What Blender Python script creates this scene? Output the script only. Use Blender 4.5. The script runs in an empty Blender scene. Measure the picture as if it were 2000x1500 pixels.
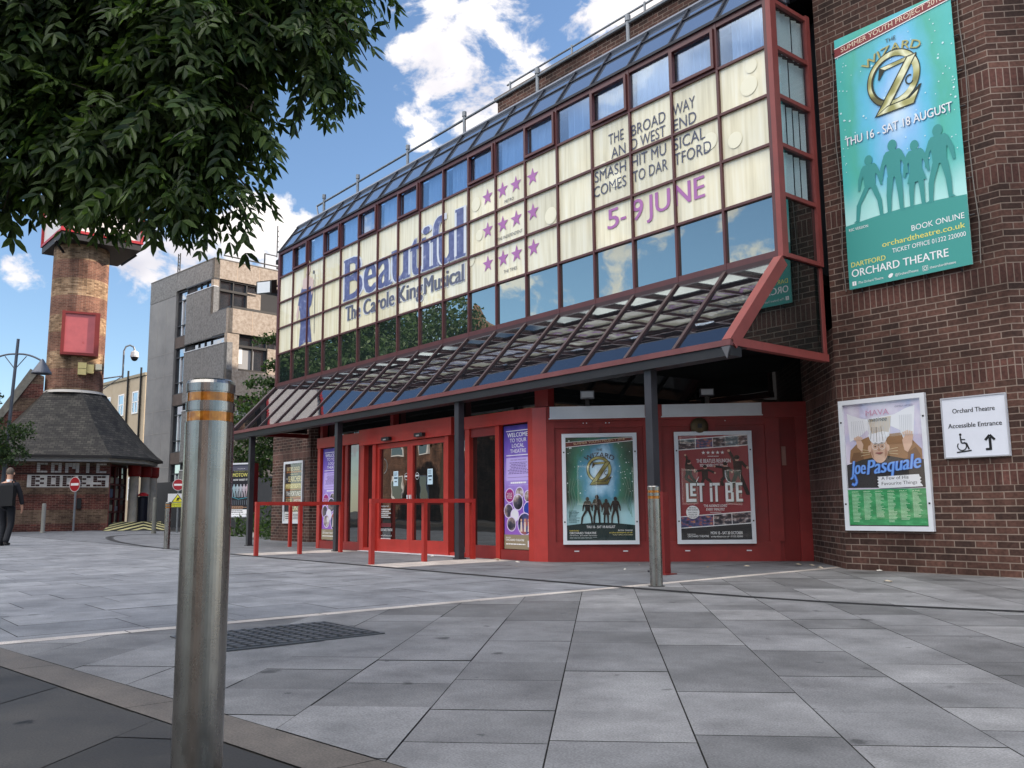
import bpy, math, random
from mathutils import Vector, Matrix
R = random.Random(11)
S = bpy.context.scene
COL = S.collection
rad = math.radians

# ------------------------------------------------------------------ camera, world, sun, exposure
def make_camera():
    yaw, pitch, roll, f = .68757995, .140312182, -.00956646, 1724.354
    fw = Vector((-math.cos(yaw)*math.cos(pitch), math.sin(yaw)*math.cos(pitch), math.sin(pitch)))
    r = fw.cross(Vector((0, 0, 1))).normalized(); u = r.cross(fw)
    c, s = math.cos(roll), math.sin(roll)
    r2 = r*c + u*s; u2 = u*c - r*s
    cd = bpy.data.cameras.new('camera'); co = bpy.data.objects.new('camera', cd); COL.objects.link(co)
    m = Matrix((r2, u2, -fw)).transposed().to_4x4(); m.translation = Vector((0, 0, .77))
    co.matrix_world = m
    cd.sensor_width = 36; cd.lens = f/2000*36; cd.clip_start = .05; cd.clip_end = 2000
    S.camera = co
    return r2, u2, fw
CR, CU, CF = make_camera()
SUN_EL, SUN_AZ = rad(27), math.atan2(.407, .914)
sd = Vector((math.sin(SUN_AZ)*math.cos(SUN_EL), math.cos(SUN_AZ)*math.cos(SUN_EL), math.sin(SUN_EL)))
sl = bpy.data.lights.new('sun', 'SUN'); so = bpy.data.objects.new('sun', sl); COL.objects.link(so)
sl.energy = 4.0; sl.angle = rad(.5); sl.color = (1, .86, .7)
so.rotation_euler = sd.to_track_quat('Z', 'Y').to_euler()
S.view_settings.view_transform = 'Standard'; S.view_settings.look = 'None'
S.view_settings.exposure = 1.2; S.view_settings.gamma = 1

def make_world():
    w = bpy.data.worlds.new('World'); S.world = w; w.use_nodes = True
    nt = w.node_tree; nt.nodes.clear(); N = nt.nodes.new; L = nt.links.new
    out = N('ShaderNodeOutputWorld'); bg = N('ShaderNodeBackground'); bg.inputs[1].default_value = .088
    sky = N('ShaderNodeTexSky'); sky.sky_type = 'NISHITA'; sky.sun_disc = False
    sky.sun_elevation = SUN_EL; sky.sun_rotation = SUN_AZ
    sky.air_density = 1.0; sky.dust_density = .3; sky.ozone_density = 3.2
    tc = N('ShaderNodeTexCoord')
    def math_(op, a, b=None):
        m = N('ShaderNodeMath'); m.operation = op
        for i, x in enumerate((a, b)):
            if x is None: continue
            if isinstance(x, (int, float)): m.inputs[i].default_value = x
            else: L(x, m.inputs[i])
        return m.outputs[0]
    mp = N('ShaderNodeMapping'); mp.inputs['Scale'].default_value = (1, 1, 1.5); L(tc.outputs['Generated'], mp.inputs[0])
    n1 = N('ShaderNodeTexNoise'); n1.inputs['Scale'].default_value = 12.5; n1.inputs['Detail'].default_value = 9
    n1.inputs['Roughness'].default_value = .6; n1.inputs['Distortion'].default_value = .25; L(mp.outputs[0], n1.inputs['Vector'])
    n2 = N('ShaderNodeTexNoise'); n2.inputs['Scale'].default_value = 4.0; n2.inputs['Detail'].default_value = 5
    L(mp.outputs[0], n2.inputs['Vector'])
    mask = None
    # cloud banks: direction (right, up, forward of the view), angular size, weight
    banks = [(-.27, .155, 1, .075, 1.0), (-.33, .13, 1, .08, .9), (-.40, .13, 1, .08, .7), (-.553, .130, 1, .032, .72), (-.525, .118, 1, .028, .68),
             (-.045, .355, 1, .12, .90), (.005, .395, 1, .08, .86), (-.122, .375, 1, .034, 1.0), (-.09, .275, 1, .04, .80),
             (.06, .44, 1, .07, .84), (.14, .455, 1, .07, .80)]
    for a, b, c, r, wt in banks:
        d = (CR*a + CU*b + CF*c).normalized()
        dp = N('ShaderNodeVectorMath'); dp.operation = 'DOT_PRODUCT'; dp.inputs[1].default_value = d
        nv = N('ShaderNodeVectorMath'); nv.operation = 'NORMALIZE'; L(tc.outputs['Generated'], nv.inputs[0]); L(nv.outputs[0], dp.inputs[0])
        mr = N('ShaderNodeMapRange'); mr.interpolation_type = 'SMOOTHSTEP'
        mr.inputs[1].default_value = math.cos(r*1.15); mr.inputs[2].default_value = math.cos(r*.25)
        mr.inputs[3].default_value = 0; mr.inputs[4].default_value = wt; L(dp.outputs['Value'], mr.inputs[0])
        mask = mr.outputs[0] if mask is None else math_('MAXIMUM', mask, mr.outputs[0])
    # broken cloud over the half of the sky behind and to the left of the viewer
    sx = N('ShaderNodeSeparateXYZ'); L(tc.outputs['Generated'], sx.inputs[0])
    mb = N('ShaderNodeMapRange'); mb.interpolation_type = 'SMOOTHSTEP'
    mb.inputs[1].default_value = .0; mb.inputs[2].default_value = -.35; mb.inputs[3].default_value = 0; mb.inputs[4].default_value = .62
    L(sx.outputs[1], mb.inputs[0])
    mask = math_('MAXIMUM', mask, mb.outputs[0])
    dens = math_('ADD', math_('MULTIPLY', n1.outputs[0], .95), math_('MULTIPLY', mask, .42))
    fac = N('ShaderNodeMapRange'); fac.interpolation_type = 'SMOOTHSTEP'
    fac.inputs[1].default_value = .745; fac.inputs[2].default_value = .86; L(dens, fac.inputs[0])
    up = N('ShaderNodeMapRange'); up.inputs[1].default_value = .0; up.inputs[2].default_value = .06; L(sx.outputs[2], up.inputs[0])
    facu = math_('MULTIPLY', fac.outputs[0], up.outputs[0])
    cr = N('ShaderNodeValToRGB'); e = cr.color_ramp.elements
    e[0].position = .36; e[0].color = (3.6, 3.6, 4.1, 1); e[1].position = .60; e[1].color = (7.4, 7.0, 6.6, 1)
    L(n2.outputs[0], cr.inputs[0])
    mx = N('ShaderNodeMix'); mx.data_type = 'RGBA'
    L(facu, mx.inputs[0]); L(sky.outputs[0], mx.inputs[6]); L(cr.outputs[0], mx.inputs[7])
    # out-of-view bright cloud added high behind the viewer as fill for the square
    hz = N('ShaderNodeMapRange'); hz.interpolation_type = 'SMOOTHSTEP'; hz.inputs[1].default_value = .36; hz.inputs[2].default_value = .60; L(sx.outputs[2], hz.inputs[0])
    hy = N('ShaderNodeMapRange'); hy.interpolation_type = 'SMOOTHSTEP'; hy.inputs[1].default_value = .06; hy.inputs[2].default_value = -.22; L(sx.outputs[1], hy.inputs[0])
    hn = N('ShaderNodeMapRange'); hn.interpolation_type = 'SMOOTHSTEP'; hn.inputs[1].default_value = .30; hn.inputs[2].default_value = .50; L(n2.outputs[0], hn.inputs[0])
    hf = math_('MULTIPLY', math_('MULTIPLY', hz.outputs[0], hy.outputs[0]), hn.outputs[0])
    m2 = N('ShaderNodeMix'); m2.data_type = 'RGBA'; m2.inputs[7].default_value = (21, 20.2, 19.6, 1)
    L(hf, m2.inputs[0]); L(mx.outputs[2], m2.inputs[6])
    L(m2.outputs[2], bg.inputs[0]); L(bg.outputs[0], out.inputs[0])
make_world()

# ------------------------------------------------------------------ materials
def lin(c):
    c = c/255
    return c/12.92 if c <= .04045 else ((c+.055)/1.055)**2.4
MATS = {}
def base_mat(name):
    m = bpy.data.materials.new(name); m.use_nodes = True
    nt = m.node_tree; nt.nodes.clear()
    o = nt.nodes.new('ShaderNodeOutputMaterial')
    return m, nt, nt.nodes.new, nt.links.new, o
def flat(r, g, b, rough=.55, spec=.4, metal=0, var=.0):
    """plain paint or print colour given in sRGB 0-255, with faint grime when var > 0"""
    k = (r, g, b, rough, spec, metal, var)
    if k in MATS: return MATS[k]
    m, nt, N, L, o = base_mat('paint_%d_%d_%d' % (r, g, b))
    p = N('ShaderNodeBsdfPrincipled'); c = (lin(r), lin(g), lin(b), 1)
    p.inputs['Base Color'].default_value = c; p.inputs['Roughness'].default_value = rough
    p.inputs['Specular IOR Level'].default_value = spec; p.inputs['Metallic'].default_value = metal
    if var:
        tc = N('ShaderNodeTexCoord'); n = N('ShaderNodeTexNoise'); n.inputs['Scale'].default_value = 3.2; n.inputs['Detail'].default_value = 7; n.inputs['Roughness'].default_value = .65
        L(tc.outputs['Object'], n.inputs['Vector'])
        mr = N('ShaderNodeMapRange'); mr.inputs[1].default_value = .3; mr.inputs[2].default_value = .7; mr.inputs[3].default_value = 1-var; mr.inputs[4].default_value = 1+var*.6
        L(n.outputs[0], mr.inputs[0])
        mx = N('ShaderNodeMix'); mx.data_type = 'RGBA'; mx.blend_type = 'MULTIPLY'; mx.inputs[0].default_value = 1
        mx.inputs[6].default_value = c; L(mr.outputs[0], mx.inputs[7]); L(mx.outputs[2], p.inputs['Base Color'])
        if var >= .15:
            sm = N('ShaderNodeMapping'); sm.inputs['Scale'].default_value = (5, 5, .9); L(tc.outputs['Object'], sm.inputs[0])
            sn = N('ShaderNodeTexNoise'); sn.inputs['Scale'].default_value = 3.0; sn.inputs['Detail'].default_value = 9; sn.inputs['Roughness'].default_value = .72; L(sm.outputs[0], sn.inputs['Vector'])
            sr = N('ShaderNodeMapRange'); sr.inputs[1].default_value = .56; sr.inputs[2].default_value = .74; sr.inputs[3].default_value = 0; sr.inputs[4].default_value = .55; L(sn.outputs[0], sr.inputs[0])
            gx = N('ShaderNodeMix'); gx.data_type = 'RGBA'; L(sr.outputs[0], gx.inputs[0]); L(mx.outputs[2], gx.inputs[6]); gx.inputs[7].default_value = (c[0]*.45+.02, c[1]*.45+.018, c[2]*.45+.016, 1); L(gx.outputs[2], p.inputs['Base Color'])
        r2 = N('ShaderNodeMapRange'); r2.inputs[3].default_value = rough-.12; r2.inputs[4].default_value = min(1, rough+.15); L(n.outputs[0], r2.inputs[0]); L(r2.outputs[0], p.inputs['Roughness'])
    L(p.outputs[0], o.inputs[0]); MATS[k] = m
    return m

def ramp(N, pts):
    r = N('ShaderNodeValToRGB'); els = r.color_ramp.elements
    while len(els) > 1: els.remove(els[-1])
    for i, (p, c) in enumerate(pts):
        e = els[0] if i == 0 else els.new(p)
        e.position = p; e.color = (c[0], c[1], c[2], 1)
    return r

def brick_mat(name, cols, mortar, bands=(), soldier=True, bw=.225, bh=.075, stripes=None):
    m, nt, N, L, o = base_mat(name)
    p = N('ShaderNodeBsdfPrincipled'); uv = N('ShaderNodeUVMap'); sx = N('ShaderNodeSeparateXYZ'); L(uv.outputs[0], sx.inputs[0])
    def br(vec, w, h, off):
        b = N('ShaderNodeTexBrick'); b.inputs['Scale'].default_value = 1; b.inputs['Brick Width'].default_value = w; b.inputs['Row Height'].default_value = h
        b.inputs['Mortar Size'].default_value = .0062; b.inputs['Mortar Smooth'].default_value = .15; b.inputs['Bias'].default_value = 0; b.offset = off
        b.inputs['Color1'].default_value = (0, 0, 0, 1); b.inputs['Color2'].default_value = (1, 1, 1, 1); b.inputs['Mortar'].default_value = (.5, .5, .5, 1)
        L(vec, b.inputs['Vector']); return b
    b1 = br(uv.outputs[0], bw, bh, .5); rnd, fac = b1.outputs['Color'], b1.outputs['Fac']
    if bands:
        b2 = br(uv.outputs[0], .075, .225, 0)
        msk = None
        for z in bands:
            c = N('ShaderNodeMath'); c.operation = 'COMPARE'; c.inputs[1].default_value = z+.1125; c.inputs[2].default_value = .1125; L(sx.outputs[1], c.inputs[0])
            if msk is None: msk = c.outputs[0]
            else:
                a = N('ShaderNodeMath'); a.operation = 'MAXIMUM'; L(msk, a.inputs[0]); L(c.outputs[0], a.inputs[1]); msk = a.outputs[0]
        x = N('ShaderNodeMix'); x.data_type = 'RGBA'; L(msk, x.inputs[0]); L(rnd, x.inputs[6]); L(b2.outputs['Color'], x.inputs[7])
        y = N('ShaderNodeMix'); y.data_type = 'FLOAT'; L(msk, y.inputs[0]); L(fac, y.inputs[2]); L(b2.outputs['Fac'], y.inputs[3])
        rnd, fac = x.outputs[2], y.outputs[0]
    nz = N('ShaderNodeTexNoise'); nz.inputs['Scale'].default_value = 26; nz.inputs['Detail'].default_value = 5
    L(uv.outputs[0], nz.inputs['Vector'])
    nb = N('ShaderNodeTexNoise'); nb.inputs['Scale'].default_value = .9; nb.inputs['Detail'].default_value = 6; L(uv.outputs[0], nb.inputs['Vector'])
    rm = ramp(N, [(i/(len(cols)-1), c) for i, c in enumerate(cols)]); L(rnd, rm.inputs[0])
    col = rm.outputs[0]
    if bands:
        sm = N('ShaderNodeMix'); sm.data_type = 'RGBA'; L(msk, sm.inputs[0]); L(col, sm.inputs[6])
        rs = ramp(N, [(0, (.080, .036, .029)), (1, (.122, .053, .042))]); L(rnd, rs.inputs[0]); L(rs.outputs[0], sm.inputs[7]); col = sm.outputs[2]
    if stripes:
        c2 = ramp(N, [(i/(len(stripes[1])-1), c) for i, c in enumerate(stripes[1])]); L(rnd, c2.inputs[0])
        w = N('ShaderNodeMath'); w.operation = 'PINGPONG'; w.inputs[1].default_value = stripes[0]; L(sx.outputs[1], w.inputs[0])
        g = N('ShaderNodeMath'); g.operation = 'GREATER_THAN'; g.inputs[1].default_value = stripes[0]*.52; L(w.outputs[0], g.inputs[0])
        q = N('ShaderNodeMix'); q.data_type = 'RGBA'; L(g.outputs[0], q.inputs[0]); L(col, q.inputs[6]); L(c2.outputs[0], q.inputs[7]); col = q.outputs[2]
    ml = N('ShaderNodeMix'); ml.data_type = 'RGBA'; ml.blend_type = 'MULTIPLY'; ml.inputs[0].default_value = 1
    mr = N('ShaderNodeMapRange'); mr.inputs[1].default_value = .25; mr.inputs[2].default_value = .75; mr.inputs[3].default_value = .62; mr.inputs[4].default_value = 1.35; L(nz.outputs[0], mr.inputs[0])
    mr2 = N('ShaderNodeMapRange'); mr2.inputs[1].default_value = .32; mr2.inputs[2].default_value = .68; mr2.inputs[3].default_value = .52; mr2.inputs[4].default_value = 1.32; L(nb.outputs[0], mr2.inputs[0])
    ms_ = N('ShaderNodeMapping'); ms_.inputs['Scale'].default_value = (2.6, .22, 1); L(uv.outputs[0], ms_.inputs[0])
    ns_ = N('ShaderNodeTexNoise'); ns_.inputs['Scale'].default_value = 1.0; ns_.inputs['Detail'].default_value = 7; ns_.inputs['Roughness'].default_value = .6; L(ms_.outputs[0], ns_.inputs['Vector'])
    m3 = N('ShaderNodeMapRange'); m3.inputs[1].default_value = .34; m3.inputs[2].default_value = .62; m3.inputs[3].default_value = .66; m3.inputs[4].default_value = 1.12; L(ns_.outputs[0], m3.inputs[0])
    mk = N('ShaderNodeMath'); mk.operation = 'MULTIPLY'; L(mr2.outputs[0], mk.inputs[0]); L(m3.outputs[0], mk.inputs[1]); mr2 = mk
    mm = N('ShaderNodeMath'); mm.operation = 'MULTIPLY'; L(mr.outputs[0], mm.inputs[0]); L(mr2.outputs[0], mm.inputs[1])
    L(col, ml.inputs[6]); L(mm.outputs[0], ml.inputs[7])
    mo = N('ShaderNodeMix'); mo.data_type = 'RGBA'; L(fac, mo.inputs[0]); L(ml.outputs[2], mo.inputs[6])
    mc = N('ShaderNodeMix'); mc.data_type = 'RGBA'; mc.blend_type = 'MULTIPLY'; mc.inputs[0].default_value = 1; mc.inputs[6].default_value = (*mortar, 1); L(mr2.outputs[0], mc.inputs[7])
    L(mc.outputs[2], mo.inputs[7]); L(mo.outputs[2], p.inputs['Base Color'])
    p.inputs['Roughness'].default_value = .85; p.inputs['Specular IOR Level'].default_value = .25
    bp = N('ShaderNodeBump'); bp.inputs['Strength'].default_value = .7; bp.inputs['Distance'].default_value = .006
    h = N('ShaderNodeMath'); h.operation = 'MULTIPLY_ADD'; h.inputs[1].default_value = .35; L(nz.outputs[0], h.inputs[0])
    iv = N('ShaderNodeMath'); iv.operation = 'SUBTRACT'; iv.inputs[0].default_value = 1; L(fac, iv.inputs[1]); L(iv.outputs[0], h.inputs[2])
    L(h.outputs[0], bp.inputs['Height']); L(bp.outputs[0], p.inputs['Normal'])
    L(p.outputs[0], o.inputs[0]); return m

def noise_mat(name, cols, scale=5, detail=8, rough=.85, bump=.3, bscale=None, spec=.3, coord='Object', bdist=.01):
    m, nt, N, L, o = base_mat(name)
    p = N('ShaderNodeBsdfPrincipled'); tc = N('ShaderNodeTexCoord')
    n = N('ShaderNodeTexNoise'); n.inputs['Scale'].default_value = scale; n.inputs['Detail'].default_value = detail; n.inputs['Roughness'].default_value = .65
    L(tc.outputs[coord], n.inputs['Vector'])
    r = ramp(N, [(.3+.4*i/max(1, len(cols)-1), c) for i, c in enumerate(cols)]); L(n.outputs[0], r.inputs[0]); L(r.outputs[0], p.inputs['Base Color'])
    p.inputs['Roughness'].default_value = rough; p.inputs['Specular IOR Level'].default_value = spec
    if bump:
        b = N('ShaderNodeBump'); b.inputs['Strength'].default_value = bump; b.inputs['Distance'].default_value = bdist
        n2 = N('ShaderNodeTexNoise'); n2.inputs['Scale'].default_value = bscale or scale*6; n2.inputs['Detail'].default_value = 4; L(tc.outputs[coord], n2.inputs['Vector'])
        L(n2.outputs[0], b.inputs['Height']); L(b.outputs[0], p.inputs['Normal'])
    L(p.outputs[0], o.inputs[0]); return m

def glass_mat(name, base, f0, f1, tint=(.9, .95, 1), transp=0, wave=.0, rough=.0):
    """tinted reflective glazing: body colour (or see-through) under a mirror coat that strengthens at a slant"""
    m, nt, N, L, o = base_mat(name)
    d = N('ShaderNodeBsdfDiffuse'); d.inputs[0].default_value = (*base, 1)
    g = N('ShaderNodeBsdfGlossy'); g.inputs['Color'].default_value = (*tint, 1); g.inputs['Roughness'].default_value = rough
    body = d.outputs[0]
    if transp:
        t = N('ShaderNodeBsdfTransparent'); t.inputs[0].default_value = (*tint, 1); x = N('ShaderNodeMixShader'); x.inputs[0].default_value = transp
        L(d.outputs[0], x.inputs[1]); L(t.outputs[0], x.inputs[2]); body = x.outputs[0]
    lw = N('ShaderNodeLayerWeight'); lw.inputs[0].default_value = .35
    mr = N('ShaderNodeMapRange'); mr.inputs[3].default_value = f0; mr.inputs[4].default_value = f1; L(lw.outputs['Facing'], mr.inputs[0])
    if wave:
        tc = N('ShaderNodeTexCoord'); n = N('ShaderNodeTexNoise'); n.inputs['Scale'].default_value = 1.3; n.inputs['Detail'].default_value = 1.5; L(tc.outputs['Object'], n.inputs['Vector'])
        b = N('ShaderNodeBump'); b.inputs['Strength'].default_value = wave; b.inputs['Distance'].default_value = .02; L(n.outputs[0], b.inputs['Height']); L(b.outputs[0], g.inputs['Normal'])
    mx = N('ShaderNodeMixShader'); L(mr.outputs[0], mx.inputs[0]); L(body, mx.inputs[1]); L(g.outputs[0], mx.inputs[2]); L(mx.outputs[0], o.inputs[0])
    return m

def leaf_mat(name, dark, light, trans=.35, spec=.35):
    m, nt, N, L, o = base_mat(name)
    gm = N('ShaderNodeNewGeometry'); r = ramp(N, [(0, dark), (1, light)]); L(gm.outputs['Random Per Island'], r.inputs[0])
    p = N('ShaderNodeBsdfPrincipled'); L(r.outputs[0], p.inputs['Base Color']); p.inputs['Roughness'].default_value = .45; p.inputs['Specular IOR Level'].default_value = spec
    t = N('ShaderNodeBsdfTranslucent'); mu = N('ShaderNodeMix'); mu.data_type = 'RGBA'; mu.blend_type = 'MULTIPLY'; mu.inputs[0].default_value = 1
    L(r.outputs[0], mu.inputs[6]); mu.inputs[7].default_value = (1.5, 1.7, .6, 1); L(mu.outputs[2], t.inputs[0])
    x = N('ShaderNodeMixShader'); x.inputs[0].default_value = trans; L(p.outputs[0], x.inputs[1]); L(t.outputs[0], x.inputs[2]); L(x.outputs[0], o.inputs[0])
    return m

def paving_mat(name, cols, spots=.5):
    m, nt, N, L, o = base_mat(name)
    p = N('ShaderNodeBsdfPrincipled'); tc = N('ShaderNodeTexCoord'); at = N('ShaderNodeAttribute'); at.attribute_name = 'tone'
    r = ramp(N, [(i/(len(cols)-1), c) for i, c in enumerate(cols)]); L(at.outputs['Fac'], r.inputs[0])
    n = N('ShaderNodeTexNoise'); n.inputs['Scale'].default_value = 2.1; n.inputs['Detail'].default_value = 10; n.inputs['Roughness'].default_value = .68; L(tc.outputs['Object'], n.inputs['Vector'])
    g = N('ShaderNodeTexNoise'); g.inputs['Scale'].default_value = 130; g.inputs['Detail'].default_value = 3; L(tc.outputs['Object'], g.inputs['Vector'])
    mr = N('ShaderNodeMapRange'); mr.inputs[1].default_value = .3; mr.inputs[2].default_value = .7; mr.inputs[3].default_value = .55; mr.inputs[4].default_value = 1.30; L(n.outputs[0], mr.inputs[0])
    mg = N('ShaderNodeMapRange'); mg.inputs[1].default_value = .3; mg.inputs[2].default_value = .7; mg.inputs[3].default_value = .70; mg.inputs[4].default_value = 1.28; L(g.outputs[0], mg.inputs[0])
    k = N('ShaderNodeMath'); k.operation = 'MULTIPLY'; L(mr.outputs[0], k.inputs[0]); L(mg.outputs[0], k.inputs[1])
    kk = k.outputs[0]
    # old chewing gum and drips: small darker blots with a ragged edge
    for sc, lim, amt in ((1.9, .115, .42), (3.6, .085, .55), (.8, .20, .70)):
        v = N('ShaderNodeTexVoronoi'); v.inputs['Scale'].default_value = sc
        ad = N('ShaderNodeMix'); ad.data_type = 'RGBA'; ad.blend_type = 'ADD'; ad.inputs[0].default_value = .09
        dn = N('ShaderNodeTexNoise'); dn.inputs['Scale'].default_value = 14; dn.inputs['Detail'].default_value = 3; L(tc.outputs['Object'], dn.inputs['Vector'])
        L(tc.outputs['Object'], ad.inputs[6]); L(dn.outputs['Color'], ad.inputs[7]); L(ad.outputs[2], v.inputs['Vector'])
        s = N('ShaderNodeMapRange'); s.interpolation_type = 'SMOOTHSTEP'; s.inputs[1].default_value = lim*.45; s.inputs[2].default_value = lim; s.inputs[3].default_value = 1-(1-amt)*spots*2; s.inputs[4].default_value = 1; L(v.outputs['Distance'], s.inputs[0])
        q = N('ShaderNodeMath'); q.operation = 'MULTIPLY'; L(kk, q.inputs[0]); L(s.outputs[0], q.inputs[1]); kk = q.outputs[0]
    mx = N('ShaderNodeMix'); mx.data_type = 'RGBA'; mx.blend_type = 'MULTIPLY'; mx.inputs[0].default_value = 1; L(r.outputs[0], mx.inputs[6]); L(kk, mx.inputs[7]); L(mx.outputs[2], p.inputs['Base Color'])
    rr = N('ShaderNodeMapRange'); rr.inputs[3].default_value = .5; rr.inputs[4].default_value = .82; L(n.outputs[0], rr.inputs[0]); L(rr.outputs[0], p.inputs['Roughness'])
    p.inputs['Specular IOR Level'].default_value = .4
    b = N('ShaderNodeBump'); b.inputs['Strength'].default_value = .25; b.inputs['Distance'].default_value = .003; L(g.outputs[0], b.inputs['Height']); L(b.outputs[0], p.inputs['Normal'])
    L(p.outputs[0], o.inputs[0]); return m

def steel_mat():
    m, nt, N, L, o = base_mat('brushed_steel')
    p = N('ShaderNodeBsdfPrincipled'); p.inputs['Metallic'].default_value = 1
    tc = N('ShaderNodeTexCoord'); mp = N('ShaderNodeMapping'); mp.inputs['Scale'].default_value = (2, 2, 160); L(tc.outputs['Object'], mp.inputs[0])
    n = N('ShaderNodeTexNoise'); n.inputs['Scale'].default_value = 3; n.inputs['Detail'].default_value = 3; L(mp.outputs[0], n.inputs['Vector'])
    mq = N('ShaderNodeMapping'); mq.inputs['Scale'].default_value = (9, 9, 3.2); L(tc.outputs['Object'], mq.inputs[0])
    n2 = N('ShaderNodeTexNoise'); n2.inputs['Scale'].default_value = 2.2; n2.inputs['Detail'].default_value = 7; n2.inputs['Roughness'].default_value = .62; L(mq.outputs[0], n2.inputs['Vector'])
    r = ramp(N, [(.28, (.19, .183, .172)), (.45, (.27, .262, .25)), (.7, (.33, .32, .305))]); L(n2.outputs[0], r.inputs[0])
    v = N('ShaderNodeTexVoronoi'); v.inputs['Scale'].default_value = 13; L(tc.outputs['Object'], v.inputs['Vector'])
    s = N('ShaderNodeMapRange'); s.inputs[1].default_value = .035; s.inputs[2].default_value = .06; s.inputs[3].default_value = .25; s.inputs[4].default_value = 1; L(v.outputs['Distance'], s.inputs[0])
    mx = N('ShaderNodeMix'); mx.data_type = 'RGBA'; mx.blend_type = 'MULTIPLY'; mx.inputs[0].default_value = 1; L(r.outputs[0], mx.inputs[6]); L(s.outputs[0], mx.inputs[7]); L(mx.outputs[2], p.inputs['Base Color'])
    mr = N('ShaderNodeMapRange'); mr.inputs[1].default_value = .3; mr.inputs[2].default_value = .7; mr.inputs[3].default_value = .24; mr.inputs[4].default_value = .31; L(n2.outputs[0], mr.inputs[0]); L(mr.outputs[0], p.inputs['Roughness'])
    b = N('ShaderNodeBump'); b.inputs['Strength'].default_value = .10; b.inputs['Distance'].default_value = .001; L(n.outputs[0], b.inputs['Height']); L(b.outputs[0], p.inputs['Normal'])
    L(p.outputs[0], o.inputs[0]); return m

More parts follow.
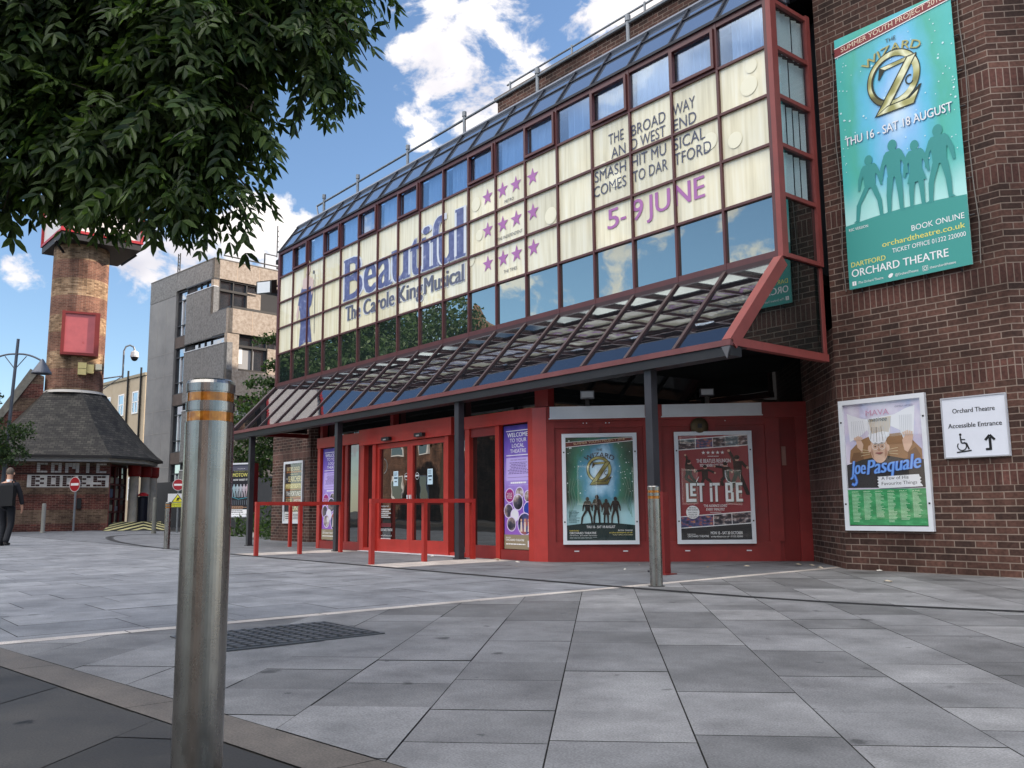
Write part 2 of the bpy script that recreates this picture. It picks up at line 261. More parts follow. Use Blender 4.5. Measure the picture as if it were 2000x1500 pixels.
def art_mat(name, kind):
    """printed artwork grounds (a glow, sky and mist as printed on the poster), laid out on the print's own 0-1 UVs"""
    m, nt, N, L, o = base_mat(name)
    p = N('ShaderNodeBsdfPrincipled'); uv = N('ShaderNodeUVMap'); sx = N('ShaderNodeSeparateXYZ'); L(uv.outputs[0], sx.inputs[0])
    n = N('ShaderNodeTexNoise'); n.inputs['Scale'].default_value = 4; n.inputs['Detail'].default_value = 6; L(uv.outputs[0], n.inputs['Vector'])
    def M(op, a, b=0.0, c=0.0):
        q = N('ShaderNodeMath'); q.operation = op
        for i, x in enumerate((a, b, c)):
            if isinstance(x, (int, float)): q.inputs[i].default_value = x
            else: L(x, q.inputs[i])
        return q.outputs[0]
    if kind in ('oz', 'banner'):
        dx = M('MULTIPLY', M('SUBTRACT', sx.outputs[0], .5), 1.1); dy = M('SUBTRACT', sx.outputs[1], .64)
        rr = M('SQRT', M('ADD', M('MULTIPLY', dx, dx), M('MULTIPLY', dy, dy)))
        t = M('MULTIPLY_ADD', M('SUBTRACT', n.outputs[0], .5), .35, rr)
        if kind == 'oz': pts = [(0, (.75, .9, .98)), (.16, (.42, .68, .86)), (.27, (.06, .28, .42)), (.38, (.03, .19, .12)), (.55, (.012, .07, .05))]
        else: pts = [(0, (.62, .80, .96)), (.16, (.26, .55, .88)), (.28, (.12, .52, .72)), (.42, (.08, .46, .36)), (.62, (.09, .52, .50))]
        r = ramp(N, pts); L(t, r.inputs[0])
        low = N('ShaderNodeMapRange'); low.interpolation_type = 'SMOOTHSTEP'; low.inputs[1].default_value = .42; low.inputs[2].default_value = .24; L(M('MULTIPLY_ADD', M('SUBTRACT', n.outputs[0], .5), .12, sx.outputs[1]), low.inputs[0])
        x = N('ShaderNodeMix'); x.data_type = 'RGBA'; L(low.outputs[0], x.inputs[0]); L(r.outputs[0], x.inputs[6]); x.inputs[7].default_value = (.40, .66, .70, 1) if kind == 'oz' else (.46, .80, .76, 1)
        L(x.outputs[2], p.inputs['Base Color'])
    elif kind == 'purple':
        r = ramp(N, [(0, (.30, .12, .50)), (.35, (.20, .08, .42)), (.55, (.36, .26, .66)), (.8, (.16, .09, .46)), (1, (.05, .035, .28))]); L(M('MULTIPLY_ADD', M('SUBTRACT', n.outputs[0], .5), .4, sx.outputs[1]), r.inputs[0]); L(r.outputs[0], p.inputs['Base Color'])
    elif kind == 'green':
        r = ramp(N, [(.3, (.025, .22, .07)), (.55, (.04, .32, .11)), (.7, (.12, .46, .20))]); L(n.outputs[0], r.inputs[0]); n.inputs['Scale'].default_value = 7; L(r.outputs[0], p.inputs['Base Color'])
    elif kind == 'photo':
        n.inputs['Scale'].default_value = 4.5; n.inputs['Detail'].default_value = 3
        r = ramp(N, [(.35, (.010, .011, .016)), (.5, (.05, .05, .075)), (.6, (.28, .22, .20)), (.7, (.6, .58, .6))]); L(n.outputs[0], r.inputs[0]); L(r.outputs[0], p.inputs['Base Color'])
    elif kind == 'photo_warm':
        n.inputs['Scale'].default_value = 4; n.inputs['Detail'].default_value = 3
        r = ramp(N, [(.35, (.02, .016, .03)), (.5, (.06, .08, .22)), (.6, (.36, .10, .07)), (.7, (.7, .45, .25))]); L(n.outputs[0], r.inputs[0]); L(r.outputs[0], p.inputs['Base Color'])
    elif kind == 'lilac':
        n.inputs['Scale'].default_value = 3
        r = ramp(N, [(.3, (.36, .42, .66)), (.5, (.62, .55, .68)), (.7, (.78, .76, .82))]); L(n.outputs[0], r.inputs[0]); L(r.outputs[0], p.inputs['Base Color'])
    elif kind == 'gold':
        tc = N('ShaderNodeTexCoord'); n.inputs['Scale'].default_value = 3.2; n.inputs['Detail'].default_value = 1; L(tc.outputs['Object'], n.inputs['Vector'])
        r = ramp(N, [(.34, (.12, .11, .03)), (.46, (.42, .40, .14)), (.56, (.86, .86, .58)), (.68, (.34, .33, .11))]); L(n.outputs[0], r.inputs[0]); L(r.outputs[0], p.inputs['Base Color'])
    elif kind == 'vinyl':
        n.inputs['Scale'].default_value = 9
        r = ramp(N, [(.35, (.075, .09, .22)), (.6, (.12, .145, .30)), (.74, (.36, .38, .52))]); L(n.outputs[0], r.inputs[0]); L(r.outputs[0], p.inputs['Base Color'])
    p.inputs['Roughness'].default_value = .38; p.inputs['Specular IOR Level'].default_value = .4
    if kind == 'banner':
        b = N('ShaderNodeBump'); b.inputs['Strength'].default_value = .5; b.inputs['Distance'].default_value = .03; n3 = N('ShaderNodeTexNoise'); n3.inputs['Scale'].default_value = 3.5; n3.inputs['Detail'].default_value = 4; L(uv.outputs[0], n3.inputs['Vector']); L(n3.outputs[0], b.inputs['Height']); L(b.outputs[0], p.inputs['Normal'])
    L(p.outputs[0], o.inputs[0]); return m

M_BRICK = brick_mat('purple_brown_brick', [(.048, .027, .022), (.070, .036, .028), (.096, .047, .036), (.126, .061, .046)], (.25, .19, .155), bands=(0.975, 2.1, 3.15, 4.275, 5.4, 6.525, 7.65, 8.775, 9.3))
M_TOWERBRICK = brick_mat('banded_tower_brick', [(.14, .062, .045), (.20, .09, .062), (.26, .125, .085)], (.27, .20, .15), stripes=(.85, [(.16, .09, .05), (.30, .19, .11), (.42, .28, .17)]))
M_KBRICK = brick_mat('kiosk_brick', [(.07, .022, .018), (.12, .035, .028), (.17, .055, .04)], (.22, .15, .12), stripes=(.62, [(.08, .05, .032), (.14, .09, .06), (.19, .13, .085)]))
M_DARKBRICK = brick_mat('opposite_brick', [(.10, .05, .035), (.16, .08, .05), (.22, .11, .07)], (.25, .2, .17))
M_STEEL = steel_mat()
M_RED = flat(170, 48, 40, .35, .5, var=.18)
M_REDPANEL = flat(130, 38, 36, .45, .45, var=.22)
M_REDDARK = flat(112, 26, 24, .5, .4, var=.2)
M_MULL = flat(84, 42, 42, .4, .5, var=.15)
M_SALMON = flat(134, 66, 62, .5, .4, var=.2)
M_BLACK = flat(26, 26, 29, .45, .5, var=.25)
M_POST = flat(46, 46, 52, .4, .5, var=.3)
M_DARK = flat(16, 16, 18, .7, .2)
M_ALU = flat(214, 217, 222, .35, .5, 0, var=.08)
M_GALV = flat(132, 136, 140, .45, .5, .6, var=.2)
M_WHITE = flat(232, 232, 232, .5)
M_GLASS_DARK = glass_mat('curtain_wall_glass', (.02, .032, .032), .30, .9, (.84, .91, .84), wave=.10)
M_GLASS_TOP = glass_mat('top_window_glass', (.02, .03, .045), .10, .6, (.80, .90, 1), transp=.92, wave=.08)
M_GLASS_END = glass_mat('end_window_glass', (.02, .03, .035), .03, .22, (.9, .96, 1), transp=.95)
def film_mat():
    m = glass_mat('cream_window_film', (.82, .77, .57), .04, .22, (.95, .98, 1), wave=.10); nt = m.node_tree; N, L = nt.nodes.new, nt.links.new
    d = [n for n in nt.nodes if n.type == 'BSDF_DIFFUSE'][0]; tc = N('ShaderNodeTexCoord'); oi = N('ShaderNodeObjectInfo')
    cb = N('ShaderNodeVectorMath'); cb.operation = 'MULTIPLY_ADD'; cb.inputs[1].default_value = (9, 9, .5); L(tc.outputs['Object'], cb.inputs[0])
    sc = N('ShaderNodeVectorMath'); sc.operation = 'SCALE'; sc.inputs[0].default_value = (31, 17, 7); L(oi.outputs['Random'], sc.inputs['Scale']); L(sc.outputs[0], cb.inputs[2])
    n = N('ShaderNodeTexNoise'); n.inputs['Scale'].default_value = 1.6; n.inputs['Detail'].default_value = 5; L(cb.outputs[0], n.inputs['Vector'])
    r = ramp(N, [(.30, (.66, .61, .43)), (.5, (.80, .75, .55)), (.72, (.87, .84, .68))]); L(n.outputs[0], r.inputs[0])  # vertical streaks painted in for film creases and curtain shadows
    k = N('ShaderNodeMapRange'); k.inputs[3].default_value = .90; k.inputs[4].default_value = 1.06; L(oi.outputs['Random'], k.inputs[0])
    mx = N('ShaderNodeMix'); mx.data_type = 'RGBA'; mx.blend_type = 'MULTIPLY'; mx.inputs[0].default_value = 1; L(r.outputs[0], mx.inputs[6]); L(k.outputs[0], mx.inputs[7]); L(mx.outputs[2], d.inputs[0]); return m
M_FILM = film_mat()
M_CANOPY = glass_mat('canopy_glass', (.014, .015, .018), .06, .46, (.84, .87, .92), transp=.5, wave=.10)
M_ROOFGLASS = glass_mat('roof_glass', (.17, .20, .26), .42, .95, (.9, .95, 1), wave=.06)  # pale blue body colour stands in for reflected sky light
M_ENDGLASS = glass_mat('canopy_end_glass', (.010, .013, .012), .07, .6, (.85, .9, .92), wave=.1)
M_ACRYLIC = glass_mat('poster_acrylic', (.5, .5, .5), .018, .16, (1, 1, 1), transp=1.0, wave=.03)
M_DOORGLASS = glass_mat('door_glass', (.008, .009, .009), .06, .5, (.95, .97, .97), wave=.12)
M_WINGLASS = glass_mat('office_window_glass', (.03, .04, .05), .30, .85, (.9, .95, 1), wave=.1)
M_CURTAIN = flat(214, 222, 232, .9, .1)
M_BLIND = flat(222, 224, 214, .8, .2)
M_CONC = noise_mat('shaded_aggregate_concrete', [(.11, .11, .112), (.20, .20, .202), (.28, .277, .275)], 9, 10, .9, .6, 60)  # left faces only: shade painted in as cooler, darker concrete
M_CONCP = noise_mat('smooth_concrete', [(.19, .192, .20), (.235, .235, .24), (.27, .27, .27)], .9, 8, .85, .2)
M_BARK = noise_mat('bark', [(.035, .028, .02), (.10, .08, .06)], 14, 6, .9, .8)
M_TILE = None
# ------------------------------------------------------------------ geometry helpers
X, Y, Z = Vector((1, 0, 0)), Vector((0, 1, 0)), Vector((0, 0, 1))
def V(*a): return Vector(a)
ORIGIN = {}
class MB:
    """collects polygons with a material and UVs (metres along the face, height) and links them as one mesh object"""
    def __init__(s): s.v = []; s.f = []; s.m = []; s.uv = []; s.mats = []; s.tone = None; s.smooth = []
    def mi(s, m):
        if m not in s.mats: s.mats.append(m)
        return s.mats.index(m)
    def poly(s, pts, m, uv=None, smooth=False):
        i = len(s.v); s.v.extend(pts); s.f.append(tuple(range(i, i+len(pts)))); s.m.append(s.mi(m)); s.smooth.append(smooth)
        if uv is None:
            n = Vector((0, 0, 0))
            for k in range(len(pts)):
                a, b = pts[k], pts[(k+1) % len(pts)]
                n.x += (a[1]-b[1])*(a[2]+b[2]); n.y += (a[2]-b[2])*(a[0]+b[0]); n.z += (a[0]-b[0])*(a[1]+b[1])
            if n.length: n.normalize()
            if abs(n.z) > .75: uv = [(p[0], p[1]) for p in pts]
            else:
                t = Vector((-n.y, n.x, 0)).normalized(); uv = [(p[0]*t.x+p[1]*t.y, p[2]) for p in pts]
        s.uv.extend(uv)
    def fb(s, o, u, n, u0, u1, z0, z1, d0, d1, m, w=Z):
        """box in a frame: along u, up w, out along n"""
        def P(a, b, c): return o+u*a+w*b+n*c
        q = [P(u0, z0, d1), P(u1, z0, d1), P(u1, z1, d1), P(u0, z1, d1), P(u0, z0, d0), P(u1, z0, d0), P(u1, z1, d0), P(u0, z1, d0)]
        if u.cross(w).dot(n) > 0: F = ((0, 1, 2, 3), (5, 4, 7, 6), (1, 5, 6, 2), (4, 0, 3, 7), (3, 2, 6, 7), (4, 5, 1, 0))
        else: F = ((3, 2, 1, 0), (6, 7, 4, 5), (2, 6, 5, 1), (7, 3, 0, 4), (7, 6, 2, 3), (0, 1, 5, 4))
        for f in F: s.poly([q[i] for i in f], m)
    def box(s, x0, x1, y0, y1, z0, z1, m): s.fb(V(0, 0, 0), X, -Y, x0, x1, z0, z1, -y1, -y0, m)
    def bar(s, a, b, w, h, m, up=Z):
        a, b = Vector(a), Vector(b); d = b-a; L = d.length; d.normalize()
        sd_ = d.cross(up)
        if sd_.length < 1e-4: sd_ = d.cross(X)
        sd_.normalize(); u2 = sd_.cross(d)
        s.fb(a, d, sd_, 0, L, -h/2, h/2, -w/2, w/2, m, u2)
    def prism(s, pts, ex, m):
        """polygon pts extruded by vector ex"""
        ex = Vector(ex); p = [Vector(q) for q in pts]; q = [a+ex for a in p]
        n = Vector((0, 0, 0))
        for k in range(len(p)): n += p[k].cross(p[(k+1) % len(p)])
        if n.dot(ex) > 0: p, q = q, p
        s.poly(p, m); s.poly(q[::-1], m)
        for k in range(len(p)):
            j = (k+1) % len(p); s.poly([p[j], p[k], q[k], q[j]], m)
    def tube(s, path, rs, m, seg=8, caps=True):
        path = [Vector(p) for p in path]
        if isinstance(rs, (int, float)): rs = [rs]*len(path)
        rings = []; up = Vector((.3, .2, 1)).normalized()
        for i, p in enumerate(path):
            d = (path[min(i+1, len(path)-1)]-path[max(i-1, 0)]).normalized()
            a = d.cross(up)
            if a.length < .05: a = d.cross(X)
            a.normalize(); b = a.cross(d)
            rings.append([p+(a*math.cos(t)+b*math.sin(t))*rs[i] for t in [2*math.pi*k/seg for k in range(seg)]])
        for i in range(len(rings)-1):
            for k in range(seg):
                j = (k+1) % seg; s.poly([rings[i][k], rings[i][j], rings[i+1][j], rings[i+1][k]], m, smooth=True)
        if caps: s.poly(rings[0][::-1], m); s.poly(rings[-1], m)
    def lathe(s, c, prof, m, seg=24, a0=0.0, smooth=True):
        """profile [(r, z) or (r, z, material)] turned about the vertical through c"""
        c = Vector(c)
        for i in range(len(prof)-1):
            r0, z0 = prof[i][:2]; r1, z1 = prof[i+1][:2]; mm = prof[i][2] if len(prof[i]) > 2 else m
            for k in range(seg):
                t0, t1 = a0+2*math.pi*k/seg, a0+2*math.pi*(k+1)/seg
                p = [(r0, t0, z0), (r0, t1, z0), (r1, t1, z1), (r1, t0, z1)]
                rm = max(r0, r1)
                if r1 < 1e-5: p = p[:3]
                if r0 < 1e-5: p = [p[0], p[2], p[3]]
                s.poly([c+V(r*math.cos(t), r*math.sin(t), z) for r, t, z in p], mm, [(t*rm, z) for r, t, z in p], smooth)
    def ball(s, c, rx, ry, rz, m, seg=12, rings=8):
        c = Vector(c)
        pr = [(math.sin(math.pi*i/rings), -math.cos(math.pi*i/rings)) for i in range(rings+1)]
        for i in range(rings):
            for k in range(seg):
                t0, t1 = 2*math.pi*k/seg, 2*math.pi*(k+1)/seg
                q = [(pr[i], t0), (pr[i], t1), (pr[i+1], t1), (pr[i+1], t0)]
                if i == 0: q = [q[0], q[2], q[3]]
                if i == rings-1: q = q[:3]
                s.poly([c+V(a*math.cos(t)*rx, a*math.sin(t)*ry, b*rz) for (a, b), t in q], m, smooth=True)
    def build(s, name, parent=None, loc=None, bevel=0):
        o0 = ORIGIN[parent.name] if parent is not None else (Vector(loc) if loc is not None else Vector((0, 0, 0)))
        me = bpy.data.meshes.new(name); me.from_pydata([tuple(Vector(p)-o0) for p in s.v], [], s.f)
        for m in s.mats: me.materials.append(m)
        me.polygons.foreach_set('material_index', s.m); me.polygons.foreach_set('use_smooth', s.smooth)
        uvl = me.uv_layers.new(name='UVMap'); uvl.data.foreach_set('uv', [c for p in s.uv for c in p])
        if s.tone is not None:
            at = me.attributes.new('tone', 'FLOAT', 'FACE'); at.data.foreach_set('value', s.tone)
        me.update()
        o = bpy.data.objects.new(name, me); COL.objects.link(o)
        if parent is not None: o.parent = parent
        else: o.location = o0
        ORIGIN[o.name] = o0
        if bevel:
            b = o.modifiers.new('bevel', 'BEVEL'); b.width = bevel; b.segments = 2; b.limit_method = 'ANGLE'
        return o
def tag(o, label, cat, group=None):
    o['label'] = label; o['category'] = cat
    if group: o['group'] = group
    return o
def thing(name, label, cat, loc, group=None):
    o = bpy.data.objects.new(name, None); COL.objects.link(o); o.location = loc; o.empty_display_size = .1
    ORIGIN[o.name] = Vector(loc); return tag(o, label, cat, group)
def structure(o, kind='structure'): o['kind'] = kind; return o
def copy_thing(o, loc, label, group=None):
    def rec(q, par):
        c = q.copy(); COL.objects.link(c); c.parent = par; ORIGIN[c.name] = Vector(loc)
        for ch in q.children: rec(ch, c)
        return c
    c = rec(o, None); c.location = loc; c['label'] = label
    if group: c['group'] = group
    return c

# ------------------------------------------------------------------ lettering
_TX = {}
def text_geo(txt, bold=0, shear=0, space=1):
    k = (txt, bold, shear, space)
    if k in _TX: return _TX[k]
    cu = bpy.data.curves.new('letters', 'FONT'); cu.body = txt; cu.size = 1; cu.offset = bold; cu.shear = shear; cu.space_character = space
    cu.resolution_u = 3
    ob = bpy.data.objects.new('letters', cu); COL.objects.link(ob)
    dg = bpy.context.evaluated_depsgraph_get(); dg.update()
    me = bpy.data.meshes.new_from_object(ob.evaluated_get(dg))
    vs = [(v.co.x, v.co.y) for v in me.vertices]; fs = [tuple(p.vertices) for p in me.polygons]
    bpy.data.objects.remove(ob); bpy.data.curves.remove(cu); bpy.data.meshes.remove(me)
    _TX[k] = (vs, fs); return vs, fs
CAPH = max(y for x, y in text_geo('H')[0])
class Board:
    """a flat printed face: x across, y up, layers a fraction of a millimetre apart"""
    def __init__(s, mb, o, u, n, step=.00013, w=Z): s.mb = mb; s.o = Vector(o); s.u = u; s.n = n; s.st = step; s.k = 0; s.w = w
    def P(s, x, y, k): return s.o+s.u*x+s.w*y+s.n*(k*s.st)
    def pol(s, pts, m, uv=None):
        s.k += 1; q = [s.P(x, y, s.k) for x, y in pts]
        ar = sum(pts[i][0]*pts[(i+1) % len(pts)][1]-pts[(i+1) % len(pts)][0]*pts[i][1] for i in range(len(pts)))
        if (ar < 0) != (s.u.cross(s.w).dot(s.n) < 0): q = q[::-1]; uv = uv[::-1] if uv else uv
        s.mb.poly(q, m, uv)
    def rect(s, x0, y0, x1, y1, m, art=False): s.pol([(x0, y0), (x1, y0), (x1, y1), (x0, y1)], m, [(0, 0), (1, 0), (1, 1), (0, 1)] if art else None)
    def disc(s, x, y, r, m, ry=None, n=20):
        ry = ry or r; s.pol([(x+r*math.cos(2*math.pi*i/n), y+ry*math.sin(2*math.pi*i/n)) for i in range(n)], m)
    def ring(s, x, y, r0, r1, m, n=40, sy=1, a0=0, a1=360, taper=0):
        s.k += 1
        for i in range(n):
            t0, t1 = rad(a0+(a1-a0)*i/n), rad(a0+(a1-a0)*(i+1)/n)
            ra, rb = r0+taper*math.cos(t0), r0+taper*math.cos(t1)
            q = [(x+ra*math.cos(t0), y+sy*ra*math.sin(t0)), (x+r1*math.cos(t0), y+sy*r1*math.sin(t0)), (x+r1*math.cos(t1), y+sy*r1*math.sin(t1)), (x+rb*math.cos(t1), y+sy*rb*math.sin(t1))]
            q = [s.P(a, b, s.k) for a, b in q]
            s.mb.poly(q if s.u.cross(s.w).dot(s.n) > 0 else q[::-1], m)
    def line(s, pts, w, m):
        for (x0, y0), (x1, y1) in zip(pts, pts[1:]):
            dx, dy = x1-x0, y1-y0; L = math.hypot(dx, dy) or 1; a, b = -dy/L*w/2, dx/L*w/2
            s.pol([(x0-a, y0-b), (x1-a, y1-b), (x1+a, y1+b), (x0+a, y0+b)], m)
    def star(s, x, y, r, m): s.pol([(x+(r if i % 2 == 0 else r*.40)*math.sin(math.pi*i/5), y+(r if i % 2 == 0 else r*.40)*math.cos(math.pi*i/5)) for i in range(10)], m)
    def text(s, t, x, y, h, m, w=None, al='l', bold=0, shear=0, space=1, maxw=None, fn=None):
        """capital height h on baseline y; w fixes the width; al l, c or r about x; fn bends points"""
        if bold:
            for dx in (-.5, .5, 0): s.text(t, x+dx*bold*h*1.5, y, h, m, w, al, 0, shear, space, maxw, fn)
            return
        vs, fs = text_geo(t, 0, shear, space); s.k += 1
        x0, x1 = min(a for a, b in vs), max(a for a, b in vs); sy = h/CAPH; sx = sy
        if w: sx = w/(x1-x0)
        elif maxw and (x1-x0)*sx > maxw: sx = maxw/(x1-x0)
        off = {'l': 0, 'c': -(x1-x0)*sx/2, 'r': -(x1-x0)*sx}[al]
        fl = s.u.cross(s.w).dot(s.n) < 0
        def T(a, b):
            p = (x+off+(a-x0)*sx, y+b*sy)
            return fn(*p) if fn else p
        for f in fs:
            q = [s.P(*T(*vs[i]), s.k) for i in f]; s.mb.poly(q[::-1] if fl else q, m)
    def lines(s, x0, x1, y0, y1, n, m, h=None, rng=R, jag=.35, al='l'):
        """rows of small print too fine to read"""
        dy = (y1-y0)/n; s.k += 1
        for i in range(n):
            L = (x1-x0)*(1-jag*rng.random()); a = x0 if al == 'l' else ((x0+x1)/2-L/2 if al == 'c' else x1-L); yy = y1-dy*(i+.75)
            xx = a
            while xx < a+L:
                w = min((x1-x0)*(.05+.10*rng.random()), a+L-xx); q = [s.P(*p, s.k) for p in ((xx, yy), (xx+w, yy), (xx+w, yy+dy*.5), (xx, yy+dy*.5))]
                s.mb.poly(q if s.u.cross(s.w).dot(s.n) > 0 else q[::-1], m); xx += w+(x1-x0)*.018

# ------------------------------------------------------------------ ground
def clip(pts, hp):
    """keep the part of a convex polygon where a*x+b*y+c >= 0 for every (a, b, c)"""
    for a, b, c in hp:
        out = []
        for i in range(len(pts)):
            p, q = pts[i], pts[(i+1) % len(pts)]; dp, dq = a*p[0]+b*p[1]+c, a*q[0]+b*q[1]+c
            if dp >= 0: out.append(p)
            if (dp >= 0) != (dq >= 0):
                t = dp/(dp-dq); out.append((p[0]+(q[0]-p[0])*t, p[1]+(q[1]-p[1])*t))
        pts = out
        if len(pts) < 3: return None
    return pts
def slabs(name, ang, roww, lens, s0, box, hp, z, mat, gap=.0055, tones=(0, 1)):
    mb = MB(); mb.tone = []
    e = (math.cos(ang), math.sin(ang)); d = (-e[1], e[0])
    cs = [(x*e[0]+y*e[1], x*d[0]+y*d[1]) for x in box[:2] for y in box[2:]]
    k0 = math.floor((min(c[0] for c in cs)-s0)/roww); k1 = math.ceil((max(c[0] for c in cs)-s0)/roww)
    t0, t1 = min(c[1] for c in cs), max(c[1] for c in cs)
    for k in range(k0, k1):
        a = s0+k*roww; t = t0-R.random(); tone = R.random()
        while t < t1:
            L = R.choice(lens); g = gap/2
            q = [(a+g, t+g), (a+roww-g, t+g), (a+roww-g, t+L-g), (a+g, t+L-g)]
            q = [(s*e[0]+w*d[0], s*e[1]+w*d[1]) for s, w in q]; t += L
            q = clip(q, hp)
            if q:
                dz = R.uniform(-.0012, .0012); tx, ty = R.uniform(-.0012, .0012), R.uniform(-.0012, .0012)
                mb.poly([V(x, y, z+dz+tx*(x-q[0][0])+ty*(y-q[0][1])) for x, y in q], mat); mb.tone.append(R.uniform(*tones))
    o = mb.build(name); return structure(o)
M_ASPHALT = noise_mat('asphalt', [(.035, .035, .037), (.055, .055, .057), (.075, .074, .073)], 2.2, 12, .9, .5, 90)
M_JOINT = noise_mat('joint_sand', [(.02, .02, .02), (.05, .047, .043)], 20, 4, .95, .2)
M_PAVE = paving_mat('grey_granite_paving', [(.135, .135, .135), (.175, .175, .176), (.205, .205, .207), (.228, .228, .23), (.268, .266, .264)])
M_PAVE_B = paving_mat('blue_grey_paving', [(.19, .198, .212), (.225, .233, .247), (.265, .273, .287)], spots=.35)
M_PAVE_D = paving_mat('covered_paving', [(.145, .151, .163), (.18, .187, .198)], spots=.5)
M_PAVE_C = paving_mat('shade_dark_old_paving', [(.028, .026, .024), (.040, .038, .035), (.054, .050, .046)], spots=.95)  # corner slabs, colour darkened further for tree shade and edge falloff
M_BAND = paving_mat('pale_stone_band', [(.50, .45, .41), (.58, .53, .48)], spots=.3)
M_KERB = paving_mat('speckled_kerb_stone', [(.12, .105, .09), (.19, .165, .14)], spots=.9)

g = MB(); g.poly([V(-600, -600, -.012), V(600, -600, -.012), V(600, 600, -.012), V(-600, 600, -.012)], M_ASPHALT); structure(g.build('ground'))
g = MB(); g.poly([V(-70, -14, -.006), V(24, -14, -.006), V(24, 14, -.006), V(-70, 14, -.006)], M_JOINT); structure(g.build('paving_bed'))
KA, KB = 1.05+.131*5.97, .131                 # outer kerb line y = KA + KB x ; the kerb stone is .22 deep
slabs('paving', rad(45), .49, (.36, .48, .6, .6, .72, .9, 1.28), -.19, (-6.2, 12, 0, 13), [(1, 0, 6.10), (-KB, 1, -KA)], 0, M_PAVE)
slabs('plaza_paving', 0, .62, (.45, .6, .75, .9), -.2, (-48, -6.2, -2, 8), [(-1, 0, -6.24), (-KB, 1, -KA), (0, -1, 6.36)], 0, M_PAVE_B, gap=.005)
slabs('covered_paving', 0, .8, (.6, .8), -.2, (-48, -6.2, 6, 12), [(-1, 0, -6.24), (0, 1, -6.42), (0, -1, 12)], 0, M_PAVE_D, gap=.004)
slabs('corner_paving', rad(41), .8, (.9, 1.1, 1.3), -.3, (-14, 14, -12, 3), [(KB, -1, KA-.225)], 0, M_PAVE_C, gap=.004)
g = MB(); g.tone = []
for k in range(60):
    x0 = -9+k*1.3; x1 = x0+1.295
    if x0 > 8: break
    def yk(x): return KA+KB*x
    g.poly([V(x0, yk(x0)-.215, .001), V(x1, yk(x1)-.215, .001), V(x1, yk(x1)-.008, .001), V(x0, yk(x0)-.008, .001)], M_KERB); g.tone.append(R.random())
structure(g.build('kerb'))
g = MB(); g.tone = []
y = .35
while y < 10:
    L = R.uniform(.5, .95); g.poly([V(-6.235, y+.004, .0005), V(-6.105, y+.004, .0005), V(-6.105, y+L-.004, .0005), V(-6.235, y+L-.004, .0005)], M_BAND); g.tone.append(R.random()); y += L
structure(g.build('paving_band'))
# pale tactile strips by the rails
for nm, x0, x1, y0, y1 in (('pale_path_strip', -11.2, -10.35, 6.45, 8.5), ('pale_path_strip', -15.9, -14.95, 6.45, 8.5)):
    g = MB(); g.tone = []
    for i in range(4):
        ya, yb = y0+(y1-y0)*i/4, y0+(y1-y0)*(i+1)/4; g.poly([V(x0, ya+.004, .003), V(x1, ya+.004, .003), V(x1, yb-.004, .003), V(x0, yb-.004, .003)], M_BAND); g.tone.append(R.random())
    structure(g.build(nm))
# slotted drainage channel curving across the plaza
def channel():
    ctrl = [(-1.2, 7.6), (-2.7, 6.98), (-4.1, 6.56), (-5.7, 6.43), (-7.8, 6.38), (-11.2, 6.38), (-15.1, 6.36), (-17.9, 6.36), (-20.2, 6.42), (-24.3, 6.85), (-27.7, 7.5), (-30.8, 8.4), (-32.2, 9.4), (-32.0, 10.2), (-30.2, 10.9)]
    pts = []
    for i in range(len(ctrl)-1):
        p0, p1, p2, p3 = ctrl[max(i-1, 0)], ctrl[i], ctrl[i+1], ctrl[min(i+2, len(ctrl)-1)]
        for k in range(12):
            t = k/12
            pts.append(tuple(.5*((2*p1[j])+(-p0[j]+p2[j])*t+(2*p0[j]-5*p1[j]+4*p2[j]-p3[j])*t*t+(-p0[j]+3*p1[j]-3*p2[j]+p3[j])*t**3) for j in (0, 1)))
    mb = MB(); M1, M2 = flat(38, 38, 40, .8, var=.3), flat(66, 66, 68, .8, var=.3)
    for w, z, m in ((.11, .0035, M2), (.055, .0062, M1)):
        L = []; Rr = []
        for i, p in enumerate(pts):
            a, b = pts[max(i-1, 0)], pts[min(i+1, len(pts)-1)]; dx, dy = b[0]-a[0], b[1]-a[1]; q = math.hypot(dx, dy); ww = w*(1+max(0, -p[0]-20)*.12)
            L.append(V(p[0]-dy/q*ww/2, p[1]+dx/q*ww/2, z)); Rr.append(V(p[0]+dy/q*ww/2, p[1]-dx/q*ww/2, z))
        for i in range(len(pts)-1): mb.poly([L[i], L[i+1], Rr[i+1], Rr[i]], m)
    o = mb.build('drain_channel'); structure(o)
channel()

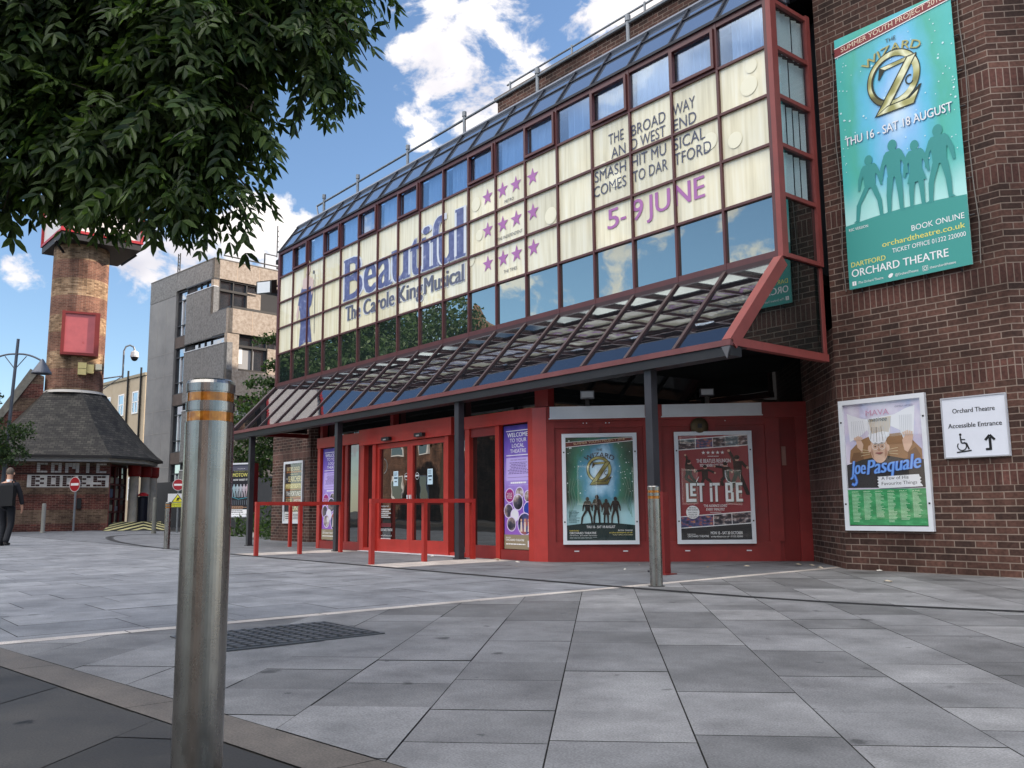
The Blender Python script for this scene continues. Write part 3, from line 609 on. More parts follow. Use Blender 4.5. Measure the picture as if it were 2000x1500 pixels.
# ------------------------------------------------------------------ theatre
T = thing('theatre', 'brick theatre with a glazed upper front, sloping glass canopy and red entrance screens', 'theatre', (-13, 9.2, 0))
XL, XR, YG, YW = -20.38, -6.02, 9.23, 10.1
NC = 18; CW = (XR-XL)/NC
ROWS = [(3.83, 4.61), (4.61, 5.26), (5.26, 5.91), (5.91, 6.56), (6.56, 7.20)]
CAN_Y, CAN_Z = 8.12, 2.62
RID_Y, RID_Z = 9.68, 7.95
def wall():
    mb = MB(); m = M_BRICK
    # right wall with its chamfered corner, carried on unseen and tall to block the sun, then the return of the recess
    for a, b, h in (((-5.9, YW), (-3.8, YW), 11.2), ((-3.8, YW), (9.5, YW+13.3), 15), ((9.5, YW+13.3), (9.5, 42), 15), ((-7.32, 11.52), (-5.9, YW), 3.0)):
        L = math.hypot(b[0]-a[0], b[1]-a[1]); mb.poly([V(*a, 0), V(*b, 0), V(*b, h), V(*a, h)], m, [(a[0]+a[1], 0), (a[0]+a[1]+L, 0), (a[0]+a[1]+L, h), (a[0]+a[1], h)])
    mb.poly([V(-5.9, YW, 3.0), V(-5.9, YW, 11.2), V(-5.9, 14, 11.2), V(-5.9, 14, 3.0)], m)
    mb.poly([V(-5.9, YW, 11.2), V(-3.8, YW, 11.2), V(.1, 14, 11.2), V(-5.9, 14, 11.2)], m)
    # left pier, its splayed return and the flank
    mb.poly([V(-22.45, YW, 0), V(-20.25, YW, 0), V(-20.25, YW, 3.6), V(-22.45, YW, 3.6)], m)
    mb.poly([V(-22.45, YW, 3.6), V(XL-.02, YW, 3.6), V(XL-.02, YW, 7.4), V(-22.45, YW, 7.4)], m)
    mb.poly([V(-20.25, YW, 0), V(-19.15, 11.2, 0), V(-19.15, 11.2, 3.0), V(-20.25, YW, 3.0)], m)
    mb.poly([V(-22.45, 40, 0), V(-22.45, YW, 0), V(-22.45, YW, 7.4), V(-22.45, 40, 7.4)], m)
    # set-back brick storey
    mb.box(-13.78, -3, 11, 11.4, 7.6, 9.28, m)
    mb.box(-13.78, -13.38, 11.4, 30, 7.6, 9.28, m)
    mb.poly([V(-5.9, YW, 0), V(-5.9, 14, 0), V(-5.9, 14, 3.0), V(-5.9, YW, 3.0)], m)
    mb.build('brick_wall', T)
    c = MB(); mc = flat(120, 112, 106, .8, var=.2)
    c.box(-13.84, -3, 10.95, 11.45, 9.282, 9.36, mc); c.build('coping', T); c = MB(); c.box(-22.5, XL-.03, YW-.04, 10.6, 7.402, 7.47, mc); c.build('coping', T)
    mb = MB(); mb.box(-22.4, -5.95, 10.0, 40, 7.5, 7.62, M_DARK); mb.box(-13.3, -3, 11.45, 40, 9.1, 9.2, M_DARK); mb.build('roof', T)
    mb = MB(); mb.box(-34, 6, 27, 40, 0, 19, m); mb.box(-22.4, 9, 39.5, 40, 0, 9, m); mb.build('fly_tower', T)  # unseen block added behind the theatre to keep sun off plaza and shop
    mb = MB(); mb.box(-20.3, -5.95, 11.9, 12.1, 0, 7.45, M_DARK); mb.box(-20.3, XR-.03, YG+.05, 11.9, 3.60, 3.74, M_DARK); mb.box(-20.3, XR-.03, 10.6, 10.66, 3.75, 7.45, flat(70, 74, 80, .9)); mb.build('interior_wall', T)
    mb = MB(); mb.box(-20.3, XR-.06, 8.80, 11.9, 2.98, 3.04, M_DARK); mb.build('soffit', T)
wall()

def curtain_wall():
    fr = MB(); m = M_MULL; y0, y1 = YG-.045, YG+.03
    for i in range(NC+1):
        x = XL+i*CW; w = .017 if 0 < i < NC else .05
        fr.box(x-w, x+w, y0, y1, 3.80, 7.22, m)
    for k, z in enumerate([r[0] for r in ROWS]+[7.20]):
        h = .017 if 0 < k < 5 else .05
        for i in range(NC):
            a, b = XL+i*CW+(.017 if i else .05), XL+(i+1)*CW-(.017 if i < NC-1 else .05)
            fr.box(a, b, y0+.004, y1-.004, z-h, z+h, m)
    cw = fr.build('curtain_wall', T)
    def pane(mat, h): 
        b = MB(); b.box(-CW/2+.014, CW/2-.014, -.004, .004, 0, h, mat); return b
    protos = {}
    for i in range(NC):
        for k, (z0, z1) in enumerate(ROWS):
            kind = 'dark' if k == 0 else ('top' if k == 4 else 'film')
            mat = {'dark': M_GLASS_DARK, 'top': M_GLASS_TOP, 'film': M_FILM}[kind]
            key = (kind, round(z1-z0, 2))
            if key not in protos:
                b = pane(mat, z1-z0-.028); b.v = [p+ORIGIN[T.name] for p in b.v]
                o = b.build('pane', cw); protos[key] = o
            else:
                o = protos[key].copy(); COL.objects.link(o); ORIGIN[o.name] = ORIGIN[T.name]; o.parent = cw
            o.location = V(XL+(i+.5)*CW, YG, z0+.014)-ORIGIN[T.name]
            o.rotation_euler = (R.uniform(-.0035, .0035), 0, R.uniform(-.0035, .0035))
    sash = None
    for i in (1, 3, 5, 7, 10, 12, 14, 16):
        a, b, z0, z1 = -CW/2+.024, CW/2-.024, 6.585, 7.15
        if sash is None:
            s_ = MB(); o0 = ORIGIN[T.name]
            for q in ((a, a+.042, z0, z1), (b-.042, b, z0, z1), (a+.042, b-.042, z0, z0+.042), (a+.042, b-.042, z1-.042, z1)): s_.box(q[0], q[1], -.075, -.012, q[2], q[3], M_MULL)
            s_.v = [p+o0 for p in s_.v]; sash = s_.build('opening_sash', cw); o = sash
        else: o = sash.copy(); COL.objects.link(o); o.parent = cw
        o.location = V(XL+(i+.5)*CW, YG, 0)-ORIGIN[T.name]
    # net curtains behind the top windows
    prev = []
    for i in range(NC):
        if len(prev) < 6:
            c = MB(); n = 44; ph = R.random()*6; am = .02 if len(prev) % 3 else .035; gap = R.choice((0, 0, .16, .3)); x0 = -CW/2+.04; x1 = CW/2-.04-gap*CW
            P = []
            for k in range(n+1):
                x = x0+(x1-x0)*k/n; P.append((x, am*math.sin(k*1.35+ph)+.012*math.sin(k*.41+ph*2)))
            for (xa, ya), (xb, yb) in zip(P, P[1:]): c.poly([V(xa, ya, 0), V(xb, yb, 0), V(xb*.97, yb, .62), V(xa*.97, ya, .62)], M_CURTAIN, smooth=True)
            c.v = [p+ORIGIN[T.name] for p in c.v]; o = c.build('net_curtain', cw); prev.append(o)
        else: o = R.choice(prev).copy(); COL.objects.link(o); o.parent = cw; o.scale = (R.choice((-1, 1)), 1, 1)
        o.location = V(XL+(i+.5)*CW, YG+.085, 6.56)-ORIGIN[T.name]
    return cw
CWALL = curtain_wall()

def roof_slope():
    mb = MB(); m = flat(24, 27, 38, .5)
    s = (V(0, RID_Y, RID_Z)-V(0, YG-.02, 7.25)); L = s.length; w = s.normalized(); n = X.cross(w)   # outward
    if n.y > 0: n = -n
    o = V(0, YG-.02, 7.25)
    fr = MB()
    for i in range(NC+1): fr.fb(o, X, n, XL+i*CW-.015, XL+i*CW+.015, 0, L, -.02, .04, m, w)
    fr.fb(o, X, n, XL, XR, L*.66, L*.66+.03, -.012, .03, m, w)
    fr.fb(o, X, n, XL-.03, XR+.03, L, L+.06, -.03, .05, flat(120, 124, 134, .5), w)
    fr.box(XL-.06, XR+.06, YG-.07, YG+.04, 7.222, 7.262, m)
    # triangular end frame
    for x in (XL, XR):
        fr.bar((x, YG, 7.28), (x, RID_Y, RID_Z), .05, .05, m); fr.bar((x, RID_Y, 7.3), (x, RID_Y, RID_Z-.03), .05, .05, m); fr.bar((x, YG+.05, 7.27), (x, RID_Y-.05, 7.27), .05, .03, m)
    f = fr.build('roof_glazing_frame', T)
    g = None
    for i in range(NC):
        if g is None:
            b = MB(); b.fb(o-V(0, 0, 0), X, n, -CW/2+.02, CW/2-.02, 0, L, 0, .008, M_ROOFGLASS, w); b.v = [p-V(0, ORIGIN[T.name].y, ORIGIN[T.name].z)+V(0, ORIGIN[T.name].y, ORIGIN[T.name].z) for p in b.v]
            b.v = [p+V(ORIGIN[T.name].x, 0, 0) for p in b.v]; g = b.build('roof_pane', f); q = g
        else: q = g.copy(); COL.objects.link(q); q.parent = f
        q.location = V(XL+(i+.5)*CW-ORIGIN[T.name].x, 0, 0)
    e = MB()
    for x in (XL, XR): e.prism([(x-.004, YG, 7.26), (x-.004, RID_Y, 7.26), (x-.004, RID_Y, RID_Z)], (.008, 0, 0), M_ROOFGLASS)
    e.build('end_pane', f)
    b = MB(); b.box(XL, XR, RID_Y+.02, RID_Y+.3, 7.63, RID_Z, flat(80, 84, 92, .6)); b.build('ridge_upstand', T)
roof_slope()

def box_ends():
    fr = MB(); m = M_SALMON; x0, x1 = XR, XR+.05
    fr.box(XR-.0, XR+.07, YG-.052, YG+.07, 3.79, 7.245, m)                 # heavy corner post
    fr.box(XR, XR+.06, YW-.09, YW-.005, 3.80, 7.24, m)
    for k, z in enumerate([3.83, 4.61, 5.26, 5.91, 6.56, 7.19]): fr.box(XR, XR+.05, YG+.07, YW-.09, z-.026, z+.026, m)
    f = fr.build('end_window_frame', T)
    for k, (z0, z1) in enumerate(ROWS):
        b = MB(); b.box(XR+.012, XR+.02, YG+.07, YW-.09, z0+.026, z1-.026, M_ENDGLASS if k == 0 else M_GLASS_END); b.build('pane', f)
        if k:
            s = MB(); y = YG+.14
            while y < YW-.13: s.fb(V(XR-.07, y, 0), V(.35, .94, 0), V(.94, -.35, 0), 0, .082, z0+.03, z1-.03, 0, .003, M_BLIND); y += R.choice((.112, .112, .112, .15))
            s.build('vertical_blind', f)
    # left end, seen only edge on
    fr = MB(); fr.box(XL-.05, XL-.0, YG+.05, YW-.005, 3.80, 7.2, M_MULL); fr.build('end_panel', T)
box_ends()

def canopy():
    top, lip = V(0, YG-.03, 3.76), V(0, CAN_Y, CAN_Z)
    w = (top-lip); L = w.length; w.normalize(); n = X.cross(w)
    if n.y > 0: n = -n
    fr = MB(); md, ms = flat(58, 38, 40, .45, var=.15), M_SALMON
    for i in range(1, NC): fr.fb(lip, X, n, XL+i*CW-.024, XL+i*CW+.024, .0, L, -.03, .035, md, w)
    fr.fb(lip, X, n, XL-.08, XL+.05, 0, L, -.05, .05, md, w); fr.fb(lip, X, n, XR-.06, XR+.06, -.02, L, -.10, .05, ms, w)
    fr.box(XL-.08, XR+.02, YG-.06, YG-.02, 3.735, 3.795, md)
    fr.box(XL-.1, XR+.06, CAN_Y-.06, CAN_Y-.005, CAN_Z-.055, CAN_Z+.012, flat(112, 66, 66, .4, var=.2))         # gutter lip
    fr.box(XL-.1, XR+.04, CAN_Y-.035, CAN_Y+.17, CAN_Z-.17, CAN_Z-.058, M_BLACK)       # fascia beam
    fr.box(XL-.1, XR+.02, CAN_Y+.17, CAN_Y+.30, CAN_Z-.06, CAN_Z+.03, M_BLACK)
    for x in (XL-.03, XR+.005):
        fr.box(x-.045, x+.05, CAN_Y+.02, YW-.005, CAN_Z-.05, CAN_Z+.045, ms if x > -10 else M_REDDARK)
        if x > -10: fr.box(x-.03, x+.03, YW-.06, YW-.006, CAN_Z+.05, 3.79, ms)
    fr.prism([(XR-.07, CAN_Y-.055, CAN_Z-.06), (XR+.05, CAN_Y-.055, CAN_Z-.06), (XR+.0, CAN_Y-.055, CAN_Z-.20)], (0, .02, 0), flat(90, 90, 94, .4))   # rainwater spout
    f = fr.build('canopy', T)
    g = None
    for i in range(NC):
        if g is None:
            b = MB(); b.fb(lip, X, n, -CW/2+.022, CW/2-.022, .01, L-.02, 0, .008, M_CANOPY, w); b.v = [p+V(ORIGIN[T.name].x, 0, 0) for p in b.v]; g = b.build('canopy_pane', f); q = g
        else: q = g.copy(); COL.objects.link(q); q.parent = f
        q.location = V(XL+(i+.5)*CW-ORIGIN[T.name].x, 0, 0)
    for x in (XL-.03, XR+.01):
        e = MB(); e.prism([(x-.004, CAN_Y+.1, CAN_Z+.06), (x-.004, YW-.02, CAN_Z+.06), (x-.004, YW-.02, 3.78), (x-.004, YG, 3.78)], (.008, 0, 0), M_ENDGLASS); e.build('end_pane', f)
    # posts
    for x in (-19.37, -15.27, -11.31, -7.28):
        p = MB(); p.box(x-.055, x+.055, 8.145, 8.255, 0, CAN_Z-.17, M_POST); p.box(x-.075, x+.075, 8.125, 8.275, 0, .02, M_POST); p.build('canopy_post', T)
canopy()

def handrail_roof():
    t = thing('roof_handrail', 'grey galvanised safety rail along the edge of the theatre roof', 'handrail', (-14, 10.25, 7.62))
    def post(x):
        p = MB(); p.tube([(x, 10.25, 7.62), (x, 10.25, 8.84)], .035, M_GALV); p.tube([(x, 10.25, 8.80), (x, 10.25, 8.90)], .05, M_GALV); p.box(x-.08, x+.08, 10.15, 10.35, 7.62, 7.64, M_GALV); p.build('rail_post', t)
    for x in (-20.1, -18.35, -16.1, -13.95, -11.65, -9.35, -7.1): post(x)
    p = MB(); p.tube([(-20.5, 10.25, 8.70), (-5.95, 10.25, 8.78)], .026, M_GALV); p.build('top_rail', t)
    p = MB(); p.tube([(-20.5, 10.25, 8.70), (-19.9, 10.0, 8.2)], .022, M_GALV); p.build('end_brace', t)
    t = thing('parapet_rail', 'thin double rail with short posts on the set-back brick parapet', 'handrail', (-10, 11.2, 9.36))
    p = MB()
    for z in (9.52, 9.68): p.tube([(-13.7, 11.2, z), (-3.5, 11.2, z)], .02, M_GALV)
    p.build('rail', t)
    for i in range(6):
        p = MB(); p.tube([(-13.6+i*1.9, 11.2, 9.362), (-13.6+i*1.9, 11.2, 9.72)], .022, M_GALV); p.build('rail_post', t)
handrail_roof()

# vinyl lettering on the curtain wall
def vinyl():
    y = YG-.012
    navy, grey, mauve = art_mat('faded_navy_vinyl', 'vinyl'), flat(92, 96, 114, .4), flat(168, 108, 168, .4, var=.1)
    halo = flat(206, 212, 222, .45)
    def serif_word(bd, letters, y0, cap, m, th, hl=0):
        """heavy display serif: sans outlines thickened sideways, with slab feet"""
        for ch, x0, x1, sc, feet in letters:
            if hl:
                bd.text(ch, x0-.02, y0-.012, cap*sc+.035, halo, w=(x1-x0)+.06, bold=.06)
            for k in range(3): bd.text(ch, x0+th*k/2, y0, cap*sc, m, w=(x1-x0)-th)
            for fx in feet: bd.rect(fx[0], y0+(fx[2] if len(fx) > 2 else 0), fx[1], y0+(fx[2] if len(fx) > 2 else 0)+cap*.055, m)
    mb = MB(); bd = Board(mb, V(0, y, 0), X, -Y, .00015)
    cap = .93; B0 = 5.32
    let = [('B', -17.02, -16.22, 1, [(-17.06, -16.6), (-17.06, -16.6, cap*.945)]), ('e', -16.18, -15.66, 1, []), ('a', -15.62, -15.08, 1, [(-15.2, -15.02)]), ('u', -15.02, -14.42, 1, [(-14.56, -14.36), (-15.06, -14.84, .62)]),
           ('t', -14.36, -13.96, 1, []), ('i', -13.90, -13.66, 1, [(-13.94, -13.62), (-13.94, -13.8, .62)]), ('f', -13.64, -13.18, 1.02, [(-13.66, -13.28)]), ('u', -13.36, -12.86, .98, [(-12.98, -12.8)]), ('l', -12.78, -12.56, 1, [(-12.82, -12.5), (-12.82, -12.66, cap*.95)])]
    serif_word(bd, let, B0, cap, navy, .07, 1)
    mb.build('window_lettering', T)
    mb = MB(); bd = Board(mb, V(0, y, 0), X, -Y, .00015); C0 = 4.865
    for wd, x0, x1 in (('The', -16.96, -16.30), ('Carole', -16.18, -14.93), ('King', -14.82, -13.90), ('Musical', -13.86, -12.56)):
        bd.text(wd, x0-.015, C0-.012, .345, halo, w=x1-x0+.03, bold=.03)
        for k in range(3): bd.text(wd, x0+.018*k, C0, .32, grey, w=x1-x0-.036)
    for x0, x1 in ((-16.87, -16.70), (-16.60, -16.50), (-14.84, -14.66), (-13.90, -13.78), (-13.50, -13.38), (-12.64, -12.53)): bd.rect(x0, C0, x1, C0+.02, grey)
    mb.build('window_lettering', T)
    mb = MB(); bd = Board(mb, V(0, y, 0), X, -Y, .00015); sm = flat(84, 88, 98, .5)
    for zc, nm, nx0, nx1, nz in ((6.24, 'METRO', -11.38, -11.13, 5.985), (5.63, 'THE INDEPENDENT', -11.585, -10.91, 5.36), (5.02, 'THE TIMES', -11.42, -11.06, 4.75)):
        mb = MB(); bd = Board(mb, V(0, y, 0), X, -Y, .00015)
        for x in (-11.86, -11.435, -11.07, -10.635): bd.star(x, zc, .155, mauve)
        bd.text(nm, nx0, nz, .056, sm, w=nx1-nx0); mb.build('star_rating', T)
    mb = MB(); bd = Board(mb, V(0, y, 0), X, -Y, .00015); ink = flat(72, 78, 100, .4)
    for t, x0, x1, z in (('THE', -8.87, -8.56, 6.19), ('BROAD', -8.40, -7.75, 6.17), ('WAY', -7.61, -7.22, 6.19), ('AN', -8.82, -8.53, 5.96), ('D WEST', -8.41, -7.76, 5.96), ('END', -7.61, -7.21, 5.97),
                         ('SMASH', -9.18, -8.53, 5.69), ('HIT MU', -8.41, -7.76, 5.69), ('SICAL', -7.62, -7.07, 5.69), ('COMES', -9.21, -8.53, 5.46), ('TO DAR', -8.40, -7.74, 5.46), ('TFORD', -7.62, -6.98, 5.47)):
        bd.text(t, x0, z, .165, ink, w=x1-x0)
    for t, x0, x1 in (('5', -8.93, -8.70), ('-', -8.66, -8.56), ('9', -8.43, -8.22), ('JU', -8.15, -7.72), ('NE', -7.63, -7.12)): bd.text(t, x0, 4.885, .30, mauve, w=x1-x0, bold=.03)
    mb.build('window_lettering', T)
    # printed singer in a blue dress
    mb = MB(); bd = Board(mb, V(0, y, 0), X, -Y, .00015)
    dress, skin, hair, dk = art_mat('sequin_blue_print', 'vinyl'), flat(206, 184, 178, .45), flat(196, 186, 150, .45), flat(96, 98, 108, .5)
    def px(a, b): return (-19.42+a, 4.64+b)
    bd.pol([px(*p) for p in [(.20, 0), (.26, .5), (.22, .85), (.10, 1.0), (.16, 1.22), (.30, 1.42), (.52, 1.50), (.74, 1.42), (.86, 1.15), (.80, .92), (.70, .85), (.78, .4), (.86, .02), (.55, .06)]], dress)
    bd.pol([px(*p) for p in [(.32, 1.38), (.34, 1.6), (.48, 1.68), (.62, 1.68), (.76, 1.58), (.76, 1.38), (.56, 1.34)]], skin)
    bd.pol([px(*p) for p in [(.80, 1.14), (.88, 1.2), (.90, 1.5), (.78, 1.58), (.74, 1.45)]], skin)
    bd.pol([px(*p) for p in [(.10, 1.02), (.02, .8), (.06, .66), (.14, .72), (.18, 1.0)]], skin)
    bd.disc(*px(.60, 1.84), .13, skin, .17); bd.pol([px(*p) for p in [(.42, 1.62), (.38, 1.9), (.50, 2.04), (.64, 2.05), (.70, 1.97), (.58, 1.9), (.52, 1.76), (.50, 1.62)]], hair)
    bd.line([px(.98, .2), px(.96, 1.62)], .02, dk); bd.disc(*px(.90, 1.68), .045, dk)
    mb.build('window_picture', T)
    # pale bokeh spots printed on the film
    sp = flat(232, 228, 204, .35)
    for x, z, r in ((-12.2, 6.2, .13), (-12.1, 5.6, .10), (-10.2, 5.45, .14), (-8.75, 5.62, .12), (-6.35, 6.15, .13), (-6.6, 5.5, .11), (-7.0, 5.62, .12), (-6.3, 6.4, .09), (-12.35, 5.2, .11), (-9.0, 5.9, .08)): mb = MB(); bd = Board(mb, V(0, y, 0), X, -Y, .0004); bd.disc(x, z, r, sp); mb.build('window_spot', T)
vinyl()
# ------------------------------------------------------------------ entrance screens
YD = 8.65
P0 = V(-9.75, YD, 0); E = V(.70710678, .70710678, 0); EN = V(.70710678, -.70710678, 0)
def entrance():
    o = V(0, YD, 0)
    # clerestory glass and posts above the red screens
    mb = MB(); mb.box(-17.2, -9.9, YD+.16, YD+.17, 2.20, 2.97, M_DOORGLASS); mb.fb(P0, E, EN, .1, 3.95, 2.2, 2.97, -.17, -.16, M_DOORGLASS); mb.build('clerestory_glass', T)
    for x, w in ((-16.9, .05), (-14.1, .05), (-12.05, .05), (-9.87, .15)):
        mb = MB(); mb.box(x-w, x+w, YD+.02, YD+.14, 2.302 if -15 < x < -12 else 2.272, 2.97, M_REDDARK); mb.build('clerestory_post', T)
    # left screen
    mb = MB(); m = M_RED
    mb.fb(o, X, -Y, -16.97, -15.06, 2.06, 2.27, -.10, .04, m)
    mb.fb(o, X, -Y, -16.97, -16.85, 0, 2.06, -.10, .02, m); mb.fb(o, X, -Y, -15.18, -15.06, 0, 2.06, -.10, .02, m); mb.fb(o, X, -Y, -16.0, -15.9, 0, 2.06, -.10, .016, m)
    mb.fb(o, X, -Y, -16.85, -16.0, 0, .16, -.10, .01, M_REDPANEL); mb.fb(o, X, -Y, -15.9, -15.18, 0, .16, -.10, .01, M_REDPANEL)
    mb.fb(o, X, -Y, -15.82, -15.72, .16, 2.06, -.08, .0, M_REDPANEL); mb.fb(o, X, -Y, -15.28, -15.20, .16, 2.06, -.08, .0, M_REDPANEL)
    mb.poly([V(-19.2, 11.1, 0), V(-17.0, YD, 0), V(-17.0, YD, 2.97), V(-19.2, 11.1, 2.97)], M_REDDARK)
    s = mb.build('left_screen_frame', T)
    mb = MB(); mb.fb(o, X, -Y, -15.72, -15.28, .16, 2.06, -.05, -.04, M_DOORGLASS); mb.fb(o, X, -Y, -16.85, -16.0, .16, 2.06, -.08, -.07, M_DOORGLASS); mb.build('glass', s)
    # double doors
    mb = MB()
    mb.fb(o, X, -Y, -15.06, -12.0, 2.0, 2.30, -.08, .12, m)
    mb.fb(o, X, -Y, -15.03, -14.97, 0, 2.0, -.08, .06, m); mb.fb(o, X, -Y, -14.62, -14.50, 0, 2.0, -.08, .08, m); mb.fb(o, X, -Y, -12.24, -12.14, 0, 2.0, -.08, .08, m)
    mb.fb(o, X, -Y, -14.97, -14.62, 0, .07, -.08, .05, m); mb.fb(o, X, -Y, -12.14, -11.72, 0, .07, -.08, .05, m)
    s = mb.build('door_surround', T)
    mb = MB(); mb.fb(o, X, -Y, -14.97, -14.62, .07, 2.0, -.05, -.04, M_DOORGLASS); mb.fb(o, X, -Y, -12.14, -11.72, .07, 2.26, -.05, -.04, M_DOORGLASS); mb.build('side_glass', s)
    for x in (-14.0, -12.9):
        mb = MB(); mb.fb(o, X, -Y, x-.13, x+.13, 2.03, 2.095, .122, .19, M_BLACK); mb.fb(o, X, -Y, x-.05, x+.05, 2.035, 2.06, .192, .20, flat(150, 150, 150)); mb.build('door_sensor', s)
    for a, b in ((-14.50, -13.37), (-13.365, -12.24)):
        mb = MB(); f = .085
        mb.fb(o, X, -Y, a, a+f, .02, 1.99, -.04, .045, m); mb.fb(o, X, -Y, b-f, b, .02, 1.99, -.04, .045, m)
        mb.fb(o, X, -Y, a+f, b-f, .02, .24, -.04, .045, m); mb.fb(o, X, -Y, a+f, b-f, 1.90, 1.99, -.04, .045, m)
        d = mb.build('door', T, bevel=.004)
        mb = MB(); mb.fb(o, X, -Y, a+f, b-f, .24, 1.90, -.006, .004, M_DOORGLASS); mb.build('glass', d)
        mb = MB(); hx = b-f/2 if a < -14 else a+f/2; mb.fb(o, X, -Y, hx-.012, hx+.012, .93, 1.03, .046, .075, M_ALU); mb.build('handle', d)
        bd_ = MB(); bd = Board(bd_, o-Y*.006, X, -Y, .00015)
        nx = a+.62 if a < -14 else a+.60
        bd.rect(nx-.10, 1.20, nx+.06, 1.47, flat(190, 214, 226, .5)); bd.rect(nx-.08, 1.33, nx+.04, 1.36, flat(40, 60, 80)); bd.rect(nx-.06, 1.27, nx+.02, 1.29, flat(60, 60, 70)); bd.lines(nx-.08, nx+.04, 1.38, 1.45, 3, flat(90, 110, 130))
        lx = b-f-.09 if a < -14 else a+f+.09
        bd.ring(lx, 1.36, .055, .062, flat(200, 205, 210), 24); bd.rect(lx-.05, 1.352, lx+.05, 1.378, flat(205, 208, 212))
        if a < -14:
            bd.ring(a+.16, 1.58, .13, .145, flat(120, 124, 124), 30, a0=-80, a1=80)
            W2 = flat(200, 202, 204, .5)
            bd.text('restaurant', a+.11, .825, .035, W2, w=.27); bd.lines(a+.11, a+.44, .62, .80, 5, W2, jag=.3)
            bd.rect(a+.10, .46, a+.46, .53, flat(96, 34, 40)); bd.text('ORCHARD THEATRE', a+.10, .385, .045, W2, w=.40, bold=.02); bd.text('orchardtheatre.co.uk', a+.10, .29, .032, W2, w=.38); bd.lines(a+.10, a+.45, .22, .27, 1, W2)
        bd_.build('door_notice', d)
    mb = MB(); mb.box(-15.0, -11.75, YD-.16, YD-.02, .006, .016, M_ALU); mb.build('door_threshold', T)
    # middle screen
    mb = MB(); a0 = -11.72
    mb.fb(o, X, -Y, a0, -10.05, 2.07, 2.27, -.08, .06, m); mb.fb(o, X, -Y, a0, -11.60, 0, 2.07, -.08, .04, m); mb.fb(o, X, -Y, -10.93, -10.83, 0, 2.07, -.08, .03, m)
    mb.fb(o, X, -Y, -11.60, -10.93, 0, .20, -.08, .02, M_REDPANEL); mb.fb(o, X, -Y, -10.83, -10.10, 0, .15, -.08, .02, M_REDPANEL); mb.fb(o, X, -Y, -11.60, -10.93, 1.93, 2.07, -.08, .012, M_REDPANEL)
    mb.prism([(-10.10, YD-.06, 0), (-9.99, YD-.06, 0), (-9.70, YD+.05, 0), (-9.72, YD+.2, 0), (-10.10, YD+.08, 0)], (0, 0, 2.262), m)
    s = mb.build('middle_screen_frame', T)
    mb = MB(); mb.fb(o, X, -Y, -11.60, -10.93, .20, 1.93, -.05, -.04, M_DOORGLASS); mb.fb(o, X, -Y, -10.83, -10.10, .15, 2.07, -.06, -.05, M_DARK); mb.build('glass', s)
    # splayed red screen with the two posters
    mb = MB(); p, q = M_REDPANEL, M_REDPANEL
    mb.fb(P0, E, EN, .0, 3.80, 0, 2.26, -.10, -.02, p)
    mb.fb(P0, E, EN, .02, 3.30, 0, .28, -.02, .012, q); mb.fb(P0, E, EN,   .02, 3.80, 2.04, 2.26, -.02, .03, q)
    for u0, u1 in ((.02, .12), (1.42, 1.68), (3.16, 3.36)): mb.fb(P0, E, EN, u0, u1, .28, 2.04, -.02, .012, q)
    for u in (.735, 2.41): mb.fb(P0, E, EN, u-.05, u+.05, .28, 2.04, -.02, .004, q)
    for u0, u1 in ((.12, .685), (.785, 1.42), (1.68, 2.36), (2.46, 3.16)): mb.fb(P0, E, EN, u0, u1, 1.94, 2.04, -.02, .003, q)
    s = mb.build('splayed_screen', T, bevel=.004)
    mb = MB()
    for u in (.42, 1.12, 2.0, 2.86): mb.fb(P0, E, EN, u-.035, u+.035, .145, .16, .013, .018, M_ALU)
    for u in (.55, .60, .88, .93, 2.2, 2.6): mb.fb(P0, E, EN, u-.008, u+.008, 2.0, 2.012, .013, .018, M_ALU)
    mb.build('screw_plate', s)
    for u0, u1 in ((.06, 1.45), (1.70, 3.12)):
        b = MB(); b.fb(P0, E, EN, u0, u1, 2.085, 2.255, .031, .05, flat(206, 211, 218, .5, var=.08)); b.fb(P0, E, EN, u0-.015, u1+.015, 2.07, 2.085, .031, .055, M_ALU); b.build('blank_sign_board', T)
    mb = MB(); mb.fb(P0, E, EN, 3.36, 3.62, 0, 2.02, -.02, -.012, M_REDDARK); mb.fb(P0, E, EN, 3.58, 3.80, 0, 2.06, -.02, .02, M_REDPANEL); mb.fb(P0, E, EN, 3.38, 3.44, 1.35, 1.62, -.011, -.006, flat(150, 110, 100, .9, var=.3)); mb.build('side_door', T)
entrance()

def dome():
    t = tag_mb('wall_bell', 'round tarnished bell dome on the red screen above the right hand poster', 'bell', P0+E*2.23+EN*.02+Z*1.93)
    mb = MB(); c = ORIGIN[t.name]; m = flat(86, 72, 50, .5, .5, .5, .3)
    for i in range(5):
        r0, r1 = .13*math.cos(i*.314), .13*math.cos((i+1)*.314); d0, d1 = .07*math.sin(i*.314), .07*math.sin((i+1)*.314)
        for k in range(24):
            a, b = 2*math.pi*k/24, 2*math.pi*(k+1)/24
            mb.poly([c+E*r0*math.cos(a)+Z*r0*math.sin(a)+EN*d0, c+E*r0*math.cos(b)+Z*r0*math.sin(b)+EN*d0, c+E*r1*math.cos(b)+Z*r1*math.sin(b)+EN*d1, c+E*r1*math.cos(a)+Z*r1*math.sin(a)+EN*d1], m, smooth=True)
    mb.build('gong', t); mb = MB(); mb.fb(c, E, EN, -.03, .03, -.03, .03, .0, .085, M_BLACK); mb.build('striker_box', t)
def tag_mb(n, l, c, loc): return thing(n, l, c, loc)
dome()

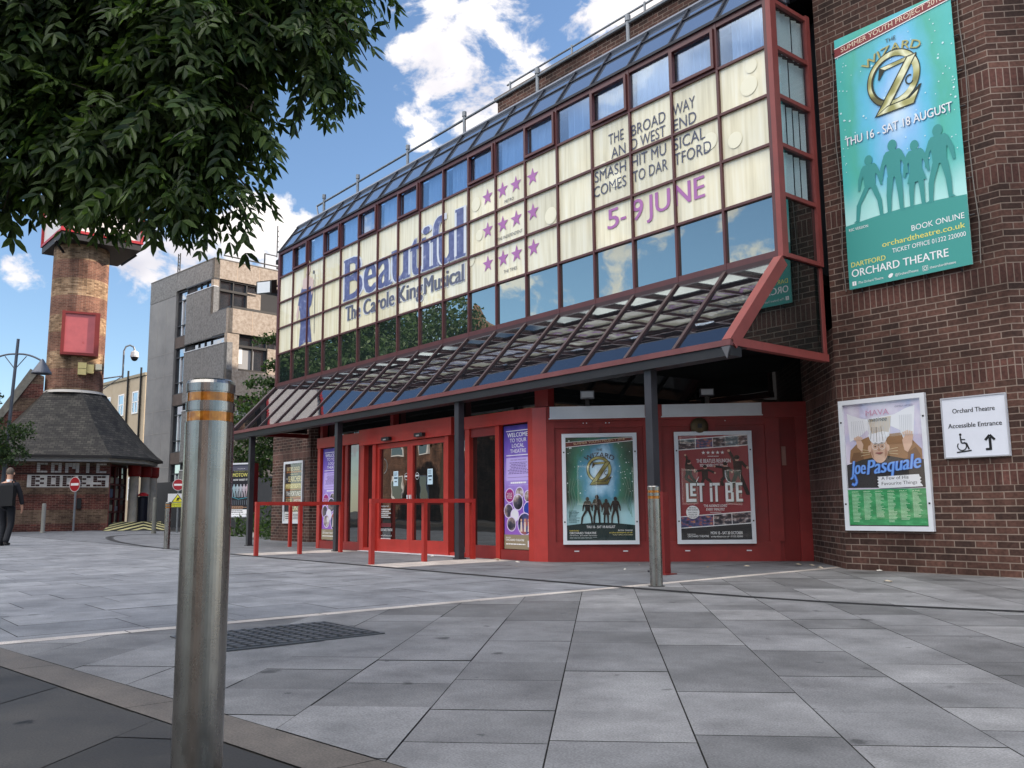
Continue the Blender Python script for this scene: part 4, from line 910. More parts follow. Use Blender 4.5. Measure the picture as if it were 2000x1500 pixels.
# small floodlights standing behind the white boards
def floods():
    pr = None
    for u, lab in ((.62, 'small grey spotlight under the canopy above the Wizard of Oz poster'), (2.35, 'small dark spotlight under the canopy above the Let It Be poster')):
        c = P0+E*u+EN*.06+Z*2.262
        t = thing('spotlight', lab, 'spotlight', c, 'spotlights above the red screen')
        m = flat(120, 124, 130, .5) if u < 1 else flat(50, 50, 54, .5)
        mb = MB(); mb.fb(c, E, EN, -.10, .10, .10, .21, -.06, .06, m); mb.build('lamp_body', t, bevel=.008)
        mb = MB(); mb.fb(c, E, EN, -.085, .085, .115, .195, .061, .066, flat(170, 176, 182, .2)); mb.build('lens', t)
        mb = MB(); mb.fb(c, E, EN, -.03, .03, 0, .098, -.03, .03, M_BLACK); mb.build('bracket', t)
floods()

# ------------------------------------------------------------------ posters and signs
W_, K_ = flat(238, 238, 238, .45), flat(20, 20, 22, .5)
A_OZ, A_BANNER, A_PURPLE, A_GREEN, A_PHOTO, A_WARM, A_LILAC, A_GOLD = [art_mat(k+'_print', k) for k in ('oz', 'banner', 'purple', 'green', 'photo', 'photo_warm', 'lilac', 'gold')]
def frame_poster(name, label, o, u, n, w, h, art, fw=.055, depth=.05, fm=None, lx=0, group=None, cat='poster'):
    """metal snap frame with a print inside; o is its lower left corner on the wall"""
    t = thing(name, label, cat, o, group); fm = fm or M_ALU; mb = MB()
    mb.fb(o, u, n, 0, w, 0, fw, 0, depth, fm); mb.fb(o, u, n, 0, w, h-fw, h, 0, depth, fm); mb.fb(o, u, n, 0, fw, fw, h-fw, 0, depth, fm); mb.fb(o, u, n, w-fw, w, fw, h-fw, 0, depth, fm)
    mb.fb(o, u, n, fw, w-fw, fw, h-fw, 0, depth*.3, M_DARK)
    mb.build('frame', t, bevel=.004)
    mb = MB()
    for x, z in ((fw*.5, h*.2), (w-fw*.5, h*.2), (fw*.5, h*.83), (w-fw*.5, h*.83)): mb.fb(o, u, n, x-.01, x+.01, z-.01, z+.01, depth, depth+.004, K_)
    mb.build('screw', t)
    mb = MB(); bd = Board(mb, o+u*fw+Z*fw+n*(depth*.3+.002), u, n); art(bd, w-2*fw, h-2*fw); mb.build('print', t)
    mb = MB(); mb.fb(o, u, n, fw+.001, w-fw-.001, fw+.001, h-fw-.001, depth-.009, depth-.007, M_ACRYLIC); mb.build('acrylic_cover', t); return t
def walker(bd, x, y, h, m, step=.12, skirt=False, arm=1, lean=0):
    """plain walking figure in silhouette"""
    w = h*.11
    def p(a, b): return (x+a*h+lean*b*h, y+b*h)
    bd.disc(*p(0, .90), h*.062, m, h*.078); bd.pol([p(-.03, .80), p(.03, .80), p(.03, .87), p(-.03, .87)], m)
    bd.pol([p(-.115, .80), p(-.09, .835), p(.09, .835), p(.115, .80), p(.09, .60), p(.085, .47), p(-.085, .47), p(-.09, .60)], m)
    for sx, k in ((-1, step), (1, step*.6)):
        bd.pol([p(sx*.005, .49), p(sx*.095, .49), p(sx*(.07+k), .25), p(sx*(.06+k*1.2), .03), p(sx*(.10+k*1.2), 0), p(sx*(.01+k*1.2), 0), p(sx*(.0+k), .25)], m)
        bd.pol([p(sx*.085, .83), p(sx*.12, .80), p(sx*(.15+.03*arm), .64), p(sx*(.13+.06*arm), .47), p(sx*(.10+.06*arm), .47), p(sx*(.10+.02*arm), .64), p(sx*.07, .72)], m)
    if skirt: bd.pol([p(-.07, .60), p(.07, .60), p(.14, .36), p(-.14, .36)], m)
def oz_logo(bd, cx, cy, r):
    dk = flat(40, 44, 30, .5)
    bd.ring(cx, cy, r*.80, r*1.06, dk, 48, 1.06); bd.ring(cx, cy, r*.835, r*1.02, A_GOLD, 48, 1.06, taper=-r*.05)
    def q(pts, m): bd.pol([(cx+a*r, cy+b*r) for a, b in pts], m)
    q([(-.55, .62), (-.50, .30), (-.44, .30), (-.36, .42), (.42, .46), (-.78, -1.28), (.78, -1.32), (1.10, -.62), (1.02, -.60), (.72, -1.02), (-.22, -1.0), (.92, .62), (.80, .66), (-.4, .60)][:], dk) if False else None
    q([(-.52, .60), (.95, .66), (.95, .50), (-.52, .40)], dk); q([(-.50, .575), (.90, .63), (.90, .52), (-.50, .43)], A_GOLD); q([(-.52, .60), (-.60, .12), (-.54, .12), (-.30, .44)], dk)
    q([(.55, .62), (.97, .62), (-.20, -1.08), (-.82, -1.30)], dk); q([(.60, .60), (.90, .60), (-.24, -1.05), (-.74, -1.27)], A_GOLD)
    q([(-.86, -1.32), (.74, -1.30), (1.06, -.62), (.96, -.62), (.58, -.98), (-.30, -1.02)], dk); q([(-.74, -1.28), (.70, -1.26), (.92, -.80), (.56, -1.03), (-.30, -1.06)], A_GOLD)
    bd.ring(cx+.62*r, cy-.30*r, r*.12, r*.17, dk, 24, 1.2, 60, 330)
def arc_fn(cx, cy, r):
    def f(x, y):
        t = (x-cx)/r; rr = r+(y-cy); return (cx+rr*math.sin(t), cy-r+rr*math.cos(t))
    return f
def stars_dots(bd, w, h, y0, y1, n, m, rng):
    for i in range(n):
        x = rng.random(); x = x**2*.5 if rng.random() < .5 else 1-x**2*.5
        bd.disc(x*w*.96+.02*w, h*(y0+(y1-y0)*rng.random()), w*rng.choice((.004, .005, .006, .009)), m, n=8)
def art_oz(bd, w, h):
    rg = random.Random(3); bd.rect(0, 0, w, h, A_OZ, True)
    sp = flat(214, 236, 236, .4); stars_dots(bd, w, h, .45, .97, 60, sp, rg)
    for s in (-1, 1):          # torn dark hollows and pale roots either side
        for k in range(3): bd.line([(w*(.5+s*(.34+.05*k)), h*.60), (w*(.5+s*(.40+.03*k)), h*(.5-.03*k)), (w*(.5+s*(.36+.04*k)), h*(.40-.02*k)), (w*(.5+s*(.42+.02*k)), h*(.28-.03*k))], w*.006, flat(96, 140, 120, .5))
    bd.pol([(0, h*.905), (w, h*.965), (w, h*1.0-.012), (0, h*.952)], flat(96, 34, 36, .5))
    bd.line([(0, h*.905), (w, h*.962)], .008, W_); bd.line([(0, h*.952), (w, h*.995)], .006, W_)
    sl = .06*h/w
    bd.text('SUMMER YOUTH PROJECT 2018', w*.12, h*.918, h*.024, flat(216, 190, 150), w=w*.76, fn=lambda x, y: (x, y+x*sl))
    dk = flat(34, 44, 52, .5)
    bd.text('THE', w*.5, h*.865, h*.022, dk, al='c', bold=.01)
    bd.text('WIZARD', w*.5, h*.805, h*.045, dk, w=w*.46, al='c', bold=.012, fn=arc_fn(w*.5, h*.83, w*.42)); bd.text('OF', w*.5, h*.80, h*.016, dk, al='c')
    oz_logo(bd, w*.49, h*.685, w*.175)
    n_ = flat(16, 22, 22, .5)
    bd.pol([(0, 0), (w, 0), (w, h*.145)]+[(w*(1-i/12), h*(.145+.025*math.sin(math.pi*i/12))) for i in range(1, 12)]+[(0, h*.145)], flat(14, 40, 40, .45))
    for x, hh, sk, st in ((.31, .27, False, .16), (.45, .29, False, .06), (.585, .25, True, .04), (.72, .27, False, .09)): walker(bd, w*x, h*.155, h*hh, n_, st, sk)
    bd.text('THU 16 - SAT 18 AUGUST', w*.5, h*.118, h*.024, W_, w=w*.42, al='c', bold=.012)
    bd.text('DARTFORD', w*.04, h*.088, h*.012, flat(226, 206, 90), bold=.012); bd.text('ORCHARD THEATRE', w*.04, h*.062, h*.020, W_, w=w*.39, bold=.012)
    bd.text('BOOK ONLINE', w*.96, h*.088, h*.014, W_, al='r'); bd.text('orchardtheatre.co.uk', w*.96, h*.068, h*.014, flat(226, 206, 90), al='r', w=w*.34, bold=.012); bd.text('TICKET OFFICE 01322 220000', w*.96, h*.048, h*.010, flat(220, 214, 170), al='r', w=w*.29)
    bd.text('f /The Orchard Theatre', w*.04, h*.044, h*.009, W_, w=w*.13); bd.text('@OrchardTheatre', w*.19, h*.044, h*.009, W_, w=w*.12); bd.text('theorchardtheatre', w*.32, h*.044, h*.009, W_, w=w*.12); bd.lines(w*.04, w*.5, h*.018, h*.034, 2, flat(150, 160, 160))
    bd.text('BY ARRANGEMENT', w*.04, h*.29, h*.009, W_, w=w*.12) if False else bd.lines(w*.03, w*.20, h*.17, h*.29, 9, flat(70, 110, 116))
def art_beatles(bd, w, h):
    red, red2 = flat(146, 46, 58, .35, var=.12), flat(120, 36, 46, .4)
    bd.rect(0, 0, w, h, red)
    def strip(y0, y1, sl, cuts, mats):
        bd.pol([(0, y0-.012), (w, y0+sl-.012), (w, y1+sl+.012), (0, y1+.012)], W_)
        for (a, b), m in zip(zip(cuts, cuts[1:]), mats): bd.pol([(w*a+.004, y0+sl*a), (w*b-.004, y0+sl*b), (w*b-.004, y1+sl*b), (w*a+.004, y1+sl*a)], m, [(a*3, 0), (b*3, 0), (b*3, .8), (a*3, .8)])
    strip(h*.865, h*.955, h*.04, (0, .25, .50, 1), (A_PHOTO, A_WARM, A_PHOTO))
    bd.pol([(0, 0), (w, 0), (w, h*.16), (0, h*.115)], flat(24, 25, 30, .45)); strip(h*.115, h*.215, h*.045, (0, .47, .73, 1), (A_WARM, A_PHOTO, A_PHOTO))
    for i in range(5): bd.star(w*(.36+.068*i), h*.832, w*.030, W_)
    bd.lines(w*.42, w*.58, h*.792, h*.802, 1, W_, jag=0)
    bd.text('THE BEATLES REUNION', w*.5, h*.735, h*.036, W_, w=w*.49, al='c', bold=.018); bd.text('YOU NEVER GOT TO SEE!', w*.5, h*.695, h*.028, W_, w=w*.40, al='c', bold=.018)
    k = flat(22, 20, 24, .5); sk = flat(206, 160, 140, .5)
    def jump(x, y, s, flip, pose):
        def p(a, b): return (x+a*s*flip, y+b*s)
        bd.disc(*p(.02, .86), .06*s, sk, .075*s); bd.disc(*p(.01, .90), .072*s, k, .06*s)
        bd.pol([p(-.12, .80), p(.12, .80), p(.10, .44), p(-.10, .44)], k)
        arms, legs = pose
        for a in arms:
            bd.line([p(*q) for q in a], .075*s, k); bd.disc(*p(*a[-1]), .035*s, sk)
        for a in legs: bd.line([p(*q) for q in a], .10*s, k); bd.disc(*p(*a[-1]), .05*s, k, .03*s)
    jump(w*.14, h*.50, w*.42, 1, ([[(-.08, .78), (-.04, 1.0), (-.1, 1.12)], [(.08, .76), (.2, .6)]], [[(-.05, .46), (-.12, .32), (.2, .1)], [(.05, .46), (.12, .3), (.36, .08)]]))
    jump(w*.37, h*.46, w*.40, 1, ([[(-.1, .76), (-.24, .74), (-.36, .72)], [(.1, .78), (.24, .72), (.36, .66)]], [[(-.05, .46), (-.12, .3), (-.10, .22)], [(.05, .46), (.2, .36), (.22, .22)]]))
    jump(w*.67, h*.46, w*.44, -1, ([[(-.1, .76), (-.2, .62)], [(.1, .78), (.22, .80), (.36, .82)]], [[(-.05, .46), (-.1, .3), (-.02, .2)], [(.05, .46), (.16, .34), (.12, .2)]]))
    jump(w*.84, h*.46, w*.54, -1, ([[(-.1, .78), (-.2, .66), (-.26, .62)], [(.08, .8), (.16, .98), (.22, 1.08)]], [[(-.04, .46), (-.14, .2), (-.24, -.08)], [(.04, .46), (.14, .22), (.16, .1)]]))
    bd.line([(w*.66, h*.66), (w*.66, h*.60), (w*.69, h*.555), (w*.74, h*.54), (w*.80, h*.545)], w*.010, W_); bd.line([(w*.28, h*.60), (w*.24, h*.55)], w*.008, W_)
    sh = flat(70, 20, 26, .5)
    for m, dx, dy in ((sh, .008, -.008), (W_, 0, 0)):
        def r(a, b, c, d): bd.rect(w*(a+dx), h*(b+dy), w*(c+dx), h*(d+dy), m)
        r(.09, .36, .125, .54); r(.09, .36, .235, .39)                                    # L
        r(.15, .415, .185, .54); r(.15, .515, .235, .54); r(.15, .465, .225, .488); r(.15, .415, .235, .437)   # E tucked in the L
        r(.25, .515, .355, .54); r(.285, .36, .32, .54)                                  # T
        r(.43, .36, .465, .495); r(.43, .505, .465, .54); r(.47, .515, .575, .54); r(.505, .36, .54, .54)      # iT
        r(.65, .36, .687, .54); r(.65, .515, .755, .54); r(.65, .445, .75, .465); r(.65, .36, .76, .383); r(.72, .46, .755, .535); r(.728, .365, .765, .448)   # B
        r(.80, .36, .837, .54); r(.80, .515, .895, .54); r(.80, .442, .885, .465); r(.80, .36, .895, .385)     # E
    bd.text("'THE AUDIENCE LOVED", w*.5, h*.31, h*.024, W_, w=w*.33, al='c', bold=.014); bd.text("EVERY MINUTE!'", w*.5, h*.275, h*.024, W_, w=w*.26, al='c', bold=.014); bd.lines(w*.42, w*.58, h*.256, h*.264, 1, W_, jag=0)
    bd.disc(w*.175, h*.262, w*.095, W_)
    for i, (t, hh) in enumerate((('BRAND', .014), ('NEW SHOW', .017), ('FEATURING', .011), ('MORE OF', .013), ('THE HITS', .013))): bd.text(t, w*.175, h*(.298-.022*i), h*hh, k, al='c', maxw=w*.15, bold=.01)
    bd.text('DARTFORD', w*.09, h*.048, h*.010, W_); bd.text('ORCHARD THEATRE', w*.09, h*.026, h*.017, W_, w=w*.30, bold=.01)
    bd.text('MON 15 - SAT 20 OCTOBER', w*.87, h*.052, h*.026, W_, w=w*.45, al='r', bold=.018); bd.text('orchardtheatre.co.uk • 01322 220000', w*.87, h*.024, h*.015, W_, w=w*.45, al='r')
def art_joe(bd, w, h):
    tan, tan2, dk, sk, sk2 = flat(150, 112, 76, .5, var=.14), flat(120, 86, 58, .5, var=.14), flat(52, 48, 48, .5, var=.14), flat(212, 178, 156, .5, var=.1), flat(178, 138, 116, .5)
    white, wgr = flat(226, 226, 230, .4), flat(186, 186, 192, .4)
    bd.rect(0, 0, w, h, A_LILAC, True)
    def q(pts, m): bd.pol([(a*w, b*h) for a, b in pts], m)
    q([(.04, .52), (.06, .62), (.2, .70), (.34, .73), (.72, .74), (.86, .68), (.97, .60), (.97, .52), (.5, .46)], tan); q([(.05, .52), (.10, .60), (.22, .60), (.24, .50)], tan2); q([(.78, .50), (.80, .58), (.90, .62), (.96, .54)], tan2)
    q([(0, .31), (0, .50), (.22, .54), (.44, .56), (.56, .56), (.76, .53), (1, .52), (1, .30)], dk)
    bd.disc(w*.44, h*.62, w*.115, sk, h*.115)
    q([(.04, .93), (.10, .91), (.22, .88), (.30, .87), (.66, .89), (.80, .93), (.92, .95), (.88, .70), (.76, .68), (.72, .76), (.60, .80), (.58, .72), (.52, .69), (.40, .69), (.34, .72), (.30, .78), (.22, .74), (.06, .69)], white)
    q([(.32, .86), (.62, .88), (.60, .80), (.56, .72), (.50, .73), (.44, .74), (.38, .72), (.34, .78)], flat(206, 190, 168, .45))
    for a in range(16): q([(.32+.018*a, .74+.01*(a % 3)), (.325+.018*a, .74+.01*(a % 3)), (.318+.020*a, .87), (.312+.020*a, .87)], wgr)
    for a in range(7): q([(.09+.03*a, .72), (.094+.03*a, .72), (.10+.025*a, .86), (.095+.025*a, .86)], wgr); q([(.72+.022*a, .72), (.724+.022*a, .72), (.73+.024*a, .88), (.725+.024*a, .88)], wgr)
    q([(.16, .64), (.14, .71), (.20, .72), (.24, .66), (.22, .60)], sk); q([(.76, .60), (.74, .68), (.80, .73), (.88, .72), (.86, .64), (.80, .58)], sk)
    for x in (.40, .48): bd.disc(w*x, h*.665, w*.018, flat(70, 56, 50, .5), h*.006)
    bd.line([(w*.36, h*.69), (w*.43, h*.675)], .008, white); bd.line([(w*.46, h*.675), (w*.54, h*.69)], .008, white)
    bd.disc(w*.44, h*.625, w*.022, sk2, h*.022); bd.line([(w*.39, h*.588), (w*.44, h*.578), (w*.49, h*.588)], .008, flat(120, 60, 56, .5))
    for s in (-1, 1):
        for k in range(3): bd.line([(w*(.44+s*.12), h*(.61-.014*k)), (w*(.44+s*.24), h*(.622-.026*k))], .005, flat(210, 196, 160, .5))
    bd.pol([(w*.31, h*.74), (w*.335, h*.69), (w*.37, h*.665), (w*.40, h*.672), (w*.44, h*.66), (w*.48, h*.672), (w*.52, h*.665), (w*.55, h*.70), (w*.58, h*.75), (w*.5, h*.76)], white)
    for k_, (x_, y_) in enumerate(((.34, .70), (.38, .68), (.42, .675), (.46, .675), (.50, .68), (.54, .70))): bd.line([(w*x_, h*y_), (w*(.44+(x_-.44)*.75), h*.80)], .006, wgr if k_ % 2 else flat(120, 112, 108, .5))
    for x in (.395, .485): bd.ring(w*x, h*.640, w*.034, w*.040, flat(226, 224, 220, .5), 18); bd.disc(w*x, h*.640, w*.012, flat(60, 48, 44, .5), h*.005)
    for s_ in (-1, 1): bd.pol([(w*(.44+s_*.105), h*.65), (w*(.44+s_*.112), h*.60), (w*(.44+s_*.07), h*.54), (w*(.44+s_*.075), h*.60)], sk2); bd.disc(w*(.44+s_*.118), h*.625, w*.022, sk, h*.028)
    bd.line([(w*.425, h*.65), (w*.455, h*.65)], .006, flat(60, 50, 46, .5)); bd.pol([(w*.40, h*.592), (w*.48, h*.592), (w*.46, h*.578), (w*.42, h*.578)], flat(150, 90, 84, .5)); bd.pol([(w*.435, h*.645), (w*.445, h*.645), (w*.458, h*.612), (w*.425, h*.612)], flat(190, 150, 128, .5))
    for k_ in range(5): bd.line([(w*(.135+.022*k_), h*.70), (w*(.13+.024*k_), h*(.735-.006*abs(k_-2)))], w*.020, sk); bd.line([(w*(.765+.024*k_), h*.72), (w*(.76+.027*k_), h*(.755-.006*abs(k_-2)))], w*.020, sk)
    bd.text('MAVA', w*.45, h*.895, h*.045, flat(196, 130, 160, .5), w=w*.30, al='c'); bd.text('matinee', w*.45, h*.845, h*.035, flat(40, 44, 44, .5), w=w*.24, al='c', shear=.25); bd.text('COMEDY ARTISTS', w*.90, h*.945, h*.014, flat(90, 76, 110, .5), w=w*.22, al='r')
    B1, B2 = flat(70, 120, 216, .4), flat(120, 168, 236, .4)
    for m, bo in ((B1, .075), (B2, .02)):
        bd.text('Joe', w*.05, h*.41, h*.11, m, w=w*.20, bold=bo, shear=.22, fn=lambda x, y: (x, y+.02*math.sin(x*9))); bd.text('Pasquale', w*.27, h*.415, h*.115, m, w=w*.68, bold=bo, shear=.22, fn=lambda x, y: (x, y+(x-w*.27)*.09))
    bd.line([(w*.10, h*.42), (w*.13, h*.36), (w*.10, h*.33), (w*.06, h*.345)], w*.035, B1); bd.line([(w*.10, h*.42), (w*.13, h*.36), (w*.10, h*.33), (w*.06, h*.345)], w*.012, B2)
    tp = [(.40, .30)]+[(.395+.02*(i % 2), .30+.012*i) for i in range(1, 8)]+[(.40, .395), (.92, .405)]+[(.945-.02*(i % 2), .40-.012*i) for i in range(1, 7)]+[(.96, .31)]
    q(tp, flat(226, 228, 232, .4)); k = flat(44, 46, 50, .5)
    bd.text('A Few of His', w*.45, h*.362, h*.026, k, w=w*.34, fn=lambda x, y: (x, y+x*.02)); bd.text('Favourite Things', w*.45, h*.320, h*.026, k, w=w*.44, fn=lambda x, y: (x, y+x*.02))
    bd.rect(0, 0, w, h*.295, A_GREEN, True)
    for c in range(6):
        bd.text(('JANUARY', 'FEBRUARY', 'MARCH', 'APRIL', 'MAY', 'JUNE')[c], w*(.05+.155*c), h*.272, h*.010, flat(214, 232, 200, .5), w=w*.09); bd.lines(w*(.05+.155*c), w*(.165+.155*c), h*(.03+.02*(c % 3)), h*.265, 21, flat(180, 216, 180, .5), jag=.5)
    bd.rect(0, 0, w, h*.008, K_)
def art_welcome(bd, w, h):
    bd.rect(0, 0, w, h, A_PURPLE, True); lav = flat(186, 168, 226, .5)
    bd.line([(w*.08, h*.955), (w*.97, h*.955)], .012, W_)
    bd.text('WELCOME', w*.5, h*.905, h*.034, W_, w=w*.74, al='c', bold=.035); 
    for i, t in enumerate(('TO YOUR', 'LOCAL', 'THEATRE')): bd.text(t, w*.52, h*(.862-.044*i), h*.030, W_, al='c', w=w*(.60, .44, .58)[i])
    bd.line([(w*.08, h*.755), (w*.97, h*.755)], .012, W_)
    bd.rect(w*.08, h*.55, w*.96, h*.735, lav); bd.text('OUR TICKET OFFICE HOURS', w*.52, h*.712, h*.009, flat(50, 34, 90), w=w*.56, al='c', bold=.02)
    bd.lines(w*.13, w*.92, h*.60, h*.70, 8, flat(110, 90, 150), al='c'); bd.line([(w*.13, h*.575), (w*.9, h*.575)], .006, flat(110, 90, 150))
    bd.lines(w*.24, w*.80, h*.518, h*.545, 1, W_, jag=0)
    bd.line([(w*.15, h*.512), (w*.9, h*.512)], .006, lav)
    rg = random.Random(5)
    for x, y, r, m in ((.20, .43, .15, flat(150, 30, 110, .5)), (.56, .445, .13, A_PHOTO), (.86, .42, .12, A_PHOTO), (.50, .375, .17, A_PHOTO), (.86, .32, .15, flat(30, 60, 150, .5)), (.16, .305, .15, A_PHOTO), (.38, .27, .13, flat(210, 210, 218, .5)), (.26, .20, .15, A_PHOTO), (.74, .20, .24, A_WARM)):
        bd.disc(w*x, h*y, w*(r+.025), flat(206, 190, 226, .5), w*(r+.025)); bd.disc(w*x, h*y, w*r, m, w*r)
    for i, t in enumerate(('PICK UP', 'A SEASON', 'BROCHURE', 'TODAY')): bd.text(t, w*.20, h*(.443-.013*i), h*.008, W_, w=w*.20, al='c', bold=.02)
    for k in range(3): bd.pol([(w*(.58+.13*k), h*.14), (w*(.66+.13*k), h*.14), (w*(.64+.13*k), h*.22), (w*(.60+.13*k), h*.22)], flat(206, 190, 180, .5)); bd.disc(w*(.62+.13*k), h*.232, w*.03, flat(190, 150, 130, .5))
    bd.rect(0, 0, w, h*.115, flat(140, 128, 104, .5)); bd.text('DARTFORD', w*.06, h*.088, h*.008, W_); bd.text('ORCHARD THEATRE', w*.06, h*.065, h*.016, W_, w=w*.66, bold=.02)
    bd.lines(w*.06, w*.76, h*.032, h*.048, 1, W_, jag=0)
    bd.rect(w*.84, h*.02, w*.97, h*.07, flat(206, 206, 210))
def art_searchers(bd, w, h):
    bd.rect(0, 0, w, h, flat(52, 24, 24, .5)); cream, yel, wh, navy = flat(226, 206, 150, .5), flat(214, 190, 84, .5), flat(226, 226, 222, .5), flat(24, 26, 44, .5)
    bd.text('SIXTIES GOLD', w*.45, h*.88, h*.06, cream, w=w*.74, al='c', bold=.03); bd.lines(w*.06, w*.94, h*.84, h*.87, 2, flat(206, 130, 60), jag=0)
    bd.rect(0, h*.665, w, h*.835, navy); bd.text('SPECIAL GUESTS', w*.5, h*.805, h*.018, cream, w=w*.5, al='c'); bd.text('THE', w*.05, h*.72, h*.03, wh, w=w*.1); bd.text('SEARCHERS', w*.57, h*.685, h*.095, cream, w=w*.80, al='c', bold=.03)
    bd.rect(0, h*.56, w, h*.655, flat(150, 132, 70, .5)); bd.text('MERSEYBEATS', w*.5, h*.575, h*.065, flat(238, 226, 160, .5), w=w*.86, al='c', bold=.03)
    bd.text('THE FORTUNES', w*.5, h*.435, h*.08, wh, w=w*.86, al='c', bold=.03); bd.line([(w*.04, h*.54), (w*.96, h*.55)], .012, flat(206, 130, 60)); bd.line([(w*.04, h*.41), (w*.96, h*.42)], .012, flat(206, 130, 60))
    bd.text('STEVE', w*.08, h*.36, h*.03, cream, w=w*.32, bold=.02); bd.text('ELLIS', w*.08, h*.32, h*.035, cream, w=w*.32, bold=.02); bd.rect(w*.5, h*.30, w*.98, h*.41, flat(130, 26, 34, .5)); bd.text('VANITY FARE', w*.74, h*.345, h*.03, wh, w=w*.40, al='c', bold=.02)
    bd.rect(0, h*.17, w, h*.29, navy); bd.text('5 JUN', w*.5, h*.185, h*.08, cream, w=w*.5, al='c', bold=.03)
    bd.rect(0, 0, w, h*.16, wh); bd.lines(w*.06, w*.4, h*.03, h*.13, 3, flat(70, 70, 80)); bd.lines(w*.5, w*.94, h*.03, h*.13, 4, flat(50, 50, 60))
def art_motown(bd, w, h):
    bd.rect(0, 0, w, h, flat(30, 28, 34, .45)); bd.rect(0, h*.88, w, h, flat(84, 84, 100, .5)); bd.text('THE MAGIC OF', w*.5, h*.91, h*.012, W_, al='c', w=w*.4)
    bd.text("HOW SWEET IT IS", w*.52, h*.68, h*.036, W_, w=w*.86, al='c', bold=.02); bd.text('MOTOWN', w*.52, h*.76, h*.07, flat(214, 206, 110, .5), w=w*.92, al='c', bold=.025); bd.text('THE MAGIC OF', w*.52, h*.85, h*.03, flat(150, 150, 90, .5), w=w*.84, al='c')
    for k in range(5): walker(bd, w*(.14+.18*k), h*.36, h*.26, flat(150+12*k, 176, 184, .5), .06)
    bd.line([(0, h*.37), (w*.4, h*.32), (w, h*.36)], .016, flat(70, 160, 176, .5))
    for k in range(9): bd.line([(w*(.06+.11*k), h*.30), (w*(.08+.11*k), h*.21)], .014, flat(130, 140, 150, .5))
    bd.lines(w*.05, w*.95, h*.13, h*.19, 3, flat(190, 150, 120, .5)); bd.rect(0, 0, w, h*.12, W_); bd.lines(w*.05, w*.95, h*.05, h*.11, 2, flat(70, 70, 76)); bd.text('ORCHARD THEATRE', w*.06, h*.012, h*.022, K_, w=w*.86, bold=.02)

frame_poster('theatre_poster', 'green Wizard of Oz poster in an aluminium frame on the red screen', P0+E*.23+EN*.014+Z*.25, E, EN, 1.09, 1.60, art_oz, group='framed posters round the entrance')
frame_poster('theatre_poster', 'red Let It Be poster in an aluminium frame on the red screen', P0+E*1.86+EN*.014+Z*.25, E, EN, 1.10, 1.60, art_beatles, group='framed posters round the entrance')
frame_poster('theatre_poster', 'pale and green Joe Pasquale poster in an aluminium frame on the brick wall', V(-5.86, YW-.002, .47), X, -Y, 1.08, 1.58, art_joe, group='framed posters round the entrance')
frame_poster('theatre_poster', 'dark Searchers poster in a narrow white frame on the far brick pier', V(-21.66, YW-.002, .45), X, -Y, 1.10, 1.58, art_searchers, fw=.06, group='framed posters round the entrance')
def welcome(x0, x1, z0, z1, d, lab):
    o = V(x0, YD-d, z0); t = thing('welcome_panel', lab, 'poster', o, 'purple welcome panels in the entrance windows')
    mb = MB(); mb.fb(o, X, -Y, 0, x1-x0, 0, z1-z0, 0, .006, flat(90, 70, 130, .5)); mb.build('backing', t)
    mb = MB(); art_welcome(Board(mb, o-Y*.007, X, -Y), x1-x0, z1-z0); mb.build('print', t)
welcome(-10.79, -10.13, .16, 2.05, -.045, 'tall purple welcome panel between dark glass and the red corner post')
welcome(-16.80, -16.02, .18, 2.04, -.03, 'tall purple welcome panel partly hidden behind a black canopy post')

def access_sign():
    o = V(-4.61, YW-.002, 1.28); t = thing('accessible_entrance_sign', 'white accessible entrance sign with wheelchair symbol and arrow on the brick wall', 'sign', o)
    w, h = .70, .68; mb = MB(); mb.fb(o, X, -Y, 0, w, 0, h, .004, .022, flat(214, 218, 228, .35, var=.05)); mb.build('board', t, bevel=.003)
    mb = MB(); g = flat(170, 172, 178, .4)
    for q in ((0, w, 0, .014), (0, w, h-.014, h), (0, .014, .014, h-.014), (w-.014, w, .014, h-.014)): mb.fb(o, X, -Y, q[0], q[1], q[2], q[3], .0225, .030, g)
    mb.build('rim', t)
    mb = MB(); bd = Board(mb, o-Y*.0235, X, -Y, .00015); k = flat(14, 14, 16, .5)
    bd.text('Orchard Theatre', w*.5, .50, .050, k, w=.45, al='c', bold=.03); bd.text('Accessible Entrance', w*.5, .335, .050, k, w=.57, al='c', bold=.03)
    cx, cy = .20, .13
    bd.ring(cx, cy, .042, .054, k, 30, 1, -220, 60); bd.disc(cx-.01, cy+.128, .014, k); bd.line([(cx-.012, cy+.11), (cx-.004, cy+.035), (cx+.05, cy+.03), (cx+.075, cy-.04)], .016, k); bd.line([(cx-.01, cy+.075), (cx+.04, cy+.07)], .012, k); bd.line([(cx-.06, cy-.068), (cx+.10, cy-.052)], .014, k)
    ax, ay = .50, .07
    bd.rect(ax-.014, ay+.02, ax+.014, ay+.14, k); bd.rect(ax-.05, ay, ax+.014, ay+.024, k); bd.pol([(ax-.05, ay+.095), (ax, ay+.155), (ax+.05, ay+.095), (ax+.05, ay+.12), (ax, ay+.182), (ax-.05, ay+.12)][:3]+[(ax+.05, ay+.125), (ax, ay+.185), (ax-.05, ay+.125)], k) if False else bd.line([(ax-.05, ay+.11), (ax, ay+.165), (ax+.05, ay+.11)], .026, k)
    mb.build('lettering', t)
access_sign()

